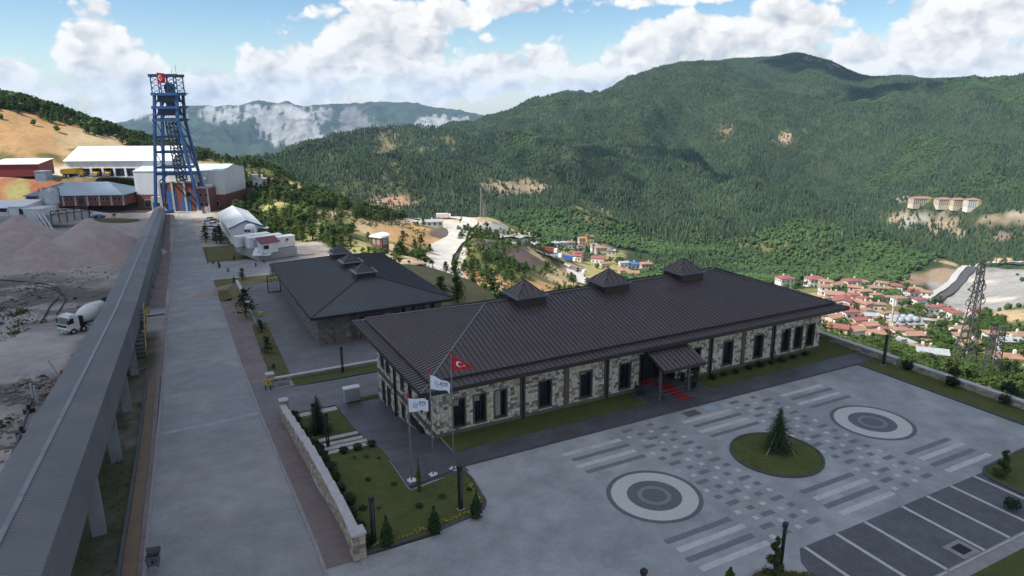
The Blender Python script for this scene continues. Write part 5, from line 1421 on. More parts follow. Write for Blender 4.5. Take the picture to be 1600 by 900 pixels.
def garden_walls():
 rr = random.Random(9)
 w = empty('garden_wall', (0, 0, 0), label='stone garden wall stepping down beside the pink pavement, topped with white slabs', cat='wall')
 ztop = lambda v: float(np.interp(v, [-9, -5, -2, 3.4, 8, 12, 17, 19], [1.12, 1.08, .85, .36, -.34, -.95, -1.75, -2.1]))
 e = np.linspace(-8.6, 16.6, 13)
 for i in range(12):
  v0, v1 = e[i], e[i + 1]
  wall_run(w, (-7.02, v0), (-7.02, v1), ztop((v0 + v1) / 2), min(gh(v1), float(g(v1 + 8))) - .25, .42, rr=rr)
 pillar(-7.05, -9.0, 0, 1.55, 'stone pillar with flat white cap at the front end of the stepped garden wall', .68)
 pillar(-6.9, 16.9, float(g(25)) + .05, 1.6, 'stone gate pillar on the near side of the driveway mouth')
 n = empty('boundary_wall', (0, 0, 0), label='low stone wall with pink white coping between the driveway and the lower yard', cat='wall')
 wall_run(n, (-6.3, 27.6), (40, 27.6), -3.22, YARD - .3, .4, rr=rr, clen=1.5)
 pillar(-6.75, 26.4, float(g(34.4)) + .05, 1.35, 'stone gate pillar behind the yellow posts at the far side of the driveway', .66)
 e_ = empty('parapet_wall', (0, 0, 0), label='low parapet wall with white coping along the valley edge of the court', cat='wall')
 wall_run(e_, (45.35, -4.85), (45.35, 4.6), .66, -1.5, .5, rr=rr, clen=1.6)
 wall_run(e_, (45.3, 4.85), (40.5, 4.85 + 1.2), .64, -1.5, .5, rr=rr, clen=1.6)
 wall_run(e_, (45.35, -40), (45.35, -5.7), .62, -1.5, .44, rr=rr, clen=2.2)
 y = empty('yard_kerb_wall', (0, 0, 0), label='low brown stone kerb wall along the far pavement edge of the lower yard', cat='wall')
 wall_run(y, (-4.7, 62), (-4.7, 78), YARD + .7, YARD - .6, .35, rr=rr, clen=1.6)
garden_walls()
# ================================================================ lamps, flags and small things
def lamp_post(label, x, y, z, rz=0.0, open_=True):
 r = tag(empty('lamp_post', (x, y, z), rz), label, 'lamp post', 'black post lamps in the grounds')
 MB().box(-.2, -.2, 0, .2, .2, .05).build('foot_plate', M_CURBL, r)
 if open_:
  q = MB().box(-.11, -.075, .05, -.045, .075, 2.75).box(.045, -.075, .05, .11, .075, 2.75)
  q.box(-.11, -.075, .05 + .001, .11, .075, .62)
  for z_ in (1.1, 1.7, 2.3): q.box(-.046, -.06, z_, .046, .06, z_ + .05)
  q.build('post', M_STEEL, r)
 else:
  MB().box(-.11, -.11, .05, .11, .11, 2.75).build('post', M_STEEL, r)
  MB().box(-.03, -.118, .7, .03, -.111, 2.6).build('light_strip', pmat('lamp_diffuser', (.12, .125, .13), rough=.3), r)
 hd = MB().box(-.13, -.13, 2.751, .13, .13, 2.98).build('lamp_head', M_STEEL, r)
 MB().box(-.09, -.135, 2.80, .09, -.131, 2.93).build('lens', M_GLASS, hd)
 return r
lamp_post('black post lamp nearest the stone pillar, on the front lawn', -6.0, -8.35, .05, .3, False)
lamp_post('black post lamp between two cypress bushes on the front lawn', -.35, -7.55, .06, .3, False)
lamp_post('black post lamp on the strip of lawn by the parapet, at the path end', 44.1, -4.3, .09, .2, False)
lamp_post('black open post lamp beside the spiral bush at the bottom of the court', 12.25, -20.75, .09, .5)
lamp_post('black open post lamp at the foot of the pale garden steps', -5.35, 6.3, gh(6.3), .2)
lamp_post('black open post lamp left of the garden spruce', -5.55, 10.4, gh(10.4), .2)
lamp_post('black open post lamp on the grass strip before the lower yard wall', .6, 26.7, gh(26.5) + .1, .2)
lamp_post('black post lamp only whose head shows, at the bottom edge of the court', 3.6, -20.2, 0, .3)
def flag_surface(L_, H_, droop, wave, ph, shrink, heading):
 ca, sa = math.cos(heading), math.sin(heading)
 def S(s, t, o=0.0):
  x = L_ * s * (1 - .12 * s)
  y = wave * math.sin(s * 7.5 + ph + t * 1.3) * s
  z = -droop * s ** 1.4 - t * H_ * (1 - shrink * s) + .04 * math.sin(s * 9 + ph) * s
  y += o
  return (x * ca - y * sa, x * sa + y * ca, z)
 return S
def flag_sheet(S, nx=22, ny=12):
 b = MB()
 for i in range(nx + 1):
  for j in range(ny + 1): b.v.append(S(i / nx, j / ny))
 for i in range(nx):
  for j in range(ny):
   k = i * (ny + 1) + j
   b.f.append((k, k + ny + 1, k + ny + 2, k + 1)); b.mi.append(0)
 return b
def text_mesh(txt, size):
 cu = bpy.data.curves.new('letters', 'FONT'); cu.body = txt; cu.size = size; cu.resolution_u = 2; cu.offset = size * .03
 o = bpy.data.objects.new('letters', cu); COL.objects.link(o)
 dg = bpy.context.evaluated_depsgraph_get()
 me = o.evaluated_get(dg).to_mesh()
 vs = [tuple(v.co) for v in me.vertices]; fs = [tuple(p.vertices) for p in me.polygons]
 o.evaluated_get(dg).to_mesh_clear()
 bpy.data.objects.remove(o); bpy.data.curves.remove(cu)
 return vs, fs
def on_flag(S, shapes, sgn=-1):
 """flat print: (s, t) outlines laid on the cloth, a hair off it on both faces"""
 b = MB()
 for vs, fs in shapes:
  for o in (.006, -.006):
   b.add([S(s, t, o) for s, t in vs], fs if o < 0 else [f[::-1] for f in fs])
 return b
M_RED = pmat('flag_red', (0.50, 0.012, 0.016), (0.42, 0.010, 0.014), 4, 0.7)
M_CLOTH = pmat('flag_white', (0.78, 0.80, 0.84), (0.70, 0.72, 0.76), 4, 0.7)
M_BLUEP = pmat('flag_blue_print', (0.02, 0.035, 0.22), rough=0.7)
M_POLE = pmat('pole_grey', (0.22, 0.22, 0.23), rough=0.4, metal=0.4)
def poly_arc(cx, cy_, r, n=24, a0=0, a1=2 * math.pi, asp=1.0):
 return [(cx + r * math.cos(a0 + (a1 - a0) * i / n) * asp, cy_ + r * math.sin(a0 + (a1 - a0) * i / n)) for i in range(n + (0 if abs(a1 - a0) > 6.2 else 1))]
def moon_star(asp=.66):
 """crescent and five-pointed star in flag (s, t) units"""
 n = 26; out = []
 oc, orr, ic, ir = .36, .25, .40, .20
 vs = []; fs = []
 a0 = .55
 for i in range(n + 1):
  a = a0 + (2 * math.pi - 2 * a0) * i / n
  vs.append((oc + orr * math.cos(a) * asp, .5 + orr * math.sin(a)))
  vs.append((ic + ir * math.cos(a) * asp, .5 + ir * math.sin(a)))
 for i in range(n): fs.append((2 * i, 2 * i + 2, 2 * i + 3, 2 * i + 1))
 out.append((vs, fs))
 sv = []
 for i in range(10):
  a = math.pi + i * math.pi / 5; r = .125 if i % 2 == 0 else .048
  sv.append((.56 + r * math.cos(a) * asp, .5 + r * math.sin(a)))
 sv.append((.56, .5))
 out.append((sv, [(i, (i + 1) % 10, 10) for i in range(10)]))
 return out
def logo_print():
 """company mark: rounded house outline with a wave through it, then the letters"""
 sh = []
 def band(pts, w):
  vs = []; fs = []
  for i in range(len(pts)):
   a, c = pts[max(i - 1, 0)], pts[min(i + 1, len(pts) - 1)]
   dx, dy = (c[0] - a[0]), (c[1] - a[1]); l = math.hypot(dx, dy) or 1
   vs += [(pts[i][0] - dy / l * w * .8, pts[i][1] + dx / l * w), (pts[i][0] + dy / l * w * .8, pts[i][1] - dx / l * w)]
  for i in range(len(pts) - 1): fs.append((2 * i, 2 * i + 2, 2 * i + 3, 2 * i + 1))
  sh.append((vs, fs))
 band([(.18, .47), (.25, .37), (.31, .29), (.37, .37), (.44, .46)], .016)
 band([(.21, .55), (.22, .63), (.27, .69), (.33, .70), (.38, .66), (.40, .60)], .018)
 band([(.23, .54), (.29, .50), (.34, .52), (.39, .51), (.45, .47)], .024)
 for txt, size, x0, y0 in (('ETİ', .32, .48, .49), ('BAKIR', .115, .52, .64)):
  vs, fs = text_mesh(txt, size)
  sh.append(([(x0 + x * .78, y0 - y * 1.0) for x, y, z in vs], fs))
 return sh
def flag_pole(i, px, py, ptop, h):
 p = at_z(px, py, .02)
 order = ['leftmost flagpole, carrying the lower white company flag', 'middle flagpole, carrying the upper white company flag', 'tallest flagpole at the path corner, carrying the red flag'][i]
 r = tag(empty('flagpole', (p[0], p[1], .0)), 'slim grey ' + order, 'flagpole', 'flagpoles on the terrace')
 MB().box(-.24, -.24, -.1, .24, .24, .07).box(-.3, -.06, .07, .3, .06, .1).box(-.06, -.3, .07, .06, .3, .1).build('foot_plate', M_WHITE, r)
 MB().tube((0, 0, .07), (0, 0, h), .055, .032, 8).build('pole', M_POLE, r)
 MB().lathe([(.02, h), (.085, h + .05), (.10, h + .12), (.05, h + .2), (.01, h + .28)], 10).build('finial', M_RED, r)
 MB().tube((.05, .02, .9), (.05, .02, h - .05), .008, n=4).build('halyard', M_CLOTH, r)
 return p
def flags():
 hd = math.atan2(RH[1], RH[0])
 spec = [(643.2, 751, 620, 6.0), (677, 742, 583, 7.3), (709, 733, 553, 8.3)]
 for i, (px, py, pt, h) in enumerate(spec):
  p = flag_pole(i, px, py, pt, h)
  z = h - .12
  if i == 2:
   S = flag_surface(1.6, 1.05, .9, .10, .4, .92, hd + .1); m_ = M_RED
   lab = 'red flag with white crescent and star drooping from the tallest pole'; pr = moon_star()
   ms = M_CLOTH
  elif i == 1:
   S = flag_surface(1.45, .98, .56, .16, 1.2, .38, hd - .15); m_ = M_CLOTH
   lab = 'white company flag curling down from the middle pole'; pr = logo_print(); ms = M_BLUEP
  else:
   S = flag_surface(1.42, .95, .10, .12, 2.6, .22, hd + .05); m_ = M_CLOTH
   lab = 'white company flag flying nearly flat from the leftmost pole'; pr = logo_print(); ms = M_BLUEP
  f = tag(empty('flag', (p[0] + .05 * RH[0], p[1] + .05 * RH[1], z)), lab, 'flag')
  flag_sheet(S).build('cloth', m_, f, smooth=True)
  on_flag(S, pr).build('print', ms, f)
flags()
def small_things():
 z = gh(17.6) + .05
 c = tag(empty('switch_cabinet', (-.75, 17.5, z), .0), 'pale grey electrical cabinet with white lid beside the driveway', 'cabinet')
 M_CAB = pmat('cabinet_grey', (0.42, 0.43, 0.44), rough=.5, dirt=(.28, .28, .28), dscale=1.5)
 MB().box(-.7, -.32, 0, .7, .32, 1.3).build('body', M_CAB, c)
 MB().box(-.76, -.38, 1.3, .76, .38, 1.42).build('lid', M_WHITE, c)
 for a in (-.66, .02): MB().box(a, -.345, .12, a + .64, -.321, 1.24).build('door', M_CAB, c)
 M_YEL = pmat('safety_yellow', (0.62, 0.40, 0.02), (0.55, 0.34, 0.02), 5, .5)
 for k, (dx, dy) in enumerate(((0, 0), (.42, -.35))):
  r = tag(empty('bollard', (-7.35 + dx, 25.6 + dy, float(g(33.4)) + .06)), ['yellow post by the far driveway pillar, the one nearer the road', 'yellow post by the far driveway pillar, the one nearer the driveway'][k], 'bollard', 'yellow posts at the driveway')
  MB().tube((0, 0, 0), (0, 0, .55), .05).build('stem', M_STEEL, r); MB().box(-.10, -.06, .55, .10, .06, 1.12).build('head', M_YEL, r)
 for k, (r_, s_, lab) in enumerate(((4.0, 65.5, 'small yellow hydrant box at the corner of the lower yard kerb wall'), (-10.7, 80.0, 'small yellow box at the near end of the hedge by the gallery'))):
  p = rs(r_, s_); q = tag(empty('hydrant_box', (p[0], p[1], float(g(s_)) + .06)), lab, 'hydrant')
  MB().box(-.06, -.06, 0, .06, .06, .4).build('stem', M_STEEL, q); MB().box(-.28, -.2, .4, .28, .2, .95).build('box', M_YEL, q)
 p = rs(-7.55, -.3); z = float(g(-.3)) + .02
 p = at_z(241, 884, z)
 b = tag(empty('waste_container', (p[0], p[1], z), -.18), 'grey wheeled waste container standing open at the road edge', 'waste container')
 b.scale = (.68,) * 3
 M_BIN = pmat('galvanised_grey', (0.17, 0.185, 0.20), (0.13, 0.145, 0.16), 3, .45, .3, dirt=(.09, .08, .07), dscale=2)
 bm = MB(); w0, w1, d0, d1, h0, h1 = .42, .5, .34, .44, .18, 1.02
 bm.add([(-w0, -d0, h0), (w0, -d0, h0), (w0, d0, h0), (-w0, d0, h0), (-w1, -d1, h1), (w1, -d1, h1), (w1, d1, h1), (-w1, d1, h1),
   (-w1 + .05, -d1 + .05, h1), (w1 - .05, -d1 + .05, h1), (w1 - .05, d1 - .05, h1), (-w1 + .05, d1 - .05, h1), (-w0 + .05, -d0 + .05, h0 + .1), (w0 - .05, -d0 + .05, h0 + .1), (w0 - .05, d0 - .05, h0 + .1), (-w0 + .05, d0 - .05, h0 + .1)],
   [(3, 2, 1, 0), (0, 1, 5, 4), (1, 2, 6, 5), (2, 3, 7, 6), (3, 0, 4, 7), (4, 5, 9, 8), (5, 6, 10, 9), (6, 7, 11, 10), (7, 4, 8, 11), (8, 9, 13, 12), (9, 10, 14, 13), (10, 11, 15, 14), (11, 8, 12, 15), (12, 13, 14, 15)])
 bm.build('tub', M_BIN, b)
 MB().box(-w1 - .03, d1 - .02, h1 - .02, w1 + .03, d1 + .1, h1 + .42).build('lid', M_BIN, b)
 for x in (-.36, .36):
  for y in (-.27, .27): MB().tube((x - .03, y, .09), (x + .03, y, .09), .09, n=10).build('wheel', M_STEEL, b)
 for s in (-1, 1): MB().tube((s * .5, -.3, .8), (s * .58, -.3, .8), .03).build('trunnion', M_STEEL, b)
 MB().box(-.07, -d1 - .012, .5, .08, -d1 + .06, .68).build('plate', M_STEEL, b)
 M_CARP = pmat('red_carpet', (0.36, 0.012, 0.014), (0.30, 0.010, 0.012), 6, .95)
 ct = MB(); w = .52; cx = 22.25
 prof = [(1.55, .474), (-.02, .474), (-.064, .40), (-.064, .384), (-.484, .384), (-.488, .29), (-.904, .29), (-.908, .192), (-1.32, .19), (-1.325, .108), (-1.75, .108)]
 for i, (y, zz) in enumerate(prof):
  sh_ = .32 * max(0, -y) / 1.7
  ct.v += [(cx - w + sh_, y, zz + .006), (cx + w + sh_, y, zz + .006)]
 for i in range(len(prof) - 1): ct.f.append((2 * i + 2, 2 * i + 3, 2 * i + 1, 2 * i)); ct.mi.append(0)
 tag(ct.build('carpet', M_CARP), 'red carpet running down the entrance steps under the porch', 'carpet')
 tag(MB().box(20.5, 1.75, .47, 21.9, 2.5, .49).build('door_mat', M_CARP), 'short red mat by the left side of the entrance door', 'mat')
 M_IRON = pmat('dark_iron', (0.028, 0.026, 0.024), rough=.6)
 r = tag(empty('iron_ornament', (19.35, .75, .1), .5), 'small dark iron ornament on legs at the corner left of the entrance', 'ornament')
 MB().bar((-.45, 0, 0), (-.1, 0, .85), .07).bar((.25, 0, 0), (-.1, 0, .85), .07).bar((.75, .1, 0), (.5, 0, .55), .06).bar((.5, -.3, 0), (.5, 0, .55), .06).build('legs', M_IRON, r)
 MB().bar((-.35, 0, .72), (.85, 0, .42), .12).tube((-.1, -.18, .85), (-.1, .18, .85), .2, n=10).build('body', M_IRON, r)
 MB().tube((-.35, 0, .8), (-.5, 0, 1.25), .09, .05).tube((-.5, 0, 1.24), (-.45, 0, 1.45), .1, .08).build('head', M_IRON, r)
 for k, (x, y) in enumerate(((24.35, .95), (24.75, -.15))):
  r = tag(empty('potted_plant', (x, y, .1)), ['dark potted plant against the stone just right of the entrance', 'tall dark potted plant beside the right porch column'][k], 'potted plant')
  MB().lathe([(.14, 0), (.2, .05), (.12, .12), (.25, .5), (.22, .52)], 12).build('pot', M_STEEL, r)
  q = MB(); rr = random.Random(k)
  leaf_quads(q, [(rr.gauss(0, .2), rr.gauss(0, .2), .55 + abs(rr.gauss(.3 + .2 * k, .25))) for _ in range(110)], .13, rr)
  q.build('leaves', M_PINE, r)
def leaf_quads(b, pts, size, rr, mi=0, flat=0.0):
 """small leaf-sized faces at the given points"""
 for p in pts:
  s = size * rr.uniform(.6, 1.3)
  th, ph = rr.uniform(0, 6.283), rr.uniform(-1, 1)
  d1 = Vector((math.cos(th), math.sin(th), rr.uniform(-.7, .7) * (1 - flat))).normalized()
  d2 = d1.cross(Vector((rr.uniform(-1, 1) * (1 - flat), rr.uniform(-1, 1) * (1 - flat), 1)).normalized()).normalized()
  c = Vector(p); a = d1 * s; e = d2 * s * .62
  b.add([c - a, c - e * .9 + a * .1, c + a, c + e], [(0, 1, 2, 3)], mi)
small_things()
# ================================================================ plants
tens = ['', 'first', 'second', 'third', 'fourth', 'fifth', 'sixth', 'seventh', 'eighth', 'ninth', 'tenth', 'eleventh', 'twelfth', 'thirteenth', 'fourteenth', 'fifteenth', 'sixteenth', 'seventeenth', 'eighteenth', 'nineteenth']
d2 = ['', '', 'twenti', 'thirti', 'forti', 'fifti', 'sixti', 'seventi', 'eighti', 'nineti']
def nth(k):
 if k < 20: return tens[k]
 return d2[k // 10] + 'eth' if k % 10 == 0 else d2[k // 10][:-1] + 'y-' + tens[k % 10]
def spruce_mesh(seed, h, r, n_tier=15):
 """trunk and drooping whorls of needle sprays"""
 rr = random.Random(seed); t = MB(); t.tube((0, 0, 0), (0, 0, h * .97), h * .018 + .02, .012, 7)
 c = MB()
 for k in range(n_tier):
  f = k / (n_tier - 1); z = h * (.10 + .88 * f); rad = r * (1 - f) ** .85 * rr.uniform(.85, 1.1) + .06
  n = max(6, int(17 * (1 - f) + 5))
  for i in range(n):
   a = 6.283 * i / n + k * 1.7 + rr.uniform(-.2, .2); L_ = rad * rr.uniform(.7, 1.15)
   ca, sa = math.cos(a), math.sin(a); dr = -.22 * L_ + rr.uniform(-.05, .05)
   m_ = 4
   for j in range(m_):
    q0, q1 = j / m_, (j + 1) / m_; w = .11 * h / 3.2 * (1.15 - q0 * .8)
    for sgn in (-1, 1):
     p0 = Vector((ca * L_ * q0, sa * L_ * q0, z + dr * q0 * q0 + .05)); p1 = Vector((ca * L_ * q1, sa * L_ * q1, z + dr * q1 * q1 + .05))
     sd = Vector((-sa, ca, 0)) * (w * sgn)
     tip = p1 + sd + Vector((ca, sa, 0)) * w * .8 + Vector((0, 0, -.25 * w + rr.uniform(-.03, .03)))
     c.add([p0, p1, tip], [(0, 1, 2) if sgn > 0 else (2, 1, 0)])
 leaf_quads(c, [(rr.gauss(0, .05), rr.gauss(0, .05), h * rr.uniform(.85, 1.02)) for _ in range(16)], .07, rr)
 return t.mesh('trunk', M_BARK), c.mesh('crown', M_PINE)
def column_mesh(seed, h, r, n=520, mat_=None, size=.085):
 rr = random.Random(seed); t = MB().tube((0, 0, 0), (0, 0, h * .5), .04, .02, 6); c = MB(); pts = []
 for _ in range(n):
  f = rr.random() ** .8; rad = r * (math.sin(min(1, f * 1.15 + .12) * math.pi) ** .6 * .55 + .5 * (1 - f)) * rr.uniform(.72, 1.06)
  a = rr.uniform(0, 6.283); pts.append((rad * math.cos(a), rad * math.sin(a), .04 + f * h * .97))
 leaf_quads(c, pts, size, rr)
 c.lathe([(r * .55, .05), (r * .62, h * .25), (r * .5, h * .55), (r * .2, h * .88), (.01, h * .95)], 8)
 return t.mesh('trunk', M_BARK), c.mesh('crown', mat_ or M_PINE)
def spiral_mesh(seed, h, r):
 """clipped corkscrew bush"""
 rr = random.Random(seed); t = MB().tube((0, 0, 0), (0, 0, h * .96), .035, .015, 6); c = MB(); pts = []
 for k in range(46):
  f = k / 45; a = f * 6.283 * 2.6; rad = r * (1 - f * .8)
  cx, cy_, cz = rad * .62 * math.cos(a), rad * .62 * math.sin(a), .1 + f * h * .92
  lr = rad * .62 * .8 + .06
  if k % 3 == 0: lump(c, (cx, cy_, cz), lr * .8, rr, .8, 1, .15)
  for _ in range(18):
   u = Vector((rr.gauss(0, 1), rr.gauss(0, 1), rr.gauss(0, .8))).normalized() * lr * rr.uniform(.8, 1.08)
   pts.append((cx + u.x, cy_ + u.y, cz + u.z))
 leaf_quads(c, pts, .07, rr)
 return t.mesh('trunk', M_BARK), c.mesh('crown', M_SPIRAL)
def ball_mesh(seed, r, h=None, n=200, mat_=None, size=.075):
 rr = random.Random(seed); h = h or r * 1.5; c = MB(); pts = []
 for _ in range(n):
  u = Vector((rr.gauss(0, 1), rr.gauss(0, 1), rr.gauss(0, 1))).normalized() * rr.uniform(.78, 1.08)
  pts.append((u.x * r, u.y * r, h * .5 + u.z * h * .5))
 lump(c, (0, 0, h * .5), r * .8, rr, h / (2 * r), 1, .12)
 leaf_quads(c, pts, size, rr)
 return c.mesh('shrub', mat_ or M_PINE)
def pine_mesh(seed, h, sparse=False, mat_=None):
 """pine: trunk, limbs and separate needle clumps with gaps between"""
 rr = random.Random(seed); t = MB(); c = MB()
 t.tube((0, 0, 0), (rr.uniform(-.04, .04) * h, 0, h * .95), h * .022 + .015, .012, 6)
 nw = rr.randint(6, 8); pts = []
 for k in range(nw):
  f = k / (nw - 1); z = h * (.20 + .74 * f); L0 = h * (.34 if sparse else .30) * (1.05 - f * .85) * rr.uniform(.8, 1.15)
  for i in range(rr.randint(4, 6)):
   a = rr.uniform(0, 6.283); L_ = L0 * rr.uniform(.6, 1.1)
   e = (math.cos(a) * L_, math.sin(a) * L_, z + L_ * rr.uniform(.05, .32))
   t.tube((0, 0, z), e, h * .006 + .006, .004, 3, cap=False)
   for q in ((.55, .8), (1.0, 1.0)):
    cc = (e[0] * q[0], e[1] * q[0], z + (e[2] - z) * q[0]); s = h * .085 * q[1] * (1.1 - .4 * f)
    for _ in range(7 if sparse else 9):
     pts.append((cc[0] + rr.gauss(0, s), cc[1] + rr.gauss(0, s), cc[2] + rr.gauss(0, s * .6)))
 pts += [(rr.gauss(0, h * .03), rr.gauss(0, h * .03), h * rr.uniform(.88, 1.03)) for _ in range(14)]
 leaf_quads(c, pts, h * .052, rr)
 return t.mesh('trunk', M_BARK), c.mesh('crown', mat_ or M_PINE)
def broad_mesh(seed, h, mat_=None):
 rr = random.Random(seed); t = MB(); c = MB(); pts = []
 t.tube((0, 0, 0), (0, 0, h * .42), h * .035, h * .024, 7)
 for k in range(rr.randint(7, 10)):
  a = rr.uniform(0, 6.283); q = rr.uniform(.08, .34) * h; z = h * rr.uniform(.42, .86)
  e = (math.cos(a) * q, math.sin(a) * q, z); t.tube((0, 0, h * rr.uniform(.28, .42)), e, h * .014, .01, 4, cap=False)
  s = h * rr.uniform(.10, .165)
  lump(c, e, s * .72, rr, .8, 1, .2)
  for _ in range(34):
   u = Vector((rr.gauss(0, 1), rr.gauss(0, 1), rr.gauss(0, .8))).normalized() * s * rr.uniform(.8, 1.25)
   pts.append((e[0] + u.x, e[1] + u.y, e[2] + u.z))
 leaf_quads(c, pts, h * .042, rr)
 return t.mesh('trunk', M_BARK), c.mesh('crown', mat_ or M_LEAF)
M_SPIRAL = leaf_mat('yellow_green_leaves', [(0.055, 0.075, 0.022), (0.075, 0.09, 0.028), (0.045, 0.065, 0.02)])
M_HEDGE = leaf_mat('hedge_leaves', [(0.022, 0.042, 0.018), (0.032, 0.056, 0.022), (0.028, 0.05, 0.026)])
PROTO = {}
def plant(name, key, maker, p, rz, scale, label, cat, group=None, dz=0.0):
 """first use builds the thing with its trunk and crown; later ones copy it"""
 k = (name, key)
 if k not in PROTO: PROTO[k] = maker()
 tm, cm = PROTO[k]
 r = tag(empty(name, (p[0], p[1], p[2] + dz), rz), label, cat, group)
 r.scale = (scale[0], scale[0], scale[1]) if isinstance(scale, tuple) else (scale,) * 3
 link('trunk', tm, r); link('crown', cm, r)
 return r
def shrub(name, key, maker, p, s, label, cat='shrub', group=None, rz=0):
 k = (name, key)
 if k not in PROTO: PROTO[k] = maker()
 o = link(name, PROTO[k], None, p, rz, label=label, cat=cat, group=group)
 o.scale = (s, s, s)
 return o
def loose_ground():
 """scrub, tufts and loose stones on the rough ground of the works"""
 rr = random.Random(19)
 b = MB(); pts = []
 for _ in range(2600):
  s = rr.uniform(-16, 64); r_ = rr.uniform(-14.5, -10.1)
  if fbm(np.array([s / 4.0]), np.array([r_ / 2.0]), 3, 4)[0] < .5: continue
  p = rs(r_, s); pts.append((p[0], p[1], tz(p[0], p[1]) + rr.uniform(0, .22)))
 leaf_quads(b, pts, .14, rr); b.build('rough_grass', M_SPIRAL, kind='stuff')
 b = MB(); pts = []
 for cx, cy_, n in ((30, 495, 26), (8, 520, 14), (50, 470, 10), (18, 478, 12), (120, 470, 4), (10, 660, 5), (70, 600, 5)):
  for _ in range(n * 2 // 3):
   p = at_T(cx + rr.gauss(0, 16), cy_ + rr.gauss(0, 9)); h = rr.uniform(.4, 1.1)
   pts += [(p[0] + rr.gauss(0, h * .5), p[1] + rr.gauss(0, h * .5), p[2] + abs(rr.gauss(h * .35, h * .3))) for _ in range(26)]
 leaf_quads(b, pts, .2, rr); b.build('scrub', M_SPIRAL, kind='stuff')
 b = MB()
 for cx, cy_, sx, sy, n in ((60, 612, 55, 14, 260), (60, 455, 60, 16, 160), (20, 470, 30, 20, 80), (110, 430, 90, 8, 70), (30, 690, 30, 30, 70), (150, 560, 30, 16, 40)):
  for _ in range(n):
   p = at_T(cx + rr.gauss(0, sx * .6), cy_ + rr.gauss(0, sy * .6), n=300); q = rr.uniform(.06, .34) * (1 if rr.random() < .85 else 2)
   b.v += [(p[0] + q * rr.uniform(.5, 1) * a, p[1] + q * rr.uniform(.5, 1) * c, p[2] + q * (.7 * rr.uniform(.5, 1) if d else -.3)) for d in (0, 1) for a, c in ((-1, -1), (1, -1), (1, 1), (-1, 1))]
   k = len(b.v) - 8; b.f += [(k + 4, k + 5, k + 6, k + 7), (k, k + 1, k + 5, k + 4), (k + 1, k + 2, k + 6, k + 5), (k + 2, k + 3, k + 7, k + 6), (k + 3, k, k + 4, k + 7)]; b.mi += [0] * 5
 b.build('rubble', pmat('rubble_stone', (.25, .215, .19), (.15, .125, .11), 1.2, .95), kind='stuff')
loose_ground()
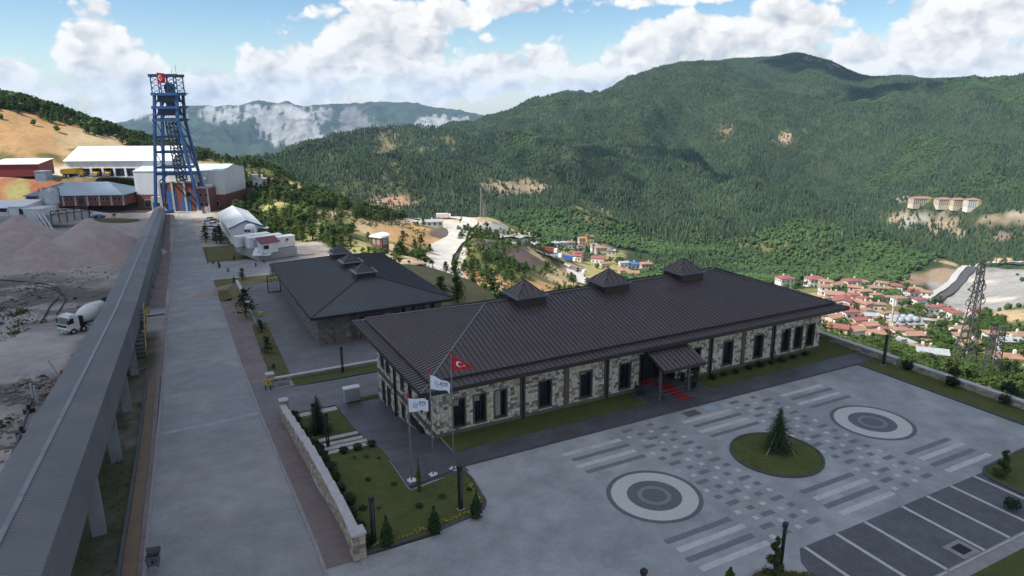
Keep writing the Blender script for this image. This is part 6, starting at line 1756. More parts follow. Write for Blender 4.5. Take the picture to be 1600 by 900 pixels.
def garden_plants():
 rr = random.Random(12)
 sp = plant('spruce_tree', 0, lambda: spruce_mesh(3, 3.25, 1.12, 24), (22.15, -11.55, .3), .4, (1.0, 1.0), 'young spruce in the middle of the round lawn, held by slanting props', 'spruce tree')
 for k, a in enumerate((math.atan2(-RH[1], -RH[0]) + .25, math.atan2(-RH[1], -RH[0]) + 2.0, math.atan2(RH[1], RH[0]) - .35)):
  MB().tube((1.35 * math.cos(a), 1.35 * math.sin(a), -.1), (.08 * math.cos(a), .08 * math.sin(a), 1.75), .028, n=6).build('prop', pmat('pale_wood', (0.36, 0.30, 0.20), rough=.8), sp)
 plant('spruce_tree', 1, lambda: spruce_mesh(8, 3.3, 1.15, 20), (-5.05, 11.4, gh(11.4)), 0, 1.0, 'spruce on the garden lawn beside the pale steps and the stepped wall', 'spruce tree')
 for i, (px, py, h, lab) in enumerate(((605, 853, 1.95, 'dark cypress bush nearest the stone pillar, at the front of the lawn'), (679, 832, 1.75, 'dark cypress bush midway along the front of the lawn'), (744, 808, 1.7, 'dark cypress bush at the rounded lawn corner'))):
  p = at_z(px, py, .06)
  plant('cypress_bush', i, lambda h=h, i=i: column_mesh(20 + i, h, .40), p, 0, 1.0, lab, 'bush', 'cypress bushes on the front lawn')
 p = at_z(1565, 745, .09); plant('spiral_bush', 0, lambda: spiral_mesh(4, 1.95, .5), p, .5, 1.0, 'clipped spiral bush at the tip of the island beyond the parking bays', 'bush', 'clipped spiral bushes')
 plant('spiral_bush', 1, lambda: spiral_mesh(6, 2.3, .5), (11.75, -20.75, .09), 2.1, 1.0, 'clipped spiral bush by the open lamp post at the bottom of the court', 'bush', 'clipped spiral bushes')
 plant('spiral_bush', 2, lambda: column_mesh(61, .8, .26, 260, M_SPIRAL), at_z(1140, 908, .09), 0, 1.0, 'small pointed bush left of the spiral bush at the bottom edge', 'bush')
 sb = leaf_mat('golden_shrub_leaves', [(0.10, 0.10, 0.025), (0.13, 0.12, 0.03), (0.075, 0.085, 0.022)])
 for i, (x, y) in enumerate(((12.4, -21.6), (11.6, -21.4), (12.9, -21.9), (10.9, -21.1))):
  shrub('low_shrub', 'g%d' % (i % 2), lambda i=i: ball_mesh(70 + i, .42, .5, 170, sb), (x, y, .07), 1.0, ['low yellowish shrub right behind the spiral bush at the bottom edge', 'low yellowish shrub in front of the spiral bush at the bottom edge', 'low yellowish shrub nearest the parking bays at the bottom edge', 'low yellowish shrub left of the spiral bush at the bottom edge'][i], 'shrub', 'yellowish shrubs by the spiral bush')
 for i, (px, py, lab) in enumerate(((537, 708, 'round bush before the lowest garden step, nearest the wall'), (559, 704, 'round bush before the lowest garden step, the middle one'), (581, 698, 'round bush before the lowest garden step, nearest the terrace'))):
  p = at_z(px, py, gh(3.9) + .05); p = (p[0], p[1], gh(p[1]) + .05)
  shrub('ball_bush', i, lambda i=i: ball_mesh(40 + i, .33, .5, 190), p, 1.0, lab, 'bush', 'round bushes by the steps')
 for i, (px, py, s, lab) in enumerate(((572, 714, .7, 'flat green plant on the lawn below the round bushes'), (592, 716, .5, 'small green plant on the lawn right below the round bushes'), (616, 757, .75, 'low plant on the lawn beside the dark terrace edge'), (655, 792, 1.0, 'grey green low plant in the middle of the front lawn'), (691, 777, .9, 'low plant on the lawn left of the tall black lamp'), (567, 795, 1.0, 'dark low plant close to the hedge on the front lawn'), (592, 794, .6, 'tiny plant beside the dark low plant on the front lawn'), (575, 750, .8, 'spiky pale plant on the lawn'), (553, 715, .6, 'spiky plant near the hedge below the steps'), (733, 765, .6, 'low plant near the rounded kerb of the front lawn'))):
  p = at_z(px, py, .05)
  for _ in range(3): p = at_z(px, py, gh(p[1]) + .06)
  shrub('low_plant', i % 4, lambda i=i: ball_mesh(90 + i, .42, .32, 90, M_HEDGE if i % 2 else M_SPIRAL, .09), p, s * .62, lab, 'plant', 'low plants on the front lawn')
 p = at_z(655, 768, .05); plant('sapling', 0, lambda: column_mesh(31, 2.3, .2, 120, M_LEAF, .10), p, 0, 1.0, 'thin leafy sapling before the leftmost flagpole', 'sapling')
 M_YF = leaf_mat('yellow_flowers', [(0.42, 0.33, 0.03), (0.28, 0.27, 0.04), (0.10, 0.13, 0.03)], trans=0)
 b = MB(); pts = []
 path = [(-5.6, -8.75), (-2.4, -8.45), (-.6, -8.2)] + arc(-.1, -6.9, 1.25, -math.pi / 2, 0.1, 8) + [(1.35, -4.8)]
 for i in range(len(path) - 1):
  a, c = path[i], path[i + 1]; n = int(math.hypot(c[0] - a[0], c[1] - a[1]) * 26)
  for k in range(n):
   f = rr.random(); pts.append((a[0] + (c[0] - a[0]) * f + rr.gauss(0, .08), a[1] + (c[1] - a[1]) * f + rr.gauss(0, .08), .07 + abs(rr.gauss(0, .09))))
 leaf_quads(b, pts, .06, rr); b.build('flower_border', M_YF, kind='stuff')
 labs = 'dark juniper bush in the row inside the stepped garden wall'
 for i in range(17):
  v = -8.3 + i * 1.5 + rr.uniform(-.2, .2)
  shrub('juniper_bush', i % 4, lambda i=i: ball_mesh(110 + i, .45, .66, 220, M_HEDGE, .09), (-6.42 + rr.uniform(-.12, .15), v, gh(v) + .02), rr.uniform(.8, 1.2), f'dark juniper bush inside the stepped garden wall, {nth(i + 1)} from the front pillar', 'bush', 'juniper bushes inside the garden wall', rr.uniform(0, 6))
 for i, px in enumerate(((742, 661), (770, 654), (798, 648), (827, 641), (855, 634), (881, 628), (908, 622), (933, 616), (958, 629), (1113, 592), (1131, 587), (1150, 583), (1170, 577), (1187, 573), (1205, 569), (1222, 565), (1239, 560), (1258, 555))):
  if i == 8: continue
  p = at_z(px[0], px[1], .13)
  side = 'left' if i < 9 else 'right'
  shrub('front_bush', i % 3, lambda i=i: ball_mesh(140 + i, .33, .42, 150, M_HEDGE, .075), p, rr.uniform(.8, 1.25), f'small dark bush under the office windows, {nth(i + 1 if i < 8 else i - 8)} {"from the terrace corner" if i < 9 else "to the right of the porch"}', 'bush', f'bushes in the front lawn {side} of the porch', rr.uniform(0, 6))
 for i, (px, py, s, lab) in enumerate(((1417, 577, 1.1, 'dark ball bush on the parapet lawn nearest the post lamp'), (1487, 603, 1.15, 'dark ball bush midway down the parapet lawn'), (1570, 630, 1.0, 'dark ball bush on the parapet lawn near the picture edge'), (1489, 588, 1.1, 'dark ball bush close under the parapet coping'), (1575, 615, 1.3, 'upright dark bush close to the parapet coping, near the picture edge'), (1580, 795, .9, 'low bush on the island by the spiral bush'))):
  p = at_z(px, py, .1)
  shrub('ball_bush', 'p%d' % (i % 3), lambda i=i: ball_mesh(170 + i, .5, .8, 230, M_HEDGE, .09), p, s, lab, 'bush', 'ball bushes on the parapet lawn')
 for i, (px, py, h, lab) in enumerate(((385, 497, 4.2, 'slender young pine with a green box at its foot, in the yard verge'), (409, 520, 1.7, 'small pine in the yard verge behind the bushy one'), (418, 553, 2.2, 'bushy pine in the middle of the yard verge'), (428, 580, .9, 'tiny pine in the yard verge by the gate pillar'), (405, 512, 1.2, 'low pine in the yard verge next to the slender one'))):
  r_, s_ = 3.0, 40
  p = at_z(px, py, -6.2)
  s_ = to_rs(p[0], p[1])[1]; p = at_z(px, py, (float(g(s_)) + YARD) / 2 + .1)
  plant('young_pine', i, lambda i=i, h=h: pine_mesh(200 + i, h, True), p, i, 1.0, lab, 'pine tree', 'young pines in the yard verge')
 p = at_z(386, 500, -6.3); tag(MB().box(-.3, -.3, 0, .3, .3, .7).box(-.34, -.34, .7, .34, .34, .76).build('green_box', pmat('green_box_paint', (.02, .06, .045), rough=.5), loc=(p[0], p[1], p[2] - .1)), 'dark green utility box at the foot of the slender young pine', 'box')
 for i, (px, py, h) in enumerate(((343, 420, 1.3), (357, 426, .9), (334, 414, .9), (379, 438, 2.0), (366, 443, .9), (366, 408, 1.1), (400, 418, .9), (427, 432, 1.8), (413, 412, .8), (440, 420, .9))):
  p = at_T(px, py)
  plant('small_conifer', i % 3, lambda i=i: pine_mesh(220 + i, 1.0), p + np.array([0, 0, .05]), i, h * 1.2, f'little dark conifer on the rough lawn up the road, {nth((3, 4, 1, 7, 6, 5, 8, 10, 9, 2)[i] if False else sorted(range(10), key=lambda q: (343, 357, 334, 379, 366, 366.5, 400, 427, 413, 440)[q]).index(i) + 1)} from the road side', 'conifer', 'little conifers on the rough lawn')
 for i, (px, py, h) in enumerate(((322, 378, 5.2), (338, 380, 4.6), (345, 381, 5.4), (362, 378, 4.4), (371, 376, 4.8), (380, 374, 4.4))):
  p = at_T(px, py)
  plant('roadside_pine', i % 3, lambda i=i: pine_mesh(240 + i, 1.0), p, i * 1.3, h, f'dark spreading pine before the white prefab hall, {nth(i + 1)} from the road', 'pine tree', 'row of pines before the white prefab hall')
 b = MB(); pts = []
 for s in np.arange(84, 262, .16):
  for _ in range(5):
   p = rs(-11.9 + rr.gauss(0, .35), s); pts.append((p[0], p[1], float(g(s)) + abs(rr.gauss(.75, .45))))
 leaf_quads(b, pts, .22, rr); b.build('hedge', M_HEDGE, kind='stuff')
 for i, s in enumerate((68.0,)):
  p = rs(-11.3, s); plant('cypress_bush', 7, lambda: column_mesh(55, 2.6, .5, 420, M_HEDGE, .11), (p[0], p[1], float(g(s))), 0, 1.0, 'dark column bush beside the stair under the gallery', 'bush')
garden_plants()
M_PINEL = leaf_mat('slope_pine_needles', [(0.075, 0.125, 0.036), (0.105, 0.155, 0.044), (0.06, 0.105, 0.04), (0.135, 0.17, 0.052)], trans=.4)
MID_PINES = [pine_mesh(300 + i, 1.0, mat_=M_PINEL) for i in range(5)]
MID_BROAD = [broad_mesh(320 + i, 1.0) for i in range(4)]
def join_tree(tm, cm, name):
 me = bpy.data.meshes.new(name)
 v = [tuple(x.co) for x in tm.vertices]; f = [tuple(p.vertices) for p in tm.polygons]; n = len(v); k = len(f)
 v += [tuple(x.co) for x in cm.vertices]; f += [tuple(i + n for i in p.vertices) for p in cm.polygons]
 me.from_pydata(v, [], f); me.materials.append(cm.materials[0]); me.update()
 return me
MID_SET = tree_set('mid_trees', [join_tree(a, b, 'whole_pine') for a, b in MID_PINES] + [join_tree(a, b, 'whole_leaf_tree') for a, b in MID_BROAD])
TREES = []
def name_trees():
 """each tree is told by its size and its place counted from the nearest landmark"""
 b = {}
 for o, px, py, what, marks in TREES:
  nm, mx, my = min(marks, key=lambda q: math.hypot(px - q[1], (py - q[2]) * 1.5))
  dx, dy = px - mx, (py - my) * 1.5
  sd = ('right of' if dx > 0 else 'left of') if abs(dx) > abs(dy) else ('below' if dy > 0 else 'above')
  b.setdefault((what, sd, nm), []).append((math.hypot(dx, dy), o.name, o))
 for (what, sd, nm), l in b.items():
  for k, (_, _, o) in enumerate(sorted(l, key=lambda q: q[:2])): o['label'] = f'{nth(k + 1)} {what} {sd} {nm}, counting outward'
MARKS = ([('the parapet post lamp', 1383, 548), ('the parapet corner', 1290, 528), ('the tall pylon', 1510, 560), ('the shorter pylon', 1548, 575), ('the long white sheet roof', 1452, 572), ('the mosque', 1424, 510), ('the orange hip roof', 1572, 575), ('the spoil field', 1480, 470)],
   [('the white track', 700, 400), ('the first lantern', 820, 445), ('the brown spoil slope', 850, 400), ('the mine terrace masts', 755, 340), ('the blue trailer', 887, 407)],
   [('the prefab hall', 385, 345), ('the knoll cabin', 408, 290), ('the pump house', 590, 372), ('the grey hall roof', 560, 410), ('the headframe', 262, 230), ('the garage roof', 160, 240), ('the white containers', 440, 385)])
def near_woods():
 n = 60000
 x, y, z, D, A = sample_sector(n, 100, 560)
 px, py, _ = to_px(np.stack([x, y, z], -1))
 r, s = to_rs(x, y)
 ok = in_sight(A, D, z, 4.5)
 ok &= ~((r > -88) & (r < 4.5) & (s > -70) & (s < 312)) & ~((r >= 0) & (r < 31) & (s > 80) & (s < 178)) & ~((r >= 0) & (r < 16) & (s > 170) & (s < 300))
 ok &= ~((x > -5) & (x < 22) & (y > 25) & (y < 76)) & ~((x > -8) & (x < 47.2) & (y > -62) & (y < 22))
 ok &= ~((px < 290) & (py > 248) & (D < 460))
 x, y, z, D, A, px, py = (q[ok] for q in (x, y, z, D, A, px, py))
 col, bare = land_colour(x, y, z)
 dn = np.full(len(x), .55) * (1 - .86 * sstep(bare, .15, .7))
 dn *= sstep(fbm(x / 16, y / 16, 3, 7), .30, .52)
 crest = [(530, 312, 130, 18, 300, 460, .9), (600, 335, 60, 16, 300, 460, 1.0), (410, 300, 60, 30, 220, 430, .5), (470, 390, 70, 24, 110, 240, .9), (440, 345, 50, 30, 180, 330, .3), (560, 370, 70, 20, 180, 320, .25),
    (770, 425, 60, 32, 180, 330, .26), (640, 395, 40, 26, 150, 300, .4), (1450, 575, 190, 26, 100, 260, 1.3), (1400, 560, 90, 30, 100, 300, 1.1), (1520, 520, 60, 30, 280, 460, .9), (1440, 470, 70, 16, 400, 560, 1.2), (1570, 560, 60, 24, 160, 320, .8),
    (0, 148, 80, 26, 430, 560, 2), (60, 160, 80, 22, 430, 560, 2), (120, 178, 70, 20, 430, 560, 2), (180, 200, 60, 18, 430, 560, 2), (235, 222, 50, 14, 430, 560, 2), (300, 240, 60, 12, 430, 560, 2), (1440, 530, 60, 26, 280, 420, .9)]
 lift = np.zeros(len(x))
 for cx, cy_, rx, ry, d0, d1, w in crest:
  q = 1 - np.hypot((px - cx) / rx, (py - cy_) / ry)
  lift = np.maximum(lift, w * sstep(q, 0, .45) * (D > d0) * (D < d1))
 dn = np.clip(dn * .30 + lift * .75 * (1 - .5 * sstep(bare, .4, .9)), 0, 1)
 dn *= np.where((px < 330) & (D > 380), np.where(lift > .05, 1, .12), 1)
 for cx, cy_, rx, ry, d0, d1 in CLEAR:
  q = np.hypot((px - cx) / rx, (py - cy_) / ry)
  dn = np.where((q < 1) & (D > d0) & (D < d1), dn * .05, dn)
 keep = RS.uniform(0, 1, len(x)) < dn
 x, y, z, D, px, py = (q[keep] for q in (x, y, z, D, px, py))
 right = px > 1150
 broad = np.where(right, .6, np.where(px < 330, .05, .22)) + .3 * (fbm(x / 30, y / 30, 3, 91) - .5) * 2
 kind = np.where(RS.uniform(0, 1, len(x)) < broad, RS.randint(5, 9, len(x)), RS.randint(0, 5, len(x)))
 sc = RS.uniform(2.4, 5.0, len(x)) * (.7 + .6 * fbm(x / 20, y / 20, 2, 33)) * np.where(right & (D > 250), 1.1, 1.0) * np.where((px < 330) & (D > 380), 1.2, 1.0)
 order = np.argsort(-sc / D)
 print('mid trees', len(x))
 npine = nbroad = 0
 rest = []
 for i in order:
  k = int(kind[i])
  isb = k >= 5
  if (isb and nbroad >= 150) or (not isb and npine >= 290):
   rest.append(i); continue
  p = (x[i], y[i], z[i] - .1)
  q = px[i]
  if isb:
   nbroad += 1
   where = 'on the valley side below the parapet' if q > 1150 else ('on the spur by the white track' if q > 640 else ('on the left hill' if q < 330 else 'on the slope below the headframe'))
   tm, cm = MID_BROAD[k - 5]; nm, ct, lab = 'leaf_tree', 'tree', f'bright green leafy tree growing {where}'
  else:
   npine += 1
   where = 'on the valley side below the parapet' if q > 1150 else ('on the spur by the white track' if q > 640 else ('along the crest of the left hill' if q < 330 else 'on the slope below the headframe'))
   tm, cm = MID_PINES[k]; nm, ct, lab = 'pine_tree', 'pine tree', f'dark green pine growing {where}'
  rt = tag(empty(nm, p, float(RS.uniform(0, 6.28))), lab, ct, ('leafy trees ' if isb else 'pines ') + where)
  hw = 'small' if sc[i] < 3.2 else 'tall' if sc[i] > 4.4 else 'middling'
  TREES.append((rt, float(px[i]), float(py[i]), hw + (' bright green leafy tree' if isb else ' green pine'), MARKS[0 if q > 1150 else 1 if q > 640 else 2]))
  w = float(sc[i]) * float(RS.uniform(.95, 1.25))
  rt.scale = (w, w, float(sc[i]))
  link('trunk', tm, rt); link('crown', cm, rt)
 rest = np.array(rest)
 sx, sy, sz, sD, sA = sample_sector(9000, 120, 440, -26, 4)
 spx, spy, _ = to_px(np.stack([sx, sy, sz], -1)); sr, ss_ = to_rs(sx, sy)
 ok = in_sight(sA, sD, sz, 1.5) & (spx > 395) & (spx < 900) & ~((sr < 31) & (ss_ < 180)) & ~((sr < 17) & (ss_ < 305)) & ~((sx < 22) & (sy < 77)) & (fbm(sx / 9, sy / 9, 3, 13) > .5)
 for cx, cy_, rx, ry, d0, d1 in CLEAR: ok &= ~((np.hypot((spx - cx) / rx, (spy - cy_) / ry) < 1) & (sD > d0) & (sD < d1))
 ns = int(ok.sum())
 x, y, z = np.r_[x, sx[ok]], np.r_[y, sy[ok]], np.r_[z, sz[ok]]; sc = np.r_[sc, RS.uniform(.6, 1.7, ns)]; kind = np.r_[kind, RS.randint(5, 9, ns)]
 rest = np.r_[rest, np.arange(len(x) - ns, len(x))]
 scatter('slope_woodland', np.c_[x, y, z - .1][rest], sc[rest], RS.uniform(.95, 1.25, len(rest)), kind[rest], MID_SET)
near_woods()
# ================================================================ the works: gallery, headframe, sheds, vehicles
M_BRICK = pmat('red_brick', (0.19, 0.066, 0.048), (0.155, 0.054, 0.042), 1.5, 0.85, dirt=(0.12, 0.06, 0.05), dscale=.3, damt=.4)
M_CLAD = pmat('white_cladding', (0.62, 0.63, 0.64), (0.56, 0.57, 0.585), .4, 0.5, dirt=(.42, .42, .42), dscale=.2, damt=.3, stretch=(1, 1, .25))
M_WROOF = pmat('white_sheet_roof', (0.80, 0.80, 0.80), (0.74, 0.74, 0.74), .3, 0.4)
M_BLUEST = pmat('blue_steel', (0.018, 0.085, 0.25), (0.014, 0.066, 0.20), .5, 0.45, dirt=(.03, .05, .12), dscale=.3, damt=.5)
M_BLUERF = pmat('blue_grey_roof', (0.135, 0.19, 0.26), (0.12, 0.17, 0.235), .3, 0.45, dirt=(.18, .21, .25), dscale=.2, damt=.4)
M_CONC = pmat('pale_concrete', (0.40, 0.39, 0.37), (0.33, 0.32, 0.305), .8, 0.85, dirt=(.22, .21, .2), dscale=.5)
M_YELLOW = pmat('plant_yellow', (0.62, 0.36, 0.02), (0.52, 0.30, 0.02), 2, .5)
M_TYRE = pmat('tyre_rubber', (0.016, 0.016, 0.016), rough=.9)
M_BLUEDOOR = pmat('blue_door_paint', (0.035, 0.13, 0.33), (0.03, 0.11, 0.28), 1, .5)
M_REDSH = pmat('maroon_cladding', (0.21, 0.022, 0.026), (0.17, 0.02, 0.023), .6, .55)
M_GALV = pmat('galvanised_sheet', (0.52, 0.54, 0.56), (0.46, 0.48, 0.50), .8, .4, .3, dirt=(.33, .34, .35), dscale=.4)
def corr_mat(name, col, col2):
 mt, T_, b = new_mat(name)
 pos = T_.n('ShaderNodeNewGeometry').outputs['Position']
 c = T_.mix(T_.ramp(T_.noise(pos, .22, 7, .6), .35, .7), col, col2)
 c = T_.mix(T_.math('MULTIPLY', T_.ramp(T_.noise(pos, 1.3, 5, .6), .5, .75), .35), c, tuple(x * 1.5 for x in col))
 T_.l(c, b.inputs['Base Color']); b.inputs['Roughness'].default_value = .55; b.inputs['Metallic'].default_value = .15
 return mt
M_CORR = corr_mat('weathered_grey_sheet', (0.125, 0.134, 0.139), (0.165, 0.168, 0.166))
M_LEGC = pmat('grey_leg_concrete', (0.23, 0.235, 0.24), (0.18, 0.185, 0.19), .8, .85, dirt=(.12, .12, .12), dscale=.6)
def gallery():
 root = empty('conveyor_gallery', (0, 0, 0), label='long grey corrugated conveyor gallery on legs running up to the blue headframe', cat='conveyor gallery')
 s0, s1 = -46.0, 284.0
 zt = lambda s: float(np.interp(s, [-60, -5, 28, 58, 129, 290], [12.0, 6.55, 3.25, .3, -5.0, -17.4]))
 rr_ = lambda s: -11.0 + .0037 * (s + 5)
 W_ = 3.75; H_ = 2.75
 ss = list(np.arange(s0, 60, .16)) + list(np.arange(60, 150, .3)) + list(np.arange(150, s1 + .1, 1.2))
 prof = [(0, -H_), (0, -.02), (-.05, .0), (-W_ / 2, .42), (-W_ + .05, .0), (-W_, -.02), (-W_, -H_)]
 nrm = [(1, 0), (1, .1), (.3, 1), (0, 1), (-.3, 1), (-1, .1), (-1, 0)]
 def skin(i0, i1, nm, k0):
  b = MB(); n = i1 - i0 + 1
  for k, s in enumerate(ss):
   wv = (.022 if s < 60 else .03 if s < 150 else 0) * (1 if k % 2 else -1)
   z = zt(s); r0 = rr_(s)
   for i in range(i0, i1 + 1):
    a, h = prof[i]; nx, nz = nrm[i]
    p = rs(r0 + a + nx * wv, s); b.v.append((p[0], p[1], z + h + nz * wv))
  for k in range(len(ss) - 1):
   for i in range(n - 1):
    b.f.append((k * n + i, k * n + i + 1, (k + 1) * n + i + 1, (k + 1) * n + i)); b.mi.append(0)
  return b.build(nm, M_CORR, root, smooth=False)
 skin(0, 1, 'side_wall', 0); skin(1, 5, 'roof', 0); skin(5, 6, 'side_wall', 0)
 fl = MB()
 for s in np.arange(s0, s1, 12.0):
  e = min(s + 12, s1)
  fl.bar((*rs(rr_(s) - W_ / 2, s), zt(s) - H_ + .05), (*rs(rr_(e) - W_ / 2, e), zt(e) - H_ + .05), W_ - .1, .16)
 fl.build('floor_deck', M_STEEL, root)
 rc = MB(); q = list(np.arange(s0, s1, 6))
 for i in range(len(q) - 1): rc.bar((*rs(rr_(q[i]) - W_ / 2, q[i]), zt(q[i]) + .46), (*rs(rr_(q[i + 1]) - W_ / 2, q[i + 1]), zt(q[i + 1]) + .44), .26, .03)
 rc.build('ridge_cap', pmat('pale_ridge_sheet', (0.20, 0.21, 0.215), rough=.5), root)
 for s in np.arange(-40, 285, 12.5):
  lp = MB()
  zb = zt(s) - H_; r0 = rr_(s)
  for a in (-.35, -W_ + .35):
   p = rs(r0 + a, s); zg = tz(p[0], p[1]) - .3
   if zb - zg < .4: continue
   rot = math.atan2(RD[1], RD[0])
   lp.bar((p[0], p[1], zg), (p[0], p[1], zb + .02), .55, .75)
  if lp.v:
   p0, p1 = rs(r0 - .1, s), rs(r0 - W_ + .1, s)
   lp.bar((*p0, zb - .12), (*p1, zb - .12), .4, .3)
   lp.build('support_leg', M_LEGC, root)
 st = tag(empty('access_stair', (0, 0, 0)), 'steel stair with yellow rails climbing beside a gallery leg', 'stair')
 a = at_z(233, 512, -8.3); b_ = at_z(231, 492, -7.4)
 def Q(s, r, z): p = rs(r, s); return (p[0], p[1], z)
 z0, z1 = float(g(54)), float(g(54)) + 3.4
 for k in range(13):
  f = k / 12; s = 54 + 8.5 * f; z = z0 + (z1 - z0) * f
  MB().bar(Q(s, -11.5, z), Q(s, -10.2, z), .32, .06).build('tread', M_STEEL, st)
 for r_ in (-11.55, -10.15):
  m_ = MB().bar(Q(54, r_, z0 - .1), Q(62.5, r_, z1), .08, .2); m_.build('stringer', M_STEEL, st)
  m_ = MB().bar(Q(54, r_, z0 + 1), Q(62.5, r_, z1 + 1.0), .07)
  for k in range(6): m_.bar(Q(54 + k * 1.7, r_, z0 + (z1 - z0) * k / 5), Q(54 + k * 1.7, r_, z0 + (z1 - z0) * k / 5 + 1), .06)
  m_.build('handrail', M_YELLOW, st)
gallery()
FH3 = np.array([FH[0], FH[1], 0.0]); RH3 = np.array([RH[0], RH[1], 0.0])
class Front:
 """upright plane across the heading through a ground point; gives local (right, back, up) metres"""
 def __init__(self, px, py, D=None, dz=0.0):
  self.o = at_T(px, py) if D is None else at_dist(px, py, D)
  self.o = self.o + np.array([0, 0, dz])
 def loc(self, px, py, back=0.0):
  d = ray(px, py); o = self.o + FH3 * back
  t = ((o - CAM) @ FH3) / (d @ FH3); p = CAM + d * t - self.o
  return (p @ RH3, back, p[2])
HDG = math.atan2(RH[1], RH[0])
def headframe():
 F = Front(277, 323, 318)
 F.o[2] = float(g(288)) - .1
 r = tag(empty('headframe', tuple(F.o), HDG), 'tall blue steel mine headframe with sheaves on stacked platforms', 'headframe')
 X = lambda px, py: F.loc(px, py)[0]
 Z = lambda px, py: F.loc(px, py)[2]
 zt, z1, z2, z3 = Z(252, 120), Z(255, 146), Z(256, 167), Z(258, 187)
 lt, rt_ = X(236, 120), X(270, 120); l3, r3 = X(241.5, 187), X(277.5, 187)
 lb, rb = X(242, 321), X(312, 320)
 dep = 7.5
 def leg(nm, pts, w):
  m = MB()
  for a, b in zip(pts[:-1], pts[1:]): m.bar(a, b, w, w)
  return m.build(nm, M_BLUEST, r)
 ft, fm, fb = 0.0, 0.0, 0.0
 for back in (0, 1):
  y_b, y_m, y_t = (0, .0, .8) if not back else (dep, 6.4, 6.2)
  leg('leg', [(lb, y_b, .9), (l3, y_m, z3), (lt, y_t, z1)], 1.0)
  leg('leg', [(rb, y_b, .9), (r3, y_m, z3), (rt_ + .3, y_t, z1)], 1.0)
  for x in (lb, rb): MB().add([(x - 2, y_b - 2, -.4), (x + 2, y_b - 2, -.4), (x + 2, y_b + 2, -.4), (x - 2, y_b + 2, -.4), (x - .9, y_b - .9, 1.5), (x + .9, y_b - .9, 1.5), (x + .9, y_b + .9, 1.5), (x - .9, y_b + .9, 1.5)], [(4, 5, 6, 7), (0, 1, 5, 4), (1, 2, 6, 5), (2, 3, 7, 6), (3, 0, 4, 7)]).build('footing', M_CONC, r)
 def lx(z): return float(np.interp(z, [.9, z3, z1, zt], [lb, l3, lt, lt]))
 def rx(z): return float(np.interp(z, [.9, z3, z1, zt], [rb, r3, rt_ + .3, rt_ + .3]))
 def yb(z): return float(np.interp(z, [.9, z3, z1, zt], [dep, 6.4, 6.2, 6.2]))
 def yf(z): return float(np.interp(z, [.9, z3, z1], [0, 0, .8]))
 for py in (214, 238, 262, 272, 187):
  z = Z(260, py); h = 1.1 if py in (187, 272) else .8
  m = MB()
  for y in (yf(z), yb(z)): m.bar((lx(z) - .4, y, z), (rx(z) + .4, y, z), .6, h)
  for x in (lx(z), rx(z)): m.bar((x, yf(z), z), (x, yb(z), z), .6, h)
  m.build('cross_beam', M_BLUEST, r)
  rail = MB()
  for y in (yf(z) - .5,):
   rail.bar((lx(z), y, z + h / 2 + 1.1), (rx(z), y, z + h / 2 + 1.1), .09)
   n = 9
   for k in range(n + 1):
    x = lx(z) + (rx(z) - lx(z)) * k / n; rail.bar((x, y, z + h / 2), (x, y, z + h / 2 + 1.1), .09)
  rail.build('railing', M_BLUEST, r)
  MB().box(lx(z) + .5, yf(z) - .7, z + h / 2, rx(z) - .5, yf(z) + 1.2, z + h / 2 + .08).build('walkway', M_STEEL, r)
 for z, nm in ((z1, 0), (z2, 1), (z3, 2)):
  m = MB().box(lx(z) - .9, -.6, z - .8, rx(z) + .9, 7.4, z + .3); m.build('platform', M_BLUEST, r)
  k = MB().box(rx(z) + .9, 1.0, z - .2, rx(z) + 3.6, 3.4, z + .1)
  for x in (rx(z) + 1.2, rx(z) + 2.4, rx(z) + 3.5): k.bar((x, 1.0, z + .1), (x, 1.0, z + 1.3), .09)
  k.bar((rx(z) + 1, 1, z + 1.3), (rx(z) + 3.5, 1, z + 1.3), .09); k.build('side_balcony', M_STEEL, r)
  if nm < 2:
   cx = (lx(z) + rx(z)) / 2 + .8
   w = MB()
   for y in (2.2, 4.0): w.tube((cx, y, z + 2.3), (cx, y + .4, z + 2.3), 1.9, n=18);
   w.build('sheave_wheel', M_STEEL, r)
   MB().box(cx - 1.3, 1.8, z + .3, cx + 1.3, 4.8, z + 1.5).build('bearing_block', M_STEEL, r)
   MB().box(lx(z) + 1.2, .2, z - 3.4, rx(z) - 1.2, 6, z - .8).build('rope_housing', pmat('dark_blue_plate', (.012, .022, .06), rough=.6), r)
 z = (z1 + z2) / 2
 m = MB()
 for k, (za, zb) in enumerate(((z2, z1), (z3, z2))):
  for y in (.4, 6.6):
   m.bar((lx(za), y, za), (lx(zb) + 2.2, y, zb - .8), .4); m.bar((rx(za), y, za), (rx(zb) - 2.2, y, zb - .8), .4)
 m.build('knee_brace', M_BLUEST, r)
 for x0, x1 in ((lt - .6, lt + 3.2), (rt_ - 2.9, rt_ + .9)):
  for y in (.4, 6.4):
   m = MB().bar((x0, y, z1), (x0, y, zt), .35).bar((x1, y, z1), (x1, y, zt), .35)
   n = 3
   for k in range(n):
    a, b = z1 + (zt - z1) * k / n, z1 + (zt - z1) * (k + 1) / n
    m.bar((x0, y, a), (x1, y, b), .2).bar((x1, y, a), (x0, y, b), .2).bar((x0, y, b), (x1, y, b), .2)
   m.build('crown_post', M_BLUEST, r)
 m = MB().box(lt - 1.3, 0, zt, rt_ + 1.5, .9, zt + 1.1).box(lt - 1.3, 5.9, zt, rt_ + 1.5, 6.8, zt + 1.1).box(lt - 1.0, .9, zt + .1, lt, 5.9, zt + .9).box(rt_ + .4, .9, zt + .1, rt_ + 1.4, 5.9, zt + .9)
 m.build('top_girder', pmat('dark_blue_steel', (.014, .03, .10), rough=.5), r)
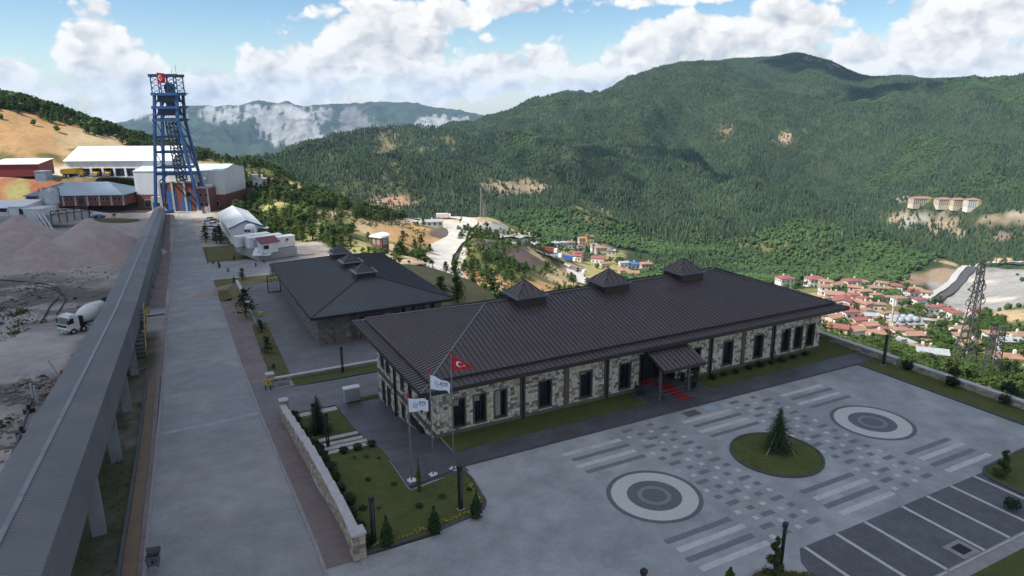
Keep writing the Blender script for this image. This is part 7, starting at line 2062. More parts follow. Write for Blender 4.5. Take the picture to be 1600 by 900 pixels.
 MB().tube((rt_ + 1, 1, zt + 1), (rt_ + 1, 1, zt + 4.5), .07, n=5).tube((lt + 8, 1, zt + 1), (lt + 8, 1, zt + 3.2), .06, n=5).build('mast', M_STEEL, r)
 sx0, sx1 = X(254, 200), X(265.5, 200); zz0 = Z(262, 284); zz1 = z3
 m = MB()
 for x in (sx0, sx1):
  for y in (3.0, 6.0): m.bar((x + .0, y, zz1), (x + (1.5 if True else 0), y, zz0), .38)
 n = 15
 for k in range(n):
  a = zz0 + (zz1 - zz0) * k / n; b = zz0 + (zz1 - zz0) * (k + 1) / n
  oa = 1.5 * (1 - k / n); ob = 1.5 * (1 - (k + 1) / n)
  for y in (3.0, 6.0):
   m.bar((sx0 + oa, y, a), (sx1 + oa, y, a), .3)
   m.bar((sx0 + oa, y, a), (sx1 + ob, y, b), .22) if k % 2 else m.bar((sx1 + oa, y, a), (sx0 + ob, y, b), .22)
  for x in (sx0, sx1): m.bar((x + oa, 3, a), (x + ob, 6, b), .22)
 m.build('ladder_shaft', M_STEEL, r)
 m = MB().bar((X(267, 190), 5.5, z3), (X(289, 262), 9, Z(262, 262)), .5).bar((X(265, 190), 2, z3), (X(285, 262), 3, Z(262, 262)), .45)
 m.bar((X(247, 284), 1, Z(247, 284)), (X(262, 274), 1, Z(262, 272)), .4).bar((X(291, 284), 1, Z(291, 287)), (X(275, 274), 1, Z(262, 272)), .4)
 m.build('strut', M_BLUEST, r)
 m = MB()
 for py in (200, 226, 250):
  za, zb = Z(260, py + 12), Z(260, py - 12)
  m.bar((lx(za), yb(za), za), (lx(zb) + .3, yf(zb), zb), .25); m.bar((rx(za), yb(za), za), (rx(zb), yf(zb), zb), .25)
 m.build('side_brace', M_BLUEST, r)
 Sx = flag_surface(3.3, 3.9, .4, .2, .5, .03, .12)
 f = tag(empty('flag', (F.o[0] + RH[0] * (X(246, 117)) + FH[0] * -.6, F.o[1] + RH[1] * X(246, 117) + FH[1] * -.6, F.o[2] + zt + 1.6), HDG), 'big red flag with crescent hung from the top of the headframe', 'flag')
 flag_sheet(Sx, 10, 10).build('cloth', M_RED, f, smooth=True); on_flag(lambda s, t, o=0: Sx(s, t, o * 8), [(([(a, b) for a, b in v]), q) for v, q in moon_star(.9)]).build('print', M_CLOTH, f)
 return F
HF = headframe()
def shed(name, label, cat, o, hdg, L_, dpt, h, roof='gable', rh=1.5, over=.5, wall=M_CLAD, rmat=M_WROOF, base=None, bh=0, group=None):
 """rectangular building: front edge from o along hdg, depth away to the left of it; returns its root"""
 r = tag(empty(name, tuple(o), hdg), label, cat, group)
 w = MB()
 w.box(0, 0, -.6, L_, dpt, h) if not base else w.box(0, 0, bh, L_, dpt, h)
 w.build('wall', wall, r)
 if base: MB().box(.06, .06, -.6, L_ - .06, dpt - .06, bh).build('base_wall', base, r)
 e = over; m = MB()
 if roof == 'gable':      # ridge along the front
  y = dpt / 2
  m.add([(-e, -e, h - .02), (L_ + e, -e, h - .02), (L_ + e, y, h + rh), (-e, y, h + rh), (L_ + e, dpt + e, h - .02), (-e, dpt + e, h - .02),
    (-e, -e, h + .12), (L_ + e, -e, h + .12), (L_ + e, y, h + rh + .14), (-e, y, h + rh + .14), (L_ + e, dpt + e, h + .12), (-e, dpt + e, h + .12)],
    [(3, 2, 1, 0), (5, 4, 2, 3), (6, 7, 8, 9), (9, 8, 10, 11), (0, 1, 7, 6), (1, 2, 8, 7), (2, 4, 10, 8), (4, 5, 11, 10), (5, 3, 9, 11), (3, 0, 6, 9)])
  g_ = MB().add([(0, 0, h), (0, dpt, h), (0, y, h + rh - .1)], [(1, 0, 2)]).add([(L_, 0, h), (L_, dpt, h), (L_, y, h + rh - .1)], [(0, 1, 2)])
  g_.build('gable', wall, r)
 elif roof == 'hip':
  q = min(L_, dpt) / 2 + e; y = dpt / 2
  m.add([(-e, -e, h), (L_ + e, -e, h), (L_ + e, dpt + e, h), (-e, dpt + e, h), (-e, -e, h + .15), (L_ + e, -e, h + .15), (L_ + e, dpt + e, h + .15), (-e, dpt + e, h + .15), (q - e, y, h + rh), (L_ + e - q, y, h + rh)],
    [(3, 2, 1, 0), (0, 1, 5, 4), (1, 2, 6, 5), (2, 3, 7, 6), (3, 0, 4, 7), (4, 5, 9, 8), (5, 6, 9), (6, 7, 8, 9), (7, 4, 8)])
 elif roof == 'mono':
  m.add([(-e, -e, h), (L_ + e, -e, h), (L_ + e, dpt + e, h + rh), (-e, dpt + e, h + rh), (-e, -e, h + .12), (L_ + e, -e, h + .12), (L_ + e, dpt + e, h + rh + .12), (-e, dpt + e, h + rh + .12)],
    [(3, 2, 1, 0), (4, 5, 6, 7), (0, 1, 5, 4), (1, 2, 6, 5), (2, 3, 7, 6), (3, 0, 4, 7)])
  MB().add([(0, 0, h), (0, dpt, h), (0, dpt, h + rh)], [(1, 0, 2)]).add([(L_, 0, h), (L_, dpt, h), (L_, dpt, h + rh)], [(0, 1, 2)]).add([(0, dpt, h), (L_, dpt, h), (L_, dpt, h + rh), (0, dpt, h + rh)], [(1, 0, 3, 2)]).build('gable', wall, r)
 else:
  m.box(-e, -e, h + .001, L_ + e, dpt + e, h + .25)
 m.build('roof', rmat, r)
 return r
def win(r, x, z, w, h, y=-.03, mat_=None, name='window', frame=M_WHITE):
 f = MB().box(x, y - .05, z, x + w, y + .028, z + h).build(name, frame, r)
 MB().box(x + .1, y - .075, z + .1, x + w - .1, y - .052, z + h - .1).build('pane', mat_ or M_GLASS, f)
 return f
def works_buildings():
 gz = float(g(288))
 F = Front(283, 318, 330); F.o[2] = gz
 x0, x1 = F.loc(214, 312)[0], F.loc(354, 305)[0]; L_ = x1 - x0
 hw = F.loc(215, 268)[2]; b = F.loc(220, 304)[2]
 o = F.o + RH3 * x0
 r = shed('hoist_house', 'big white clad hoist house with red brick base behind the blue headframe', 'industrial building', o, HDG - .03, L_, 22, hw, 'gable', 2.2, .2, M_CLAD, pmat('pale_blue_roof', (.55, .60, .66), rough=.45), M_BRICK, b)
 win(r, 3.2, 1.2, 3.0, 3.2, .0); win(r, L_ - 7, 1.6, 4, 2.4, .0)
 a0, a1 = F.loc(259, 300)[0] - x0, F.loc(317, 300)[0] - x0; ht = F.loc(280, 284)[2]
 MB().box(a0, -4, -.5, a1, -.02, ht).build('brick_hall', M_BRICK, r)
 MB().box(a0 - .2, -4.2, ht, a1 + .2, -.02, ht + .5).build('parapet', M_CONC, r)
 for k in range(4):
  x = a0 + (a1 - a0) * k / 3
  MB().box(x - .45, -4.35, -.5, x + .45, -4.02, ht - .02).build('pilaster', M_CONC, r)
 for pa, pb, top in ((268, 284, 296), (289.5, 306, 307)):
  xa, xb = F.loc(pa, 310)[0] - x0 + .6, F.loc(pb, 310)[0] - x0
  d = MB().box(xa, -4.14, 0, xb, -4.03, F.loc(280, top)[2]).build('door', M_BLUEDOOR, r)
  for k in range(1, 4): MB().box(xa + (xb - xa) * k / 4 - .05, -4.18, 0, xa + (xb - xa) * k / 4 + .05, -4.142, F.loc(280, top)[2]).build('door_rib', M_BLUEST, d)
 win(r, F.loc(290, 300)[0] - x0 + 1, ht * .52, 3.6, 2.0, -4.04, frame=M_CONC)
 MB().box(a0 + .4, -4.2, 0, a0 + 2.6, -4.05, 3.4).build('belt_opening', M_DARK, r)
 MB().box(a0 - 4.6, -4, 0, a0 - .3, -.05, 6.2).build('annex', M_CONC, r); MB().box(a0 - 3.9, -4.1, .2, a0 - 1.0, -4.02, 3.6).build('annex_opening', M_DARK, r)
 t0, t1 = F.loc(321, 315)[0] - x0, F.loc(341, 315)[0] - x0; th = F.loc(330, 291)[2]
 MB().box(t0, -7, -.5, t1, -4.4 + 4.3, th).build('stair_tower', M_BRICK, r)
 MB().box(t0 - .2, -7.2, th, t1 + .2, -.08, th + .4).build('tower_cap', M_CONC, r)
 for x in (t0, t1 - .7): MB().box(x, -7.25, -.4, x + .7, -7.03, th - .02).build('pilaster', M_CONC, r)
 for k in range(2):
  for j in range(2): win(r, t0 + 1.4 + j * 2.4, 2.6 + k * 4.0, 1.6, 1.5, -7.03, frame=M_CONC)
 MB().box(t1 - 2.4, -7.12, 0, t1 - .9, -7.03, 2.4).build('door', M_CONC, r)
 q = F.o + RH3 * F.loc(280, 325)[0] - FH3 * 9
 bm = MB(); rr = random.Random(3)
 for _ in range(5): lump(bm, (rr.uniform(-1.6, 1.6), rr.uniform(-1, 1), .5), rr.uniform(.9, 1.5), rr, .7)
 tag(bm.build('tarpaulin', M_BLUEDOOR, loc=(q[0], q[1], gz)), 'heap under a blue tarpaulin before the tall blue door', 'tarpaulin')
 F = Front(107, 275.5, 362); x1 = F.loc(268, 268)[0]
 h = F.loc(108, 252)[2]
 r = shed('garage', 'long white roofed vehicle garage with open bays on the bench under the cut slope', 'garage', F.o, HDG + .02, x1, 24, h, 'gable', 5.6, .8, M_CLAD, M_WROOF)
 op = F.loc(108, 263.5)[2]
 xs = [F.loc(px, 270)[0] for px in (107.5, 125, 143, 161, 179, 196, 213, 231)]
 for k in range(len(xs) - 1):
  MB().box(xs[k] + .55, -.08, .0, xs[k + 1] - .35, -.012, op).build('bay_opening', M_DARK, r)
 for x in xs: MB().box(x - .35, -.6, -.5, x + .5, -.09, op + .3).build('pier', M_WHITE, r)
 MB().box(.0, -.3, op + .01, x1, -.013, op + .6).build('lintel', M_WHITE, r)
 G = F
 F = Front(150, 320, 333)
 x0, x1 = F.loc(44, 322)[0], F.loc(189, 319)[0]
 h = F.loc(150, 306)[2]
 r = shed('brick_workshop', 'long single storey red brick workshop with blue grey hip roof beside the silos', 'industrial building', F.o + RH3 * x0, HDG + .06, x1 - x0, 20, h, 'hip', 4.6, 1.0, M_BRICK, M_BLUERF)
 L_ = x1 - x0
 for k in range(9):
  x = L_ * k / 8
  MB().box(x - .35, -.22, -.5, x + .35, -.01, h - .05).build('pilaster', M_CONC, r)
  if k < 8 and k not in (1, 2):
   for j in range(2): win(r, x + L_ / 16 - 1.3 + j * 1.6, 1.3, 1.0, 1.7, 0, frame=M_CONC)
 MB().box(L_ * 4 / 8 + 1.2, -.1, 0, L_ * 4 / 8 + 3.4, -.012, 2.6).build('door', M_STEEL, r)
 for k, (pl, pr, pt) in enumerate(((67.5, 79.5, 296.5), (75.5, 95, 294.5))):
  F2 = Front((pl + pr) / 2, 334, 300 - 6 * k)
  rad = (F2.loc(pr, 320)[0] - F2.loc(pl, 320)[0]) / 2; top = F2.loc(80, pt)[2]
  s = tag(empty('silo', tuple(F2.o)), ['slimmer pale grey silo standing behind and left of the larger one', 'larger pale grey banded silo before the blue roofed workshop'][k], 'silo', 'pale silos')
  MB().lathe([(.5, 1.2), (rad, 4.0), (rad, top - 1), (rad * .5, top), (.1, top + .15)], 24).build('shell', M_GALV, s)
  for z in np.linspace(4.0, top - 1.1, 7): MB().lathe([(rad + .03, z), (rad + .1, z + .08), (rad + .03, z + .16)], 24).build('band', M_GALV, s)
  for a in range(4): MB().bar((rad * .8 * math.cos(a * 1.57 + .78), rad * .8 * math.sin(a * 1.57 + .78), -.6), (rad * .8 * math.cos(a * 1.57 + .78), rad * .8 * math.sin(a * 1.57 + .78), 4.2), .35).build('leg', M_GALV, s)
  m = MB()
  for a in range(14): m.bar((rad * math.cos(a * .449), rad * math.sin(a * .449), top - .9), (rad * math.cos(a * .449), rad * math.sin(a * .449), top + .6), .08)
  m.bar((rad + .3, 0, 1), (rad + .3, 0, top), .25); m.build('railing', M_STEEL, s)
 F3 = Front(54, 347, 288); x0 = F3.loc(39, 345)[0]; x1 = F3.loc(68, 345)[0]
 r = shed('batching_hut', 'pale grey windowless hut in front of the silos', 'hut', F3.o + RH3 * x0, HDG, x1 - x0, 8, F3.loc(50, 327)[2], 'flat', 0, .25, M_CLAD, M_WROOF)
 F4 = Front(28, 340, 292); x0 = F4.loc(15, 338)[0]; x1 = F4.loc(40, 338)[0]
 r = shed('white_shed', 'white shed with a dark doorway left of the windowless hut', 'shed', F4.o + RH3 * x0, HDG - .04, x1 - x0, 9, F4.loc(20, 323)[2], 'mono', 1.2, .4, M_CLAD, M_WROOF)
 MB().box((x1 - x0) * .68, -.1, .2, (x1 - x0) * .95, -.012, F4.loc(20, 326)[2]).build('doorway', M_DARK, r)
 F5 = Front(8, 338, 296); x0 = F5.loc(-20, 338)[0]; x1 = F5.loc(14, 338)[0]
 r = shed('open_shed', 'low open fronted white shed at the left picture edge', 'shed', F5.o + RH3 * x0, HDG, x1 - x0, 8, F5.loc(5, 325)[2], 'mono', 1.4, .5, M_CLAD, M_WROOF)
 MB().box(.5, -.1, F5.loc(5, 331)[2], x1 - x0 - .4, -.012, F5.loc(5, 326)[2]).build('opening', M_DARK, r)
 p, q = at_dist(-5, 349, 284), at_dist(42, 346, 284); z = p[2]
 w = tag(empty('concrete_wall', (p[0], p[1], z), math.atan2(q[1] - p[1], q[0] - p[0])), 'low pale concrete wall below the white sheds', 'wall')
 MB().box(0, 0, -.6, math.hypot(*(q - p)[:2]), .4, 2.2).build('wall_body', M_CONC, w)
 p, q = at_dist(81, 347, 285), at_dist(140, 341, 292); z = p[2] - .3; L_ = math.hypot(*(q - p)[:2])
 w = tag(empty('settling_tank', (p[0], p[1], z), math.atan2(q[1] - p[1], q[0] - p[0])), 'grey open tank with dark braced railing at the foot of the silos', 'tank')
 MB().box(0, 0, -.6, L_, 5, 2.6).build('tank_wall', M_CONC, w)
 m = MB(); n = 5
 for k in range(n + 1): m.bar((L_ * k / n, -.1, -.4), (L_ * k / n, -.1, 4.0), .22)
 for k in range(n): m.bar((L_ * k / n, -.1, 2.6), (L_ * (k + 1) / n, -.1, 3.9), .16)
 m.bar((0, -.1, 4), (L_, -.1, 4), .28).bar((0, -.1, 2.7), (L_, -.1, 2.7), .2); m.build('railing', M_STEEL, w)
 a = at_dist(58, 333, 283); c = at_dist(77, 353, 276); zc = tz(c[0], c[1])
 w = tag(empty('belt_loader', (0, 0, 0)), 'steel inclined belt loader leaning by the windowless hut', 'loader')
 for k in (-1.1, 0, 1.1): MB().bar(a + RH3 * k * 1.6, (c[0] + RH[0] * k, c[1] + RH[1] * k, zc + .4), .5, .5).build('rail', M_GALV, w)
 m = MB()
 for f in (.15, .4, .65): pt = a + (np.array([c[0], c[1], zc]) - a) * f; m.bar(pt, (pt[0], pt[1], zc - .3), .25)
 m.build('support', M_STEEL, w)
 F6 = at_dist(165, 334, 310)
 bm = MB(); n = 26
 bm.v = [(13 * math.cos(6.283 * i / n) * (1 + .12 * math.sin(3 * i)), 5.5 * math.sin(6.283 * i / n), 0) for i in range(n)] + [(0, 0, .9)]
 bm.f = [(i, (i + 1) % n, n) for i in range(n)]; bm.mi = [0] * n
 bm.build('lawn', M_ROUGH, loc=(F6[0], F6[1], tz(F6[0], F6[1]) + .12), rz=HDG, kind='structure')
 q = at_dist(150, 328, 316); bm = MB(); rr = random.Random(8)
 for _ in range(6): lump(bm, (rr.uniform(-2.4, 2.4), rr.uniform(-.8, .8), .6), rr.uniform(.8, 1.5), rr, .7)
 tag(bm.build('tarpaulin', M_BLUEDOOR, loc=(q[0], q[1], tz(q[0], q[1]) + .2), rz=HDG), 'blue tarpaulin heap on the small lawn before the brick workshop', 'tarpaulin')
 for i, (px, py, h) in enumerate(((121, 332, 4), (139, 326, 2.6), (177, 328, 2.2))):
  p = at_dist(px, py, 318); plant('leaf_tree', 'w%d' % i, lambda i=i: broad_mesh(400 + i, 1.0), (p[0], p[1], tz(p[0], p[1])), i, h, ['tallest dark tree before the brick workshop', 'smaller dark tree right of the tallest one before the brick workshop', 'little tree by the small lawn before the brick workshop'][i], 'tree', 'trees before the brick workshop')
 F7 = Front(30, 274, 378); x0 = F7.loc(-14, 276)[0]; x1 = F7.loc(58, 272)[0]
 r = shed('maroon_shed', 'maroon clad shed with white roof edge on the left of the bench', 'shed', F7.o + RH3 * x0, HDG + .08, x1 - x0, 12, F7.loc(50, 257)[2], 'mono', 1.6, .5, M_REDSH, M_WROOF)
 F8 = Front(63, 281, 352); x0 = F8.loc(55.5, 281)[0]; x1 = F8.loc(72, 281)[0]
 shed('grey_cabin', 'small blue grey cabin on the edge of the bench', 'cabin', F8.o + RH3 * x0, HDG, x1 - x0, 4.5, F8.loc(60, 268.5)[2], 'flat', 0, .2, pmat('cabin_grey', (.36, .42, .47), rough=.5), M_GALV)
 return G
GAR = works_buildings()
def wheels(root, xs, w, rad, n=14, tw=.28):
 for x in xs:
  for s in (-1, 1):
   wl = MB().tube((x, s * w, rad), (x, s * (w - tw), rad), rad, n=n).build('wheel', M_TYRE, root)
   MB().tube((x, s * (w + .012), rad), (x, s * (w - .03), rad), rad * .52, n=10).build('rim', M_GALV, wl)
def loft(b, secs, mi=0):
 """skin through rectangular sections (x, half width, z low, z high, half width top)"""
 n = 4; base = len(b.v)
 for x, w, z0, z1, wt in secs: b.v += [(x, -w, z0), (x, w, z0), (x, wt, z1), (x, -wt, z1)]
 for i in range(len(secs) - 1):
  for k in range(4):
   a = base + i * 4; b.f.append((a + k, a + (k + 1) % 4, a + 4 + (k + 1) % 4, a + 4 + k)); b.mi.append(mi)
 b.f.append((base + 3, base + 2, base + 1, base)); b.mi.append(mi); e = base + (len(secs) - 1) * 4
 b.f.append((e, e + 1, e + 2, e + 3)); b.mi.append(mi)
 return b
CARP = {}
def car(p, rz, paint, label, group=None):
 k = paint.name
 r = tag(empty('parked_car', tuple(p), rz), label, 'car', group)
 if k not in CARP:
  b = loft(MB(), [(-2.15, .72, .32, .80, .68), (-2.0, .84, .24, .92, .76), (-.9, .86, .22, .96, .8), (.85, .86, .22, .95, .8), (1.9, .82, .24, .78, .7), (2.12, .7, .32, .66, .62)])
  c = loft(MB(), [(-1.75, .72, .93, 1.0, .68), (-1.25, .74, .95, 1.42, .58), (.15, .74, .95, 1.46, .58), (.95, .74, .94, .97, .70)])
  rf = loft(MB(), [(-1.22, .585, 1.42, 1.45, .56), (.14, .585, 1.46, 1.49, .56)])
  CARP[k] = (b.mesh('body', paint), c.mesh('cabin_glass', M_GLASS), rf.mesh('roof', paint))
  CARP['w'] = MB().tube((0, -.1, 0), (0, .1, 0), .31, n=12).mesh('wheel', M_TYRE)
  CARP['l'] = MB().box(-.02, -.14, -.06, .02, .14, .06).mesh('headlight', pmat('lamp_glass', (.7, .7, .68), rough=.2))
 a, c, d = CARP[k]
 link('body', a, r); link('cabin_glass', c, r); link('roof', d, r)
 for x in (-1.3, 1.3):
  for s in (-.78, .78): link('wheel', CARP['w'], r, (x, s, .31))
 for s in (-.55, .55): link('headlight', CARP['l'], r, (2.1, s, .58))
 return r
M_CARW = pmat('car_white', (.74, .75, .76), rough=.25); M_CARD = pmat('car_dark', (.03, .032, .036), rough=.25); M_CARR = pmat('car_red', (.34, .02, .02), rough=.3); M_CARS = pmat('car_silver', (.42, .44, .46), rough=.25, metal=.3)
def mixer_truck():
 p = at_z(110, 521, float(g(92)));
 for _ in range(4):
  s_ = to_rs(p[0], p[1])[1]; p = at_z(110, 521, tz(p[0], p[1]))
 hd = math.atan2(-FH[1], -FH[0]) + .42       # its nose points to the camera, a little to the left
 hd = math.atan2(-FH[1], -FH[0]) - .42
 r = tag(empty('mixer_truck', (p[0], p[1], p[2]), hd), 'white concrete mixer truck driving toward the camera on the dirt yard', 'truck')
 r.scale = (.9,) * 3
 cab = loft(MB(), [(-.9, 1.2, .75, 2.75, 1.12), (.55, 1.22, .75, 2.85, 1.14), (.95, 1.22, .7, 1.75, 1.2), (1.05, 1.2, .55, 1.7, 1.18)])
 c = cab.build('cab', M_WHITE, r)
 MB().add([(.63, -1.06, 2.68), (.63, 1.06, 2.68), (.99, 1.12, 1.72), (.99, -1.12, 1.72)], [(3, 2, 1, 0)]).build('windscreen', M_GLASS, c)
 for s in (-1, 1):
  MB().add([(-.1, s * 1.17, 2.55), (.5, s * 1.175, 2.55), (.8, s * 1.225, 1.75), (-.1, s * 1.215, 1.75)], [(0, 1, 2, 3) if s < 0 else (3, 2, 1, 0)]).build('side_window', M_GLASS, c)
  MB().box(.75, s * 1.3 - .06, 1.75, .95, s * 1.3 + .06, 2.45).bar((.8, s * 1.18, 2.3), (.85, s * 1.3, 2.3), .05).build('mirror', M_STEEL, c)
 MB().box(1.04, -1.1, 1.28, 1.09, 1.1, 1.66).build('grille', M_STEEL, c)
 MB().box(.98, -1.22, .5, 1.22, 1.22, .95).build('bumper', pmat('bumper_grey', (.30, .31, .32), rough=.5), c)
 for s in (-1, 1): MB().box(1.2, s * .9 - .2, .6, 1.235, s * .9 + .2, .85).build('headlight', M_GALV, c)
 MB().box(1.221, -.26, .62, 1.24, .26, .74).build('number_plate', M_WHITE, c)
 MB().box(-.6, -.95, 2.84, .3, .95, 3.05).build('wind_deflector', M_WHITE, c)
 MB().box(-7.2, -.45, .75, -.9, .45, 1.1).build('chassis', M_STEEL, r)
 wheels(r, (.2, -1.6 + .2, -5.0, -6.3), 1.22, .5)
 prof = [(.45, 0.0), (.85, .25), (1.18, 1.2), (1.25, 2.0), (1.18, 2.9), (.8, 4.1), (.5, 4.7)]
 d = MB().lathe(prof, 22)
 ax = Vector((-1, 0, .27)).normalized(); xx = Vector((0, 1, 0)); yy = ax.cross(xx).normalized(); o = Vector((-1.5, 0, 1.95))
 d.v = [tuple(o + xx * v[0] + yy * v[1] + ax * v[2]) for v in d.v]
 dr = d.build('drum', M_WHITE, r, smooth=True)
 sp = MB()
 for k in range(20):
  t0, t1 = k / 20, (k + 1) / 20
  def q(t):
   z = .3 + 4.2 * t; ra = float(np.interp(z, [b for a, b in prof], [a for a, b in prof])) + .015; a = t * 9
   return o + xx * ra * math.cos(a) + yy * ra * math.sin(a) + ax * z
  sp.bar(q(t0), q(t1), .05)
 sp.build('drum_stripe', M_GALV, dr)
 MB().box(-1.75, -.9, 1.1, -1.35, .9, 2.5).box(-6.3, -.8, 1.1, -5.9, .8, 2.6).build('drum_cradle', M_STEEL, r)
 hop = MB().lathe([(.35, 0), (.75, .55), (.8, .6), (.72, .6), (.3, .05)], 14, (-6.5, 0, 3.3)); hop.build('feed_hopper', M_STEEL, r)
 MB().bar((-6.7, 0, 2.4), (-7.9, .5, 1.5), .5, .2).build('chute', M_STEEL, r)
 m = MB()
 for k in range(7): m.bar((-6.95, .7, 1.2 + k * .33), (-6.95, 1.1, 1.2 + k * .33), .05)
 m.bar((-6.95, .7, 1), (-6.95, .7, 3.5), .06).bar((-6.95, 1.1, 1), (-6.95, 1.1, 3.5), .06); m.build('ladder', M_STEEL, r)
 for s in (-1, 1): MB().box(-6.9, s * 1.2 - .06 * s, 1.02, -4.4, s * .85, 1.1).box(-.75, s * 1.2 - .05 * s, 1.02, .7 - 1.5, s * .8, 1.12).build('mudguard', M_STEEL, r)
 MB().box(-3.9, .5, .55, -2.4, 1.15, 1.05).build('fuel_tank', M_GALV, r)
def dump_truck(p, rz, label):
 r = tag(empty('dump_truck', tuple(p), rz), label, 'dump truck', 'yellow machines at the garage')
 b = loft(MB(), [(-4.6, 1.5, 2.4, 3.1, 1.5), (-4.2, 1.5, 1.5, 3.6, 1.6), (1.6, 1.5, 1.7, 4.0, 1.65), (3.4, 1.4, 3.7, 4.1, 1.5)])
 b.build('tipper_body', M_YELLOW, r)
 c = loft(MB(), [(2.0, 1.35, .9, 3.3, 1.25), (3.3, 1.35, .9, 3.3, 1.25), (4.0, 1.35, .8, 2.0, 1.3), (4.5, 1.2, .8, 1.9, 1.15)]).build('cab', M_YELLOW, r)
 MB().add([(3.36, -1.1, 3.1), (3.36, 1.1, 3.1), (3.95, 1.15, 2.05), (3.95, -1.15, 2.05)], [(3, 2, 1, 0)]).build('windscreen', M_GLASS, c)
 MB().box(4.51, -.8, .9, 4.56, .8, 1.7).build('grille', M_STEEL, c)
 MB().box(-4.2, -.6, 1.0, 2.4, .6, 1.4).build('chassis', M_STEEL, r)
 wheels(r, (3.0, -1.6, -3.2), 1.5, .75, tw=.5)
 return r
def loader(p, rz, label, front_only=False):
 r = tag(empty('wheel_loader', tuple(p), rz), label, 'loader', 'yellow machines at the garage')
 loft(MB(), [(-2.6, 1.0, .9, 2.2, .95), (-.4, 1.1, .8, 2.3, 1.0), (1.0, .9, .8, 1.6, .8)]).build('body', M_YELLOW, r)
 c = MB().box(-1.0, -.8, 2.3, .5, .8, 3.5).build('cab', M_GLASS, r); MB().box(-1.1, -.9, 3.5, .6, .9, 3.65).build('cab_roof', M_YELLOW, c)
 MB().bar((.6, -.6, 1.4), (2.6, -.6, 1.0), .3).bar((.6, .6, 1.4), (2.6, .6, 1.0), .3).build('lift_arm', M_YELLOW, r)
 loft(MB(), [(2.4, 1.5, .2, 1.5, 1.5), (3.6, 1.5, .2, .5, 1.5)]).build('bucket', M_STEEL, r)
 wheels(r, (-1.6, 1.4), 1.3, .75, tw=.5)
def vehicles():
 mixer_truck()
 for px, py, rz, lab, kind in ((125, 276.5, .12, 'yellow dump truck with long tipper parked before the first garage bays', 0), (153, 273.5, -1.45, 'yellow machine standing head on in the third garage bay', 1), (171, 273, -1.3, 'orange yellow loader in the fourth garage bay', 1)):
  p = GAR.o + RH3 * GAR.loc(px, 272)[0] - FH3 * (4.5 if kind == 0 else 1.2); p[2] = max(tz(p[0], p[1]), GAR.o[2]) + .05
  (dump_truck if kind == 0 else loader)(p, HDG + rz, lab)
 p = at_T(358.5, 303); car(p + np.array([0, 0, .1]), HDG + 1.2, M_CARD, 'black car parked at the corner of the hoist house')
 p = at_T(365, 301); car(p + np.array([0, 0, .1]), HDG + 1.0, M_CARR, 'red car parked beside the black one by the hoist house')
 labs = ['white car farthest back in the group left of the prefab hall', 'silver white car second from the back left of the prefab hall', 'white car in the middle of the group, nearer the road', 'white car in the middle of the group, nearer the prefab hall', 'white car in front of the group, half behind the roadside pines', 'white car in front of the group, close to the prefab hall']
 for i, (px, py) in enumerate(((330, 345), (336, 347.5), (326, 350), (335, 353), (330, 358.5), (341, 359))):
  p = at_T(px, py); car(p + np.array([0, 0, .12]), HDG + .35 + .1 * (i % 2), M_CARW if i != 1 else M_CARS, labs[i], 'cars parked by the prefab hall')
vehicles()
def stockpiles():
 M_PILE = pmat('crushed_stone', (0.42, 0.325, 0.295), (0.34, 0.265, 0.245), .5, .95, bump=.6, bscale=2.5, dirt=(.44, .39, .36), dscale=.12, damt=.6)
 rr = random.Random(4)
 nu, nv = 150, 110
 c = at_T(95, 400); ux = RH3; uy = FH3
 cones = []
 for px, py, h, sl in ((38, 385, 13, .62), (70, 394, 7.5, .6), (148, 382, 11.5, .64), (110, 378, 6.0, .6), (95, 366, 4.5, .6), (10, 372, 7.0, .6), (-20, 400, 8.5, .62)):
  base = at_T(px, py + 22); cones.append((base[0], base[1], h, sl))
 b = MB()
 xs = np.linspace(-62, 52, nu); ys = np.linspace(-34, 60, nv)
 XX, YY = np.meshgrid(xs, ys, indexing='ij')
 wx = c[0] + XX * ux[0] + YY * uy[0]; wy = c[1] + XX * ux[1] + YY * uy[1]
 hgt = np.full(wx.shape, -1.0)
 for x, y, h, sl in cones:
  d = np.hypot(wx - x, wy - y); hgt = np.maximum(hgt, h - d * sl * (1 + .12 * (fbm(wx / 9 + x, wy / 9, 3, 5) - .5)) - .12 * h * (d < 0))
 hgt = hgt + (fbm(wx / 3.2, wy / 3.2, 4, 55) - .5) * .55
 wz = T(wx, wy) + hgt
 b.v = [tuple(v) for v in np.stack([wx, wy, wz], -1).reshape(-1, 3)]
 keep = hgt > -.8
 for i in range(nu - 1):
  for j in range(nv - 1):
   if keep[i, j] or keep[i + 1, j] or keep[i, j + 1] or keep[i + 1, j + 1]:
    b.f.append((i * nv + j, (i + 1) * nv + j, (i + 1) * nv + j + 1, i * nv + j + 1)); b.mi.append(0)
 tag(b.build('stockpile', M_PILE, smooth=True), kind='stuff')
stockpiles()
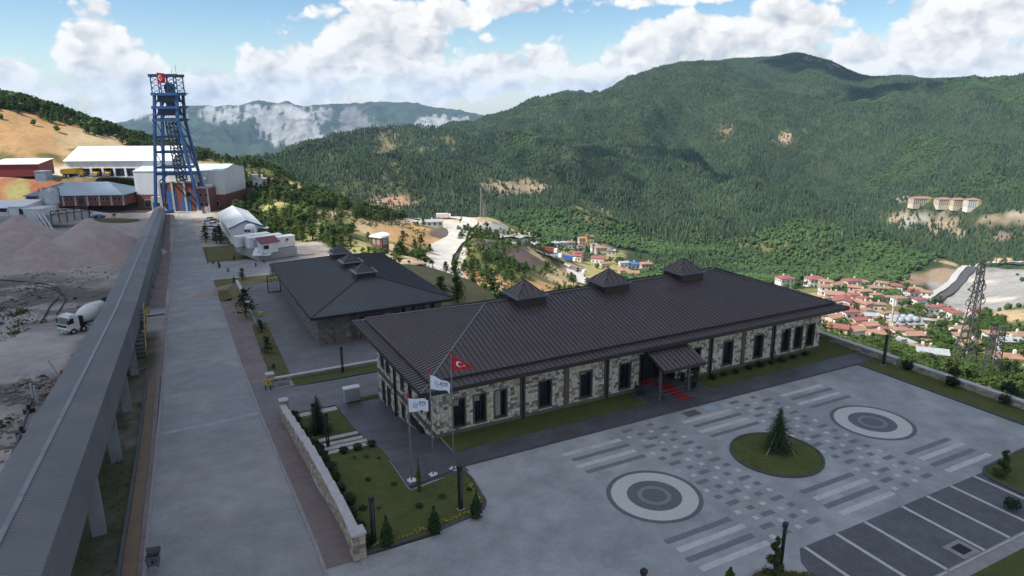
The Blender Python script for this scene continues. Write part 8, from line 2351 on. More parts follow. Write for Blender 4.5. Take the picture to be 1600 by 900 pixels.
def prefab_area():
 zf = float(g(168)); h = 4.2; e = .5; rh = 2.0
 N_, M_, B_ = at_z(357, 358, zf + h), at_z(341, 333, zf + h), at_z(412, 353.5, zf + h)
 hd = math.atan2(B_[1] - N_[1], B_[0] - N_[0]); w = math.hypot(*(B_ - N_)[:2]) - 2 * e
 L_ = abs((M_ - N_)[0] * -math.sin(hd) + (M_ - N_)[1] * math.cos(hd)) - 2 * e
 A_ = N_ + np.array([math.cos(hd) - math.sin(hd), math.sin(hd) + math.cos(hd), 0]) * e
 print('prefab', w, L_, math.degrees(hd - HDG))
 r = tag(empty('prefab_hall', (A_[0], A_[1], zf), hd), 'white prefab hall with low gable roof and blue eaves edge', 'hall')
 MB().box(0, 0, -.6, w, L_, h).build('wall', M_WHITE, r)
 rf = MB(); wm = w * .5
 rf.add([(-e, -e, h - .1), (wm, -e, h + rh), (w + e, -e, h - .1), (-e, L_ + e, h - .1), (wm, L_ + e, h + rh), (w + e, L_ + e, h - .1), (-e, -e, h + .1), (wm, -e, h + rh + .2), (w + e, -e, h + .1), (-e, L_ + e, h + .1), (wm, L_ + e, h + rh + .2), (w + e, L_ + e, h + .1)],
   [(0, 1, 4, 3), (1, 2, 5, 4), (6, 9, 10, 7), (7, 10, 11, 8), (0, 6, 7, 1), (1, 7, 8, 2), (3, 4, 10, 9), (4, 5, 11, 10), (0, 3, 9, 6), (2, 8, 11, 5)])
 rf.build('roof', pmat('prefab_roof_sheet', (.60, .61, .62), (.55, .56, .57), .3, .45), r)
 MB().bar((-e, -e - .06, h), (wm, -e - .06, h + rh + .1), .08, .35).bar((wm, -e - .06, h + rh + .1), (w + e, -e - .06, h), .08, .35).build('blue_edge', M_BLUEDOOR, r)
 MB().add([(0, .01, h), (w, .01, h), (wm, .01, h + rh - .05)], [(0, 1, 2)]).build('gable', M_WHITE, r)
 MB().bar((wm, -e, h + rh + .22), (wm, L_ + e, h + rh + .22), .5, .08).build('ridge_cap', M_WHITE, r)
 for x in (w * .5, w * .72): win(r, x, 1.4, 1.4, 1.4, 0, frame=M_GALV)
 for k in range(7):
  f = MB().box(-.06, 2 + k * 4, 1.3, -.003, 3.6 + k * 4, 2.7).build('window', M_GALV, r); MB().box(-.09, 2.1 + k * 4, 1.4, -.062, 3.5 + k * 4, 2.6).build('pane', M_GLASS, f)
 F = Front(394, 382, None); F.o = at_z(394, 383, float(g(147)))
 rad = (F.loc(403, 370)[0] - F.loc(385.5, 370)[0]) / 2; top = F.loc(394, 350)[2]
 t = tag(empty('storage_tank', tuple(F.o)), 'tall white upright tank with a blue mark beside the prefab hall', 'tank')
 MB().lathe([(rad, .8), (rad, top - 1), (rad * .85, top - .4), (rad * .45, top), (.05, top + .1)], 26).build('shell', M_WHITE, t, smooth=False)
 for a in range(4): MB().bar((rad * .75 * math.cos(a * 1.57), rad * .75 * math.sin(a * 1.57), -.5), (rad * .75 * math.cos(a * 1.57), rad * .75 * math.sin(a * 1.57), .9), .3).build('leg', M_GALV, t)
 d = (-FH3 * rad * 1.005)
 m = MB()
 for k in (-.8, .15): m.cbox((d[0] + RH[0] * k, d[1] + RH[1] * k, top * .68), .7, .25, .6, HDG)
 m.build('blue_mark', M_BLUEP, t)
 MB().bar((d[0] + RH[0] * 1.3, d[1] + RH[1] * 1.3, -.3), (d[0] + RH[0] * 1.3, d[1] + RH[1] * 1.3, top * .75), .16).build('pipe', M_STEEL, t)
 zc = float(g(128))
 P_ = at_z(404, 399, zc); Q_ = at_z(458, 391, zc)
 hd = math.atan2(Q_[1] - P_[1], Q_[0] - P_[0])
 L_ = math.hypot(*(Q_ - P_)[:2])
 tag(MB().box(0, 0, -1.5, L_ + 1, 16, .75).build('concrete_plinth', M_CONC, loc=tuple(P_), rz=hd), 'raised concrete base under the white containers', 'plinth')
 labs = ['white site container nearest the camera with a small red mark', 'white site container in the middle of the three', 'white site container at the back beside the white tank']
 for k in range(3):
  o = P_ + np.array([math.cos(hd), math.sin(hd), 0]) * (1.9 + .0 * k + (L_ - 10) * .35 - k * 1.7) + np.array([-math.sin(hd), math.cos(hd), 0]) * (1.0 + k * 3.8)
  c = tag(empty('site_container', (o[0], o[1], zc + .76 + .0 * k), hd), labs[k], 'container', 'white site containers')
  MB().box(0, 0, .15, 8.6, 2.6, 2.7).build('body', M_WHITE, c); MB().box(-.12, -.12, 2.7, 8.72, 2.72, 2.85).build('roof_rim', M_WHITE, c)
  for x in (.4, 4.2, 7.8): MB().box(x, .1, -.02, x + .5, 2.5, .15).build('skid', M_STEEL, c)
  if k == 0:
   MB().box(6.1, -.04, 1.7, 6.9, -.004, 2.3).build('red_mark', pmat('sign_red', (.5, .02, .02), rough=.5), c)
   MB().box(5.9, -.03, 1.2, 6.6, -.005, 1.65).build('grey_mark', M_GALV, c)
  MB().box(1.0, -.05, .2, 1.9, -.004, 2.3).build('door', M_GALV, c)
 o = at_z(408, 397, zc + .76)
 k = tag(empty('guard_kiosk', tuple(o), hd), 'little white kiosk with maroon roof before the white containers', 'kiosk')
 MB().box(.3, .2, 0, 4.4, 2.6, 2.5).build('wall', M_WHITE, k)
 MB().add([(0, -.5, 2.5), (4.9, -.5, 2.5), (4.9, 3.0, 3.5), (0, 3.0, 3.5), (0, -.5, 2.62), (4.9, -.5, 2.62), (4.9, 3.0, 3.62), (0, 3.0, 3.62)], [(3, 2, 1, 0), (4, 5, 6, 7), (0, 1, 5, 4), (1, 2, 6, 5), (2, 3, 7, 6), (3, 0, 4, 7)]).build('roof', pmat('maroon_roof', (.17, .028, .045), rough=.5), k)
 f = MB().box(.8, .14, .9, 2.2, .196, 2.0).build('window', M_GALV, k); MB().box(.9, .11, 1.0, 2.1, .138, 1.9).build('pane', M_GLASS, f)
 for x in (.5, 4.3): MB().bar((x, -.3, 0), (x, -.3, 2.5), .12).build('post', M_GALV, k)
 o = at_z(394, 399.5, zc + .2)
 s = tag(empty('barrier_block', tuple(o), hd - .75), 'tilted white panel with dark marks at the side road edge', 'panel')
 MB().add([(0, 0, 0), (4.2, 0, 0), (4.2, 2.2, 1.6), (0, 2.2, 1.6), (0, 2.3, 0), (4.2, 2.3, 0)], [(0, 1, 2, 3), (3, 2, 5, 4), (0, 3, 4), (1, 5, 2), (0, 4, 5, 1)]).build('panel', M_WHITE, s)
 for x in (1.2, 2.3): MB().add([(x, .8, .62), (x + .7, .8, .62), (x + .7, 1.3, .98), (x, 1.3, .98)], [(0, 1, 2, 3)]).build('dark_mark', M_DARK, s)
 for px, py, wd, ht, mt, lab in ((411, 374, 3.4, 3.4, pmat('slate_box', (.12, .125, .14), rough=.6), 'dark grey box behind the white tank'), (419, 374, 4.0, 2.2, pmat('ochre_box', (.34, .19, .06), rough=.7), 'ochre crate behind the white tank')):
  o = at_T(px, py); q = tag(empty('storage_box', tuple(o), HDG), lab, 'box')
  MB().box(-wd / 2, 0, -.4, wd / 2, 3, ht).build('body', mt, q); MB().box(-wd / 2 - .1, -.1, ht, wd / 2 + .1, 3.1, ht + .12).build('lid', M_GALV, q)
 o = at_z(376, 384, float(g(147))); q = tag(empty('tan_hut', tuple(o), HDG), 'low tan hut between the roadside pines and the white tank', 'hut')
 MB().box(0, 0, -.4, 6.5, 3.4, 2.1).build('wall', pmat('tan_render', (.33, .28, .20), rough=.85), q); MB().box(-.2, -.2, 2.1, 6.7, 3.6, 2.25).build('roof', M_CONC, q)
 for px, py, lab in ((324, 412, 'thin pole at the corner of the side road'), (379, 386, 'thin pole before the tan hut')):
  o = at_T(px, py); q = tag(empty('street_pole', tuple(o)), lab, 'pole'); MB().tube((0, 0, 0), (0, 0, 3.6), .06, .05).build('shaft', M_STEEL, q); MB().box(-.1, -.1, 3.6, .1, .1, 3.8).build('cap', M_STEEL, q)
prefab_area()
def pipes():
 pts = [(20, 720), (35, 680), (46, 645), (55, 612)]
 r = tag(empty('pipeline', (0, 0, 0)), 'dark pipe lying on the dirt beside the gallery at the left edge', 'pipe')
 P_ = [at_T(*p) + np.array([0, 0, .35]) for p in pts]
 for a, b in zip(P_[:-1], P_[1:]): MB().tube(a, b, .13, n=8).build('pipe_length', M_STEEL, r)
 for p in P_[1:]: MB().cbox((p[0], p[1], p[2] - .4), .9, .5, .5, .4).tube((p[0], p[1], p[2]), (p[0], p[1], p[2] + .5), .16).build('valve', M_STEEL, r)
 for k, (px, py) in enumerate(((53, 628), (59, 632))):
  p = at_T(px, py); o = tag(empty('steel_post', tuple(p)), ['left one of two steel posts at the head of the dark pipe', 'right one of two steel posts at the head of the dark pipe'][k], 'post')
  MB().tube((0, 0, -.2), (0, 0, 2.0), .1).build('shaft', M_GALV, o); MB().box(-.18, -.18, -.1, .18, .18, .05).build('foot', M_STEEL, o)
 p = at_T(97, 592); o = tag(empty('rusty_pole', tuple(p), .4), 'leaning pole with a rusty barrel foot beside the gallery', 'pole')
 M_RUST = pmat('rust', (.20, .085, .04), (.14, .06, .035), 4, .9)
 MB().bar((0, 0, -.2), (-.9, .2, 2.4), .12).build('shaft', M_GALV, o); MB().tube((0.2, 0, 0), (.2, 0, .9), .3).build('barrel', M_RUST, o)
 M_HOSE = pmat('black_hose', (.025, .024, .024), rough=.8)
 for k, path in enumerate(([(0, 438), (40, 441), (66, 444), (92, 451), (95, 462), (78, 480), (68, 500)], [(55, 447), (88, 453), (100, 462), (103, 470), (96, 482), (89, 492)])):
  P_ = [at_T(*p) + np.array([0, 0, .12]) for p in path]; m = MB()
  for a, b in zip(P_[:-1], P_[1:]): m.tube(a, b, .13, n=6)
  tag(m.build('hose', M_HOSE), ['long black hose winding over the dirt left of the mixer truck', 'short black hose loop on the dirt behind the mixer truck'][k], 'hose')
pipes()
# ================================================================ tracks, mine terrace, village, pylons
M_TRACK = pmat('white_track', (0.56, 0.53, 0.485), (0.46, 0.43, 0.39), .25, .95, dirt=(.36, .33, .29), dscale=.1, damt=.5)
M_ASPH = pmat('asphalt', (0.075, 0.074, 0.078), (0.06, 0.06, 0.064), .5, .9)
M_KERBW = pmat('concrete_barrier', (0.50, 0.485, 0.46), rough=.85)
def ribbon(name, pts, w, mat_, lift=.7, lo=60, kind='structure', z_smooth=9, ends=None):
 """track of width w on the land through the sighted points"""
 P = np.array([at_T(px, py, lo=lo) for px, py in pts])
 d = np.r_[0, np.cumsum(np.hypot(*np.diff(P[:, :2], axis=0).T))]
 n = max(8, int(d[-1] / 4)); q = np.linspace(0, d[-1], n)
 x, y = np.interp(q, d, P[:, 0]), np.interp(q, d, P[:, 1])
 k = np.ones(5) / 5
 if n > 12:
  x[2:-2] = np.convolve(x, k, 'valid'); y[2:-2] = np.convolve(y, k, 'valid')
 tx, ty = np.gradient(x), np.gradient(y); l = np.hypot(tx, ty) + 1e-6; nx, ny = -ty / l, tx / l
 m = 4; b = MB()
 o = np.linspace(-.5, .5, m + 1)
 ww = w * (1 + .12 * (fbm(q / 14, q * 0, 3, 6) - .5) * 2)
 X_ = x[:, None] + nx[:, None] * o[None] * ww[:, None]; Y_ = y[:, None] + ny[:, None] * o[None] * ww[:, None]
 Z_ = T(X_, Y_)
 zc = np.maximum(Z_.max(1), 0 * q - 1e9)
 kk = np.ones(z_smooth) / z_smooth
 zc = np.convolve(np.pad(zc, z_smooth // 2, mode='edge'), kk, 'valid')
 Z_ = .5 * Z_ + .5 * np.minimum(zc, Z_.mean(1) + .6)[:, None] + lift
 b.v = [tuple(v) for v in np.stack([X_, Y_, Z_], -1).reshape(-1, 3)]
 for i in range(n - 1):
  for j in range(m):
   b.f.append((i * (m + 1) + j, (i + 1) * (m + 1) + j, (i + 1) * (m + 1) + j + 1, i * (m + 1) + j + 1)); b.mi.append(0)
 return b.build(name, mat_, kind=kind)
def tracks():
 ribbon('road', [(330, 300), (350, 297), (372, 291), (378, 280), (366, 270), (352, 263), (345, 258)], 9, M_TRACK, lo=250)
 ribbon('track', [(689, 441), (681, 425), (682, 408), (690, 394), (706, 380), (719, 370), (721, 364), (712, 360)], 12.5, M_TRACK, lo=200)
 ribbon('track', [(712, 361), (724, 357), (735, 350), (732, 344), (712, 341), (690, 340.5), (664, 341), (642, 342)], 11, M_TRACK, lo=300)
 ribbon('track', [(770, 372), (800, 371), (830, 368.5), (852, 366), (866, 367), (876, 374)], 7, M_TRACK, lo=300)
 ribbon('track', [(828, 382), (845, 377.5), (862, 374)], 6, M_TRACK, lo=300)
 ribbon('road', [(838, 394), (858, 400), (878, 411), (896, 424), (912, 440), (922, 456)], 11, M_TRACK, lo=330)
 ribbon('track', [(600, 384), (614, 394), (630, 408), (646, 424), (660, 442)], 6, pmat('tan_track', (.42, .32, .20), (.36, .27, .17), .3, .95), lo=140)
 pts = [(1444, 470), (1462, 463), (1480, 452), (1492, 440), (1500, 429), (1510, 420), (1525, 415), (1550, 413.5), (1600, 413)]
 ribbon('road', [(x + 3, y + 1.5) for x, y in pts], 11, M_ASPH, lo=420, lift=1.1)
 ribbon('road_barrier', [(x - 3, y - 1.2) for x, y in pts], 5, M_KERBW, lo=420, lift=2.0)
 ribbon('track', [(1600, 528), (1570, 522), (1540, 515), (1515, 508), (1490, 500)], 5, M_TRACK, lo=280)
tracks()
M_HW = [pmat('render_white', (.70, .69, .66), (.62, .61, .58), .4, .8), pmat('render_cream', (.62, .54, .40), (.56, .48, .36), .4, .8), pmat('render_pale_blue', (.55, .60, .66), (.50, .55, .60), .4, .8), pmat('render_pink', (.60, .42, .36), (.54, .38, .33), .4, .8), pmat('render_yellow', (.62, .44, .16), (.56, .40, .15), .4, .8)]
M_HWN = ['white', 'cream', 'pale blue', 'pinkish', 'yellow']
def tile_mat(name, c1, c2):
 mt, T_, b = new_mat(name)
 tcn = T_.n('ShaderNodeTexCoord').outputs['Object']
 pos = T_.n('ShaderNodeNewGeometry').outputs['Position']
 c = T_.mix(T_.ramp(T_.noise(pos, .8, 6, .65), .35, .7), c1, c2)
 wv = T_.n('ShaderNodeTexWave'); wv.inputs['Scale'].default_value = 2.2; T_.l(tcn, wv.inputs['Vector'])
 c = T_.mix(T_.math('MULTIPLY', wv.outputs['Fac'], .25), c, tuple(x * .6 for x in c1))
 T_.l(c, b.inputs['Base Color']); b.inputs['Roughness'].default_value = .85
 return mt
M_TILE = [tile_mat('orange_tiles', (.35, .195, .135), (.29, .165, .12)), tile_mat('red_tiles', (.29, .095, .085), (.24, .085, .078)), tile_mat('brown_tiles', (.27, .16, .11), (.33, .20, .14)), tile_mat('blue_sheet', (.03, .16, .42), (.03, .13, .36)), tile_mat('grey_sheet', (.36, .38, .40), (.30, .32, .34))]
M_TILEN = ['orange tiled', 'red', 'brown tiled', 'blue', 'grey']
M_WINF = pmat('far_window', (.05, .055, .065), rough=.3)
def house(p, rz, L_, W_, h, roof, wall, tile, label, group, rr, name='village_house', cat='house', floors=None, rise=.21, chim=True, balcony=False):
 r = tag(empty(name, tuple(p), rz), label, cat, group)
 MB().box(-L_ / 2, -W_ / 2, -6, L_ / 2, W_ / 2, h).build('wall', M_HW[wall], r)
 e = .55; rh = W_ * rise; m = MB(); l, w = L_ / 2 + e, W_ / 2 + e
 if roof == 'hip':
  q = max(0.2, l - w)
  m.add([(-l, -w, h), (l, -w, h), (l, w, h), (-l, w, h), (-l, -w, h + .18), (l, -w, h + .18), (l, w, h + .18), (-l, w, h + .18), (-q, 0, h + rh), (q, 0, h + rh)],
    [(3, 2, 1, 0), (0, 1, 5, 4), (1, 2, 6, 5), (2, 3, 7, 6), (3, 0, 4, 7), (4, 5, 9, 8), (5, 6, 9), (6, 7, 8, 9), (7, 4, 8)])
 elif roof == 'gable':
  m.add([(-l, -w, h), (l, -w, h), (l, w, h), (-l, w, h), (-l, 0, h + rh), (l, 0, h + rh), (-l, -w, h + .18), (l, -w, h + .18), (l, w, h + .18), (-l, w, h + .18), (-l, 0, h + rh + .18), (l, 0, h + rh + .18)],
    [(0, 4, 5, 1), (4, 3, 2, 5), (6, 7, 11, 10), (10, 11, 8, 9), (0, 1, 7, 6), (2, 3, 9, 8), (0, 6, 10, 4), (4, 10, 9, 3), (1, 5, 11, 7), (5, 2, 8, 11)])
  MB().add([(-L_ / 2, -W_ / 2, h), (-L_ / 2, W_ / 2, h), (-L_ / 2, 0, h + rh * .94)], [(1, 0, 2)]).add([(L_ / 2, -W_ / 2, h), (L_ / 2, W_ / 2, h), (L_ / 2, 0, h + rh * .94)], [(0, 1, 2)]).build('gable', M_HW[wall], r)
 else:
  m.box(-l, -w, h + .001, l, w, h + .3).box(-l + .2, -w + .2, h + .3, -l + 3, -w + 3, h + 2.2)
 rf = m.build('roof', M_TILE[tile], r)
 if chim:
  x = rr.uniform(-.3, .3) * L_
  MB().box(x, .5, h + rh * .3, x + .8, 1.3, h + rh + .9).build('chimney', M_HW[0] if rr.random() < .5 else M_BRICK, rf)
 floors = floors or max(1, int(h / 2.9)); fh = h / floors
 for side in range(4):
  ln = L_ if side % 2 == 0 else W_
  n = max(2, int(ln / 2.7)); ws = MB()
  for k in range(floors):
   z = k * fh + fh * .32
   for j in range(n):
    a = -ln / 2 + ln * (j + .5) / n - .55
    if side == 0: ws.box(a, -W_ / 2 - .06, z, a + 1.1, -W_ / 2 - .004, z + 1.35)
    elif side == 1: ws.box(L_ / 2 + .004, a, z, L_ / 2 + .06, a + 1.1, z + 1.35)
    elif side == 2: ws.box(a, W_ / 2 + .004, z, a + 1.1, W_ / 2 + .06, z + 1.35)
    else: ws.box(-L_ / 2 - .06, a, z, -L_ / 2 - .004, a + 1.1, z + 1.35)
  ws.build('window_row', M_WINF, r)
 if balcony:
  b = MB()
  for k in range(1, floors): b.box(-L_ / 2 + .6, -W_ / 2 - 1.3, k * fh - .15, L_ / 2 - .6, -W_ / 2 - .005, k * fh).box(-L_ / 2 + .6, -W_ / 2 - 1.3, k * fh, L_ / 2 - .6, -W_ / 2 - 1.2, k * fh + .9)
  b.build('balcony', M_HW[0], r)
 return r
VILLAGE_RIGHT = [
 (1225, 449, 24, 11, .2, 'hip', 0, 1, 'white house with dark red roof standing alone at the upper left of the town'),
 (1272, 447, 26, 9, .1, 'hip', 0, 1, 'white house with red roof and stair tower second along the top row'),
 (1290, 449, 22, 7, -.2, 'hip', 1, 2, 'low cream house with brown roof on the top row before the green trees'),
 (1303, 454, 16, 5, .4, 'gable', 0, 2, 'little white house with tan roof at the right end of the leafy gap'),
 (1328, 453, 25, 11, .25, 'hip', 0, 1, 'wide white house with red roof and a balcony at the back of the town'),
 (1345, 452, 18, 9, .25, 'hip', 0, 0, 'white house with orange roof joined to the wide red roofed one'),
 (1349, 465, 22, 8, .1, 'hip', 1, 0, 'low house with bright orange hip roof below the wide white house'),
 (1302, 474, 26, 11, -.35, 'gable', 2, 0, 'pale blue house with orange roof left of the long white gable hall'),
 (1384, 461, 17, 8, .0, 'hip', 1, 0, 'small cream house with orange roof standing by the pine hill foot'),
 (1403, 477, 20, 9, .15, 'hip', 0, 2, 'white house with tan roof behind the leafy mound'),
 (1423, 472, 13, 12, .2, 'flat', 0, 1, 'narrow tall white house by the spoil field'),
 (1435, 478, 14, 8, .1, 'hip', 0, 1, 'white house with dark red roof on the edge of the spoil field'),
 (1371, 486, 20, 8, -.2, 'hip', 1, 2, 'tan house with brown roof behind the mosque domes'),
 (1351, 487, 14, 10, .5, 'hip', 3, 0, 'pinkish house right of the long white gable hall'),
 (1312, 492, 24, 7, .3, 'gable', 0, 2, 'low white house below the long gable hall with brown roof'),
 (1290, 497, 20, 8, -.2, 'hip', 0, 2, 'small white house peeping out beside the office roof corner'),
 (1325, 509, 13, 17, .1, 'hip', 0, 1, 'tall narrow white house with red roof in the middle of the lower town'),
 (1340, 512, 16, 8, .2, 'gable', 3, 1, 'pinkish house with red roof beside the tall narrow white one'),
 (1359, 505, 20, 7, -.1, 'gable', 1, 4, 'cream house with pale grey sheet roof below the domes'),
 (1302, 509, 22, 6, .4, 'gable', 1, 0, 'long low house with orange roof near the office wall corner'),
 (1307, 527, 30, 7, -.5, 'gable', 1, 1, 'house with big crimson roof just beyond the parapet corner'),
 (1331, 531, 26, 7, .3, 'gable', 0, 0, 'house with wide salmon orange roof beside the crimson one'),
 (1355, 521, 22, 7, .2, 'gable', 3, 0, 'orange roofed house behind the dark trees at the parapet'),
 (1366, 535, 20, 8, -.3, 'hip', 3, 0, 'red orange house half hidden by the dark tree at the lamp post'),
 (1405, 529, 17, 11, .0, 'hip', 0, 2, 'white house with tan roof below the mosque wall'),
 (1424, 538, 26, 12, .05, 'gable', 1, 0, 'three storey cream house with bright orange roof below the mosque'),
 (1409, 551, 18, 9, .2, 'flat', 0, 4, 'white flat roofed house below the cream three storey one'),
 (1431, 562, 30, 10, -.35, 'gable', 0, 2, 'wide house with faded orange roof in front of the cream house'),
 (1452, 573, 30, 7, -.4, 'gable', 0, 4, 'long low building with white sheet roof among the lower trees'),
 (1466, 513, 12, 7, .1, 'hip', 1, 2, 'small brown roofed house alone in the trees right of the domes'),
 (1497, 526, 18, 8, .1, 'gable', 0, 0, 'small white house with orange roof left of the tall pylon'),
 (1502, 538, 20, 8, -.2, 'hip', 0, 2, 'white house with brown roof behind the pylon legs'),
 (1513, 551, 26, 8, .3, 'gable', 3, 0, 'pinkish low house by the foot of the tall pylon'),
 (1550, 535, 26, 8, -.1, 'hip', 0, 0, 'white house with orange roof between the two pylons'),
 (1574, 548, 30, 4, -.1, 'gable', 0, 4, 'long low white shed right of the second pylon'),
 (1572, 578, 34, 9, -.2, 'hip', 0, 0, 'big orange hip roof low down beside the second pylon'),
 (1590, 539, 14, 6, .1, 'hip', 1, 2, 'small house at the right picture edge above the orange hip roof'),
 (1455, 490, 16, 8, .1, 'hip', 0, 1, 'red roofed white house first in the row along the spoil field'),
 (1468, 489, 14, 8, .2, 'hip', 0, 1, 'red roofed white house second in the row along the spoil field'),
 (1479, 494, 14, 8, .1, 'hip', 0, 1, 'red roofed white house third in the row along the spoil field'),
 (1491, 500, 17, 9, .0, 'hip', 0, 1, 'red roofed white house at the near end of the row along the spoil field'),
 (1522, 496, 18, 5, .0, 'gable', 0, 1, 'long low red roofed house behind the tall pylon'),
]
VILLAGE_LEFT = [
 (879, 387, 14, 6, .2, 'hip', 0, 4, 'grey roofed house at the top left of the upper hamlet'),
 (890, 388, 16, 7, .1, 'hip', 0, 2, 'white house with brown roof at the top of the upper hamlet'),
 (911, 383, 16, 8, .2, 'hip', 1, 0, 'cream house with orange roof highest in the upper hamlet'),
 (921, 386, 12, 12, .1, 'flat', 4, 0, 'yellow block of flats in the upper hamlet'),
 (907, 392, 12, 6, .2, 'hip', 0, 1, 'small house with bright red roof below the yellow flats'),
 (903, 403, 15, 6, .1, 'hip', 0, 1, 'white house with crimson roof above the parked trailers'),
 (938, 399, 18, 9, .1, 'hip', 1, 0, 'large cream house with pink orange roof in the middle of the hamlet'),
 (929, 396, 9, 9, .3, 'flat', 0, 4, 'narrow white block beside the large cream house'),
 (955, 405, 10, 10, -.1, 'flat', 1, 4, 'narrow tan block on the right of the hamlet'),
 (934, 411, 20, 6, -.3, 'gable', 0, 1, 'white house with dark red gable roof near the road'),
 (902, 408, 16, 4, -.4, 'gable', 1, 1, 'low red roofed shed beside the trailers'),
 (945, 420, 14, 5, .2, 'gable', 1, 0, 'small brown roofed house by the road bend'),
 (988, 420, 20, 6, .1, 'hip', 0, 3, 'house with bright blue roof at the right of the hamlet'),
 (974, 418, 15, 5, .2, 'gable', 0, 4, 'white shed left of the blue roofed house'),
 (1009, 424, 18, 9, .1, 'hip', 3, 0, 'pinkish house with orange hip roof on the far right of the hamlet'),
 (975, 431, 18, 6, .2, 'hip', 3, 0, 'orange roofed house behind the middle lantern of the office roof'),
 (988, 435, 20, 6, -.1, 'gable', 0, 0, 'white house with orange roof just above the office ridge'),
 (865, 388, 10, 4, .0, 'gable', 0, 4, 'little grey hut at the left end of the hamlet'),
]
def village():
 rr = random.Random(77)
 for grp, lst in (('houses of the lower town', VILLAGE_RIGHT), ('houses of the upper hamlet', VILLAGE_LEFT)):
  for px, py, wp, hp, turn, roof, wc, tc, lab in lst:
   p = at_T(px, py, lo=120); D = (p - CAM) @ FW
   L_ = max(7, wp * D / F_PX * .95); h = max(4.6, hp * D / F_PX * 1.45)
   house(p, HDG + turn, L_, L_ * rr.uniform(.62, .8), h, roof, wc, tc, lab, grp, rr)
 marks = [('the mosque', 1424, 512), ('the long gable hall', 1317, 476), ('the crimson roof', 1307, 524), ('the tall narrow house', 1325, 504), ('the cream three storey house', 1424, 534), ('the wide white red roofed house', 1328, 448)]
 taken = [(v[0], v[1]) for v in VILLAGE_RIGHT] + [(1424, 512), (1317, 476)]
 cnt = {}
 ords = ['first', 'second', 'third', 'fourth', 'fifth', 'sixth', 'seventh', 'eighth', 'ninth', 'tenth', 'eleventh', 'twelfth']
 tries = 0; cand = []
 while len(cand) < 46 and tries < 4000:
  tries += 1
  px, py = rr.uniform(1284, 1462), rr.uniform(452, 556)
  if py > 486 + (px - 1284) * .45 + 24 or (1398 < px < 1470 and 480 < py < 508) or py < 446 + max(0, px - 1400) * .5: continue
  if min(math.hypot((px - a) / 1.5, py - b) for a, b in taken) < 7.2: continue
  taken.append((px, py)); cand.append((px, py))
 sides = {}
 for px, py in cand:
  nm, mx, my = min(marks, key=lambda q: math.hypot(px - q[1], (py - q[2]) * 1.4))
  dx, dy = px - mx, (py - my) * 1.4
  sd = ('right of' if dx > 0 else 'left of') if abs(dx) > abs(dy) else ('below' if dy > 0 else 'above')
  sides.setdefault((nm, sd), []).append((math.hypot(dx, dy), px, py))
 for (nm, sd), lst in sides.items():
  for k, (_, px, py) in enumerate(sorted(lst)):
   p = at_T(px, py, lo=120); D = (p - CAM) @ FW; wc = rr.choice((0, 0, 1, 1, 3)); tc = rr.choice((0, 2, 2, 2, 1, 4)); rf_ = rr.choice(('hip', 'hip', 'gable'))
   L_ = rr.uniform(12, 19) * D / F_PX; tall = rr.random()
   house(p, HDG + rr.uniform(-.5, .5), L_, L_ * rr.uniform(.6, .85), rr.uniform(8, 14) * D / F_PX, rf_, wc, tc, f'{M_HWN[wc]} house with {M_TILEN[tc]} roof, {ords[min(k, 11)]} {sd} {nm}', 'houses of the lower town', rr)
 p = at_T(1317, 482, lo=120); D = (p - CAM) @ FW
 house(p, HDG + 1.05, 34 * D / F_PX, 30 * D / F_PX, 13 * D / F_PX, 'gable', 0, 1, 'long white hall with pink red roof and a broad white gable end in the town', 'houses of the lower town', rr, 'gable_hall', 'hall', 3, .2, False)
 for px, py, wp, hp, turn, wc, lab in ((1438, 318.5, 32, 9, .05, 1, 'leftmost cream apartment block on the wooded hillside'), (1473, 320, 22, 9, .02, 1, 'cream apartment block in the middle of the hillside row'), (1495, 321.5, 20, 10, .0, 1, 'apartment block with orange stair bay right of the middle of the hillside row'), (1518, 324, 19, 12, -.1, 0, 'tall white apartment block at the right end of the hillside row')):
  p = at_T(px, py, lo=800); D = (p - CAM) @ FW
  r = house(p, HDG + turn, wp * D / F_PX, 12, hp * D / F_PX, 'hip', wc, 2, lab, 'apartment blocks on the hillside', rr, 'apartment_block', 'apartment block', 4, .2, False)
  L_ = wp * D / F_PX
  MB().box(L_ * .2, -6.5, 0, L_ * .36, -6.02, hp * D / F_PX + .5).build('stair_bay', M_HW[4], r)
 p = at_T(1424, 518, lo=120); D = (p - CAM) @ FW; k = D / F_PX
 r = tag(empty('mosque', tuple(p), HDG + .05), 'old stone mosque with a row of grey lead domes and a minaret', 'mosque')
 MB().box(-25 * k, 0, -8, 22 * k, 26 * k, 11 * k).build('wall', pmat('mosque_stone', (.42, .35, .25), (.36, .30, .22), .4, .9), r)
 M_LEAD = pmat('lead_dome', (.30, .325, .36), (.25, .275, .31), .3, .5)
 MB().add([(-26 * k, -1 * k, 11 * k), (23 * k, -1 * k, 11 * k), (23 * k, 27 * k, 11 * k), (-26 * k, 27 * k, 11 * k), (-20 * k, 6 * k, 17 * k), (17 * k, 6 * k, 17 * k), (17 * k, 20 * k, 17 * k), (-20 * k, 20 * k, 17 * k)], [(4, 5, 6, 7), (0, 1, 5, 4), (1, 2, 6, 5), (2, 3, 7, 6), (3, 0, 4, 7)]).build('roof', M_LEAD, r)
 for i, x in enumerate((-15, -3.5, 8.5)):
  for y in (7, 19):
   n = 9; ra = 6.0 * k
   MB().lathe([(ra, 0), (ra * 1.02, 1.6 * k)] + [(ra * math.cos(a), 1.6 * k + ra * .95 * math.sin(a)) for a in np.linspace(.05, 1.5, n)], 18, (x * k, y * k, 15.5 * k)).build('dome', M_LEAD, r, smooth=True)
 wn_ = MB()
 for i in range(7): wn_.box(-22 * k + i * 6.2 * k, -.1, 3 * k, -20 * k + i * 6.2 * k, -.004, 8 * k)
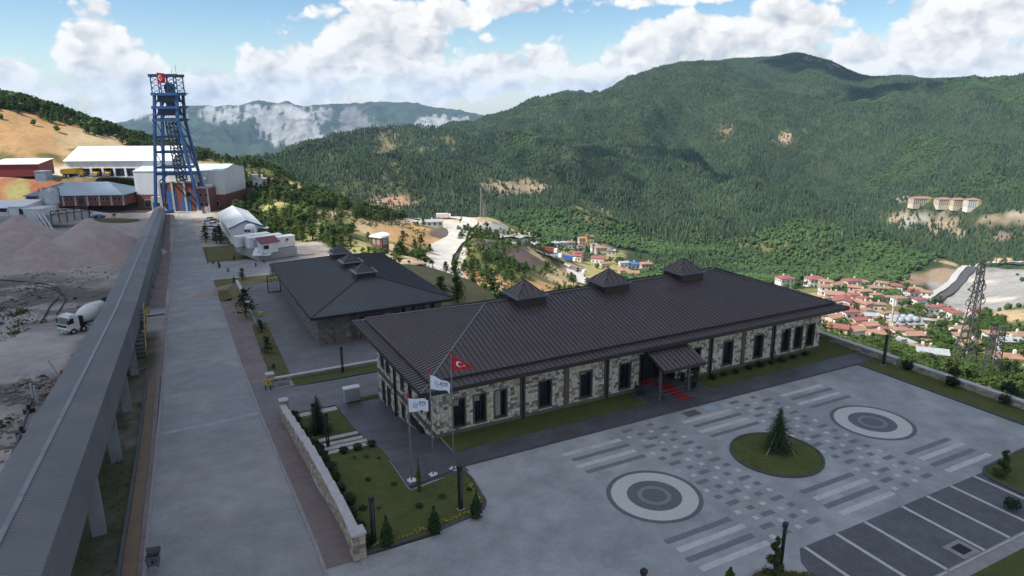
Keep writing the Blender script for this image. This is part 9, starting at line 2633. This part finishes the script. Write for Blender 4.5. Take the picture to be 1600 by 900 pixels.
 wn_.build('window_row', M_WINF, r)
 mx = -32 * k
 mt = MB().lathe([(2.0 * k, -8), (1.9 * k, 10 * k), (1.3 * k, 14 * k), (1.25 * k, 38 * k), (2.2 * k, 40 * k), (2.2 * k, 42 * k), (1.2 * k, 42 * k), (1.15 * k, 50 * k)], 12, (mx, 4 * k, 0)).build('minaret', pmat('minaret_stone', (.56, .52, .45), rough=.85), r)
 MB().lathe([(1.4 * k, 50 * k), (.7 * k, 56 * k), (.05 * k, 61 * k)], 12, (mx, 4 * k, 0)).build('spire', M_LEAD, mt)
 for px, py, rz, col, lab, cat in ((887, 408, -.62, (.035, .12, .36), 'blue trailer with white front parked on the pale road', 'trailer'), (855, 395.5, -.35, (.25, .06, .035), 'rust red wagon at the top of the pale road', 'wagon'), (863, 402.5, -.5, (.30, .31, .32), 'grey trailer behind the blue one on the pale road', 'trailer'), (902, 427, -.8, (.20, .16, .15), 'brown flat trailer lower down the pale road', 'trailer')):
  p = at_T(px, py, lo=300); r = tag(empty('trailer', tuple(p + np.array([0, 0, .4])), HDG + rz), lab, cat, 'trailers along the pale road')
  mt = pmat('trailer_paint_%d' % px, col, rough=.5)
  MB().box(-6, -1.3, 1.1, 5.2, 1.3, 4.0).build('body', mt, r); MB().box(5.21, -1.3, .6, 7.4, 1.3, 3.4).build('cab', M_WHITE, r)
  for x in (-4.6, -3.4, 3.6, 6.2):
   for s in (-1, 1): MB().tube((x, s * 1.25, .55), (x, s * .95, .55), .55, n=8).build('wheel', M_TYRE, r)
 for px, py, lab in ((693, 342, 'white truck on the mine terrace'), (1412, 466, 'dark excavator standing on the spoil field')):
  p = at_T(px, py, lo=300); r = tag(empty('site_truck', tuple(p + np.array([0, 0, .4])), HDG + .1), lab, 'truck')
  MB().box(-5, -1.3, .9, 3, 1.3, 3.4).build('body', M_WHITE if px < 800 else M_STEEL, r); MB().box(3.1, -1.2, .6, 5, 1.2, 3.0).build('cab', M_WHITE if px < 800 else M_YELLOW, r)
  for x in (-3.5, 3.8):
   for s in (-1, 1): MB().tube((x, s * 1.25, .55), (x, s * .95, .55), .55, n=8).build('wheel', M_TYRE, r)
 p = at_T(675, 353, lo=300); house(p, HDG + .15, 12, 5, 2.6, 'gable', 0, 4, 'white shed with red end at the back of the mine terrace', None, rr, 'terrace_shed', 'shed')
 p = at_T(408, 293, lo=300); house(p, HDG + .2, 6, 5, 4.2, 'flat', 0, 4, 'white cabin on the knoll beside the pine slope', None, rr, 'knoll_cabin', 'cabin')
 p = at_T(416, 292, lo=300); house(p, HDG + .1, 6, 4, 3.0, 'gable', 3, 1, 'reddish hut beside the white cabin on the knoll', None, rr, 'knoll_hut', 'hut')
 A_, B_ = at_T(572, 386, lo=150), at_T(601, 384, lo=150)
 p = (A_ + B_) / 2; D = (p - CAM) @ FW; k = D / F_PX
 r = tag(empty('pump_house', tuple(p), HDG - .55), 'small brick pump house with rounded white roof and big blue windows', 'pump house')
 w, d = 21 * k, 17 * k; h = 14 * k
 MB().box(-w / 2, 0, -1.5, w / 2, d, h).build('wall', M_BRICK, r)
 m = MB(); n = 10
 for i in range(n + 1):
  a = math.pi * i / n; x = -(w / 2 + .5) * math.cos(a); z = h + math.sin(a) * 5.5 * k
  m.v += [(x, -.5, z), (x, d + .5, z)]
 for i in range(n): m.f.append((2 * i, 2 * i + 2, 2 * i + 3, 2 * i + 1)); m.mi.append(0)
 m.v += [(0, -.5, h), (0, d + .5, h)]; c0 = len(m.v) - 2
 for i in range(n): m.f += [(2 * i + 2, 2 * i, c0), (2 * i + 1, 2 * i + 3, c0 + 1)]; m.mi += [0, 0]
 m.build('roof', M_WROOF, r)
 M_BWIN = pmat('blue_window', (.10, .16, .24), rough=.25)
 for x0, x1 in ((-w / 2 + .8, -.4), (.4, w / 2 - .8)):
  f = MB().box(x0, -.08, h * .22, x1, -.004, h * .86).build('window', M_WHITE, r)
  for i in range(3):
   for j in range(3): MB().box(x0 + .1 + (x1 - x0 - .1) * i / 3, -.11, h * .22 + .1 + (h * .64 - .1) * j / 3, x0 + (x1 - x0 - .1) * (i + 1) / 3, -.082, h * .22 + (h * .64 - .1) * (j + 1) / 3).build('pane', M_BWIN, f)
 f = MB().box(w / 2 + .004, .8, h * .22, w / 2 + .08, d - .8, h * .86).build('window', M_WHITE, r)
 for i in range(3):
  for j in range(3): MB().box(w / 2 + .082, .9 + (d - 1.7) * i / 3, h * .22 + .1 + (h * .64 - .1) * j / 3, w / 2 + .11, .8 + (d - 1.7) * (i + 1) / 3, h * .22 + (h * .64 - .1) * (j + 1) / 3).build('pane', M_BWIN, f)
 for k_ in (-1, 1): MB().box(k_ * w / 2 - .3, -.14, -1, k_ * w / 2 + .3, -.005, h).build('corner_pier', M_BRICK, r)
def lattice_tower(p, h, w0, w1, label, arms=(), waist=None, name='pylon', n=9, bw=.22, rz=None, cat='pylon', mat_=None):
 r = tag(empty(name, tuple(p), HDG + .3 if rz is None else rz), label, cat)
 M_ = mat_ or pmat('pylon_steel', (.075, .075, .075), rough=.6)
 wd = lambda z: float(np.interp(z / h, [0, .62, 1] if waist else [0, 1, 1.1], [w0, waist or w1, w1]))
 for sx in (-1, 1):
  for sy in (-1, 1):
   m = MB(); zs = [0, h * .62, h] if waist else [0, h]
   for a, b in zip(zs[:-1], zs[1:]): m.bar((sx * wd(a), sy * wd(a), a - (1.5 if a == 0 else 0)), (sx * wd(b), sy * wd(b), b), bw)
   m.build('leg', M_, r)
 m = MB(); f = np.linspace(0, 1, n + 1) ** .85
 for i in range(n):
  a, b = h * f[i], h * f[i + 1]; wa, wb = wd(a), wd(b)
  for (x0, y0, x1, y1) in ((-1, -1, 1, -1), (1, -1, 1, 1), (1, 1, -1, 1), (-1, 1, -1, -1)):
   m.bar((x0 * wa, y0 * wa, a), (x1 * wb, y1 * wb, b), bw * .6).bar((x1 * wa, y1 * wa, a), (x0 * wb, y0 * wb, b), bw * .6).bar((x0 * wb, y0 * wb, b), (x1 * wb, y1 * wb, b), bw * .5)
 m.build('lattice', M_, r)
 for z, L_, side in arms:
  a = MB(); w = wd(z)
  for s in ((-1, 1) if side == 0 else (side,)):
   for y in (-w, w): a.bar((s * w, y, z), (s * L_, 0, z + .3), bw * .7)
   a.bar((s * w, 0, z + 1.6), (s * L_, 0, z + .3), bw * .7)
  arm = a.build('cross_arm', M_, r)
  for s in ((-1, 1) if side == 0 else (side,)):
   q = MB().lathe([(.06, 0), (.22, -.1), (.08, -.35), (.22, -.5), (.08, -.75), (.22, -.9), (.05, -1.3)], 8, (s * L_, 0, z + .2)); q.build('insulator', pmat('insulator_glass', (.34, .33, .28), rough=.3), arm)
   n_ = 14; lp = MB()
   for k in range(n_):
    t0, t1 = 6.283 * k / n_, 6.283 * (k + 1) / n_
    lp.bar((s * L_ + .75 * math.cos(t0), 0, z - 1.3 + .9 * math.sin(t0)), (s * L_ + .75 * math.cos(t1), 0, z - 1.3 + .9 * math.sin(t1)), .14)
   lp.build('jumper_loop', M_, arm)
 return r
def pylons():
 b = at_dist(1505, 578, 205); b[2] = tz(b[0], b[1])
 d = ray(1531, 404); t = np.hypot(*(b - CAM)[:2]) / math.hypot(d[0], d[1]); ztop = CAM[2] + d[2] * t
 h = ztop - b[2]; k = 205 / F_PX
 lattice_tower(b, h, 11 * k, 2.2 * k, 'tall dark lattice pylon with insulator loops rising from the trees below the parapet', [(h * .68, 13 * k * 1.0, 0), (h * .80, 10 * k, 0), (h * .94, 4.5 * k, -1)], waist=4.4 * k, bw=.18, n=11)
 b = at_dist(1547, 585, 190); b[2] = tz(b[0], b[1])
 d = ray(1558, 511); t = np.hypot(*(b - CAM)[:2]) / math.hypot(d[0], d[1]); h = CAM[2] + d[2] * t - b[2]; k = 190 / F_PX
 lattice_tower(b, h, 9 * k, 5.5 * k, 'shorter dense topped pylon right of the tall one', [], waist=6.0 * k, bw=.16, n=9)
 M_RW = pmat('mast_grey', (.30, .29, .29), rough=.6)
 for px, pb, pt, lab in ((752.5, 341, 293, 'tall slim lattice mast at the edge of the mine terrace'), (757.5, 341, 318, 'shorter mast beside the tall slim one on the mine terrace')):
  b = at_T(px, pb, lo=380); D = (b - CAM) @ FW; h = (pb - pt) * D / F_PX
  lattice_tower(b, h, 1.0, .35, lab, [], None, 'mast', 14, .13, cat='mast', mat_=M_RW)
 for px, pb, pt, lab in ((865, 366, 353, 'wooden pole at the end of the terrace track'), (629, 360, 344, 'pole on the slope right of the pump house'), (784, 368, 360, 'short pole on the grey fill below the terrace'), (1162, 381, 371, 'small pylon on the wooded spur behind the office roof'), (1357, 385, 376, 'small pylon on the pine hill above the town')):
  b = at_T(px, pb, lo=200); D = (b - CAM) @ FW; h = (pb - pt) * D / F_PX
  r = tag(empty('utility_pole', tuple(b)), lab, 'pole'); MB().tube((0, 0, -.5), (0, 0, h), .22, .16).build('shaft', M_RW, r)
  MB().bar((-1.6 * RH[0], -1.6 * RH[1], h * .93), (1.6 * RH[0], 1.6 * RH[1], h * .93), .25).build('cross_arm', M_RW, r)
village()
pylons()
def town_trees():
 """leafy trees among the houses"""
 rr = random.Random(21)
 spots = [(1300, 458, 24, 9, 14), (1245, 452, 18, 6, 8), (1425, 492, 34, 10, 26), (1470, 505, 34, 12, 26), (1450, 525, 26, 14, 20), (1462, 548, 30, 14, 20), (1530, 515, 34, 10, 18), (1560, 522, 26, 8, 10), (1530, 560, 34, 14, 16), (1580, 560, 22, 12, 8), (1352, 470, 8, 5, 5), (1362, 478, 8, 6, 5), (1337, 488, 6, 6, 4), (1322, 516, 8, 6, 4), (1371, 513, 7, 6, 3), (1290, 519, 12, 6, 6), (1386, 470, 8, 5, 4), (1460, 478, 14, 5, 6), (1400, 545, 10, 8, 4),
    (883, 393, 8, 5, 6), (897, 395, 7, 5, 5), (932, 404, 8, 4, 4), (966, 410, 12, 6, 8), (962, 400, 8, 4, 4), (1012, 432, 12, 5, 7), (995, 429, 8, 4, 4), (872, 396, 8, 4, 3), (948, 412, 6, 4, 3), (925, 393, 5, 4, 3), (892, 445, 8, 10, 3)]
 grp = 'leafy trees between the houses'
 for cx, cy_, rx, ry, n in spots:
  for _ in range(max(2, int(n * .5))):
   px, py = cx + rr.gauss(0, rx * .5), cy_ + rr.gauss(0, ry * .5)
   p = at_T(px, py, lo=150, n=500)
   tm, cm = MID_BROAD[rr.randrange(4)]
   near = 'of the upper hamlet' if px < 1100 else 'of the lower town'
   r = tag(empty('leaf_tree', tuple(p + np.array([0, 0, -.3])), rr.uniform(0, 6)), None, 'tree', grp + ' ' + near)
   h = rr.uniform(4.5, 7.0); TREES.append((r, px, py, 'small leafy tree' if h < 5.5 else 'larger leafy tree', HAM if px < 1100 else TOWN)); r.scale = (h * 1.1, h * 1.1, h)
   link('trunk', tm, r); link('crown', cm, r)
HAM = [('the yellow flats', 921, 384), ('the blue roofed house', 988, 418), ('the large cream house', 938, 398), ('the blue trailer', 887, 407)]
TOWN = [('the mosque', 1424, 510), ('the gable hall', 1317, 476), ('the crimson roof', 1307, 524), ('the tall pylon', 1515, 520), ('the shorter pylon', 1552, 545), ('the white sheet roof', 1452, 570), ('the red roofed row', 1475, 492)]
town_trees()
name_trees()
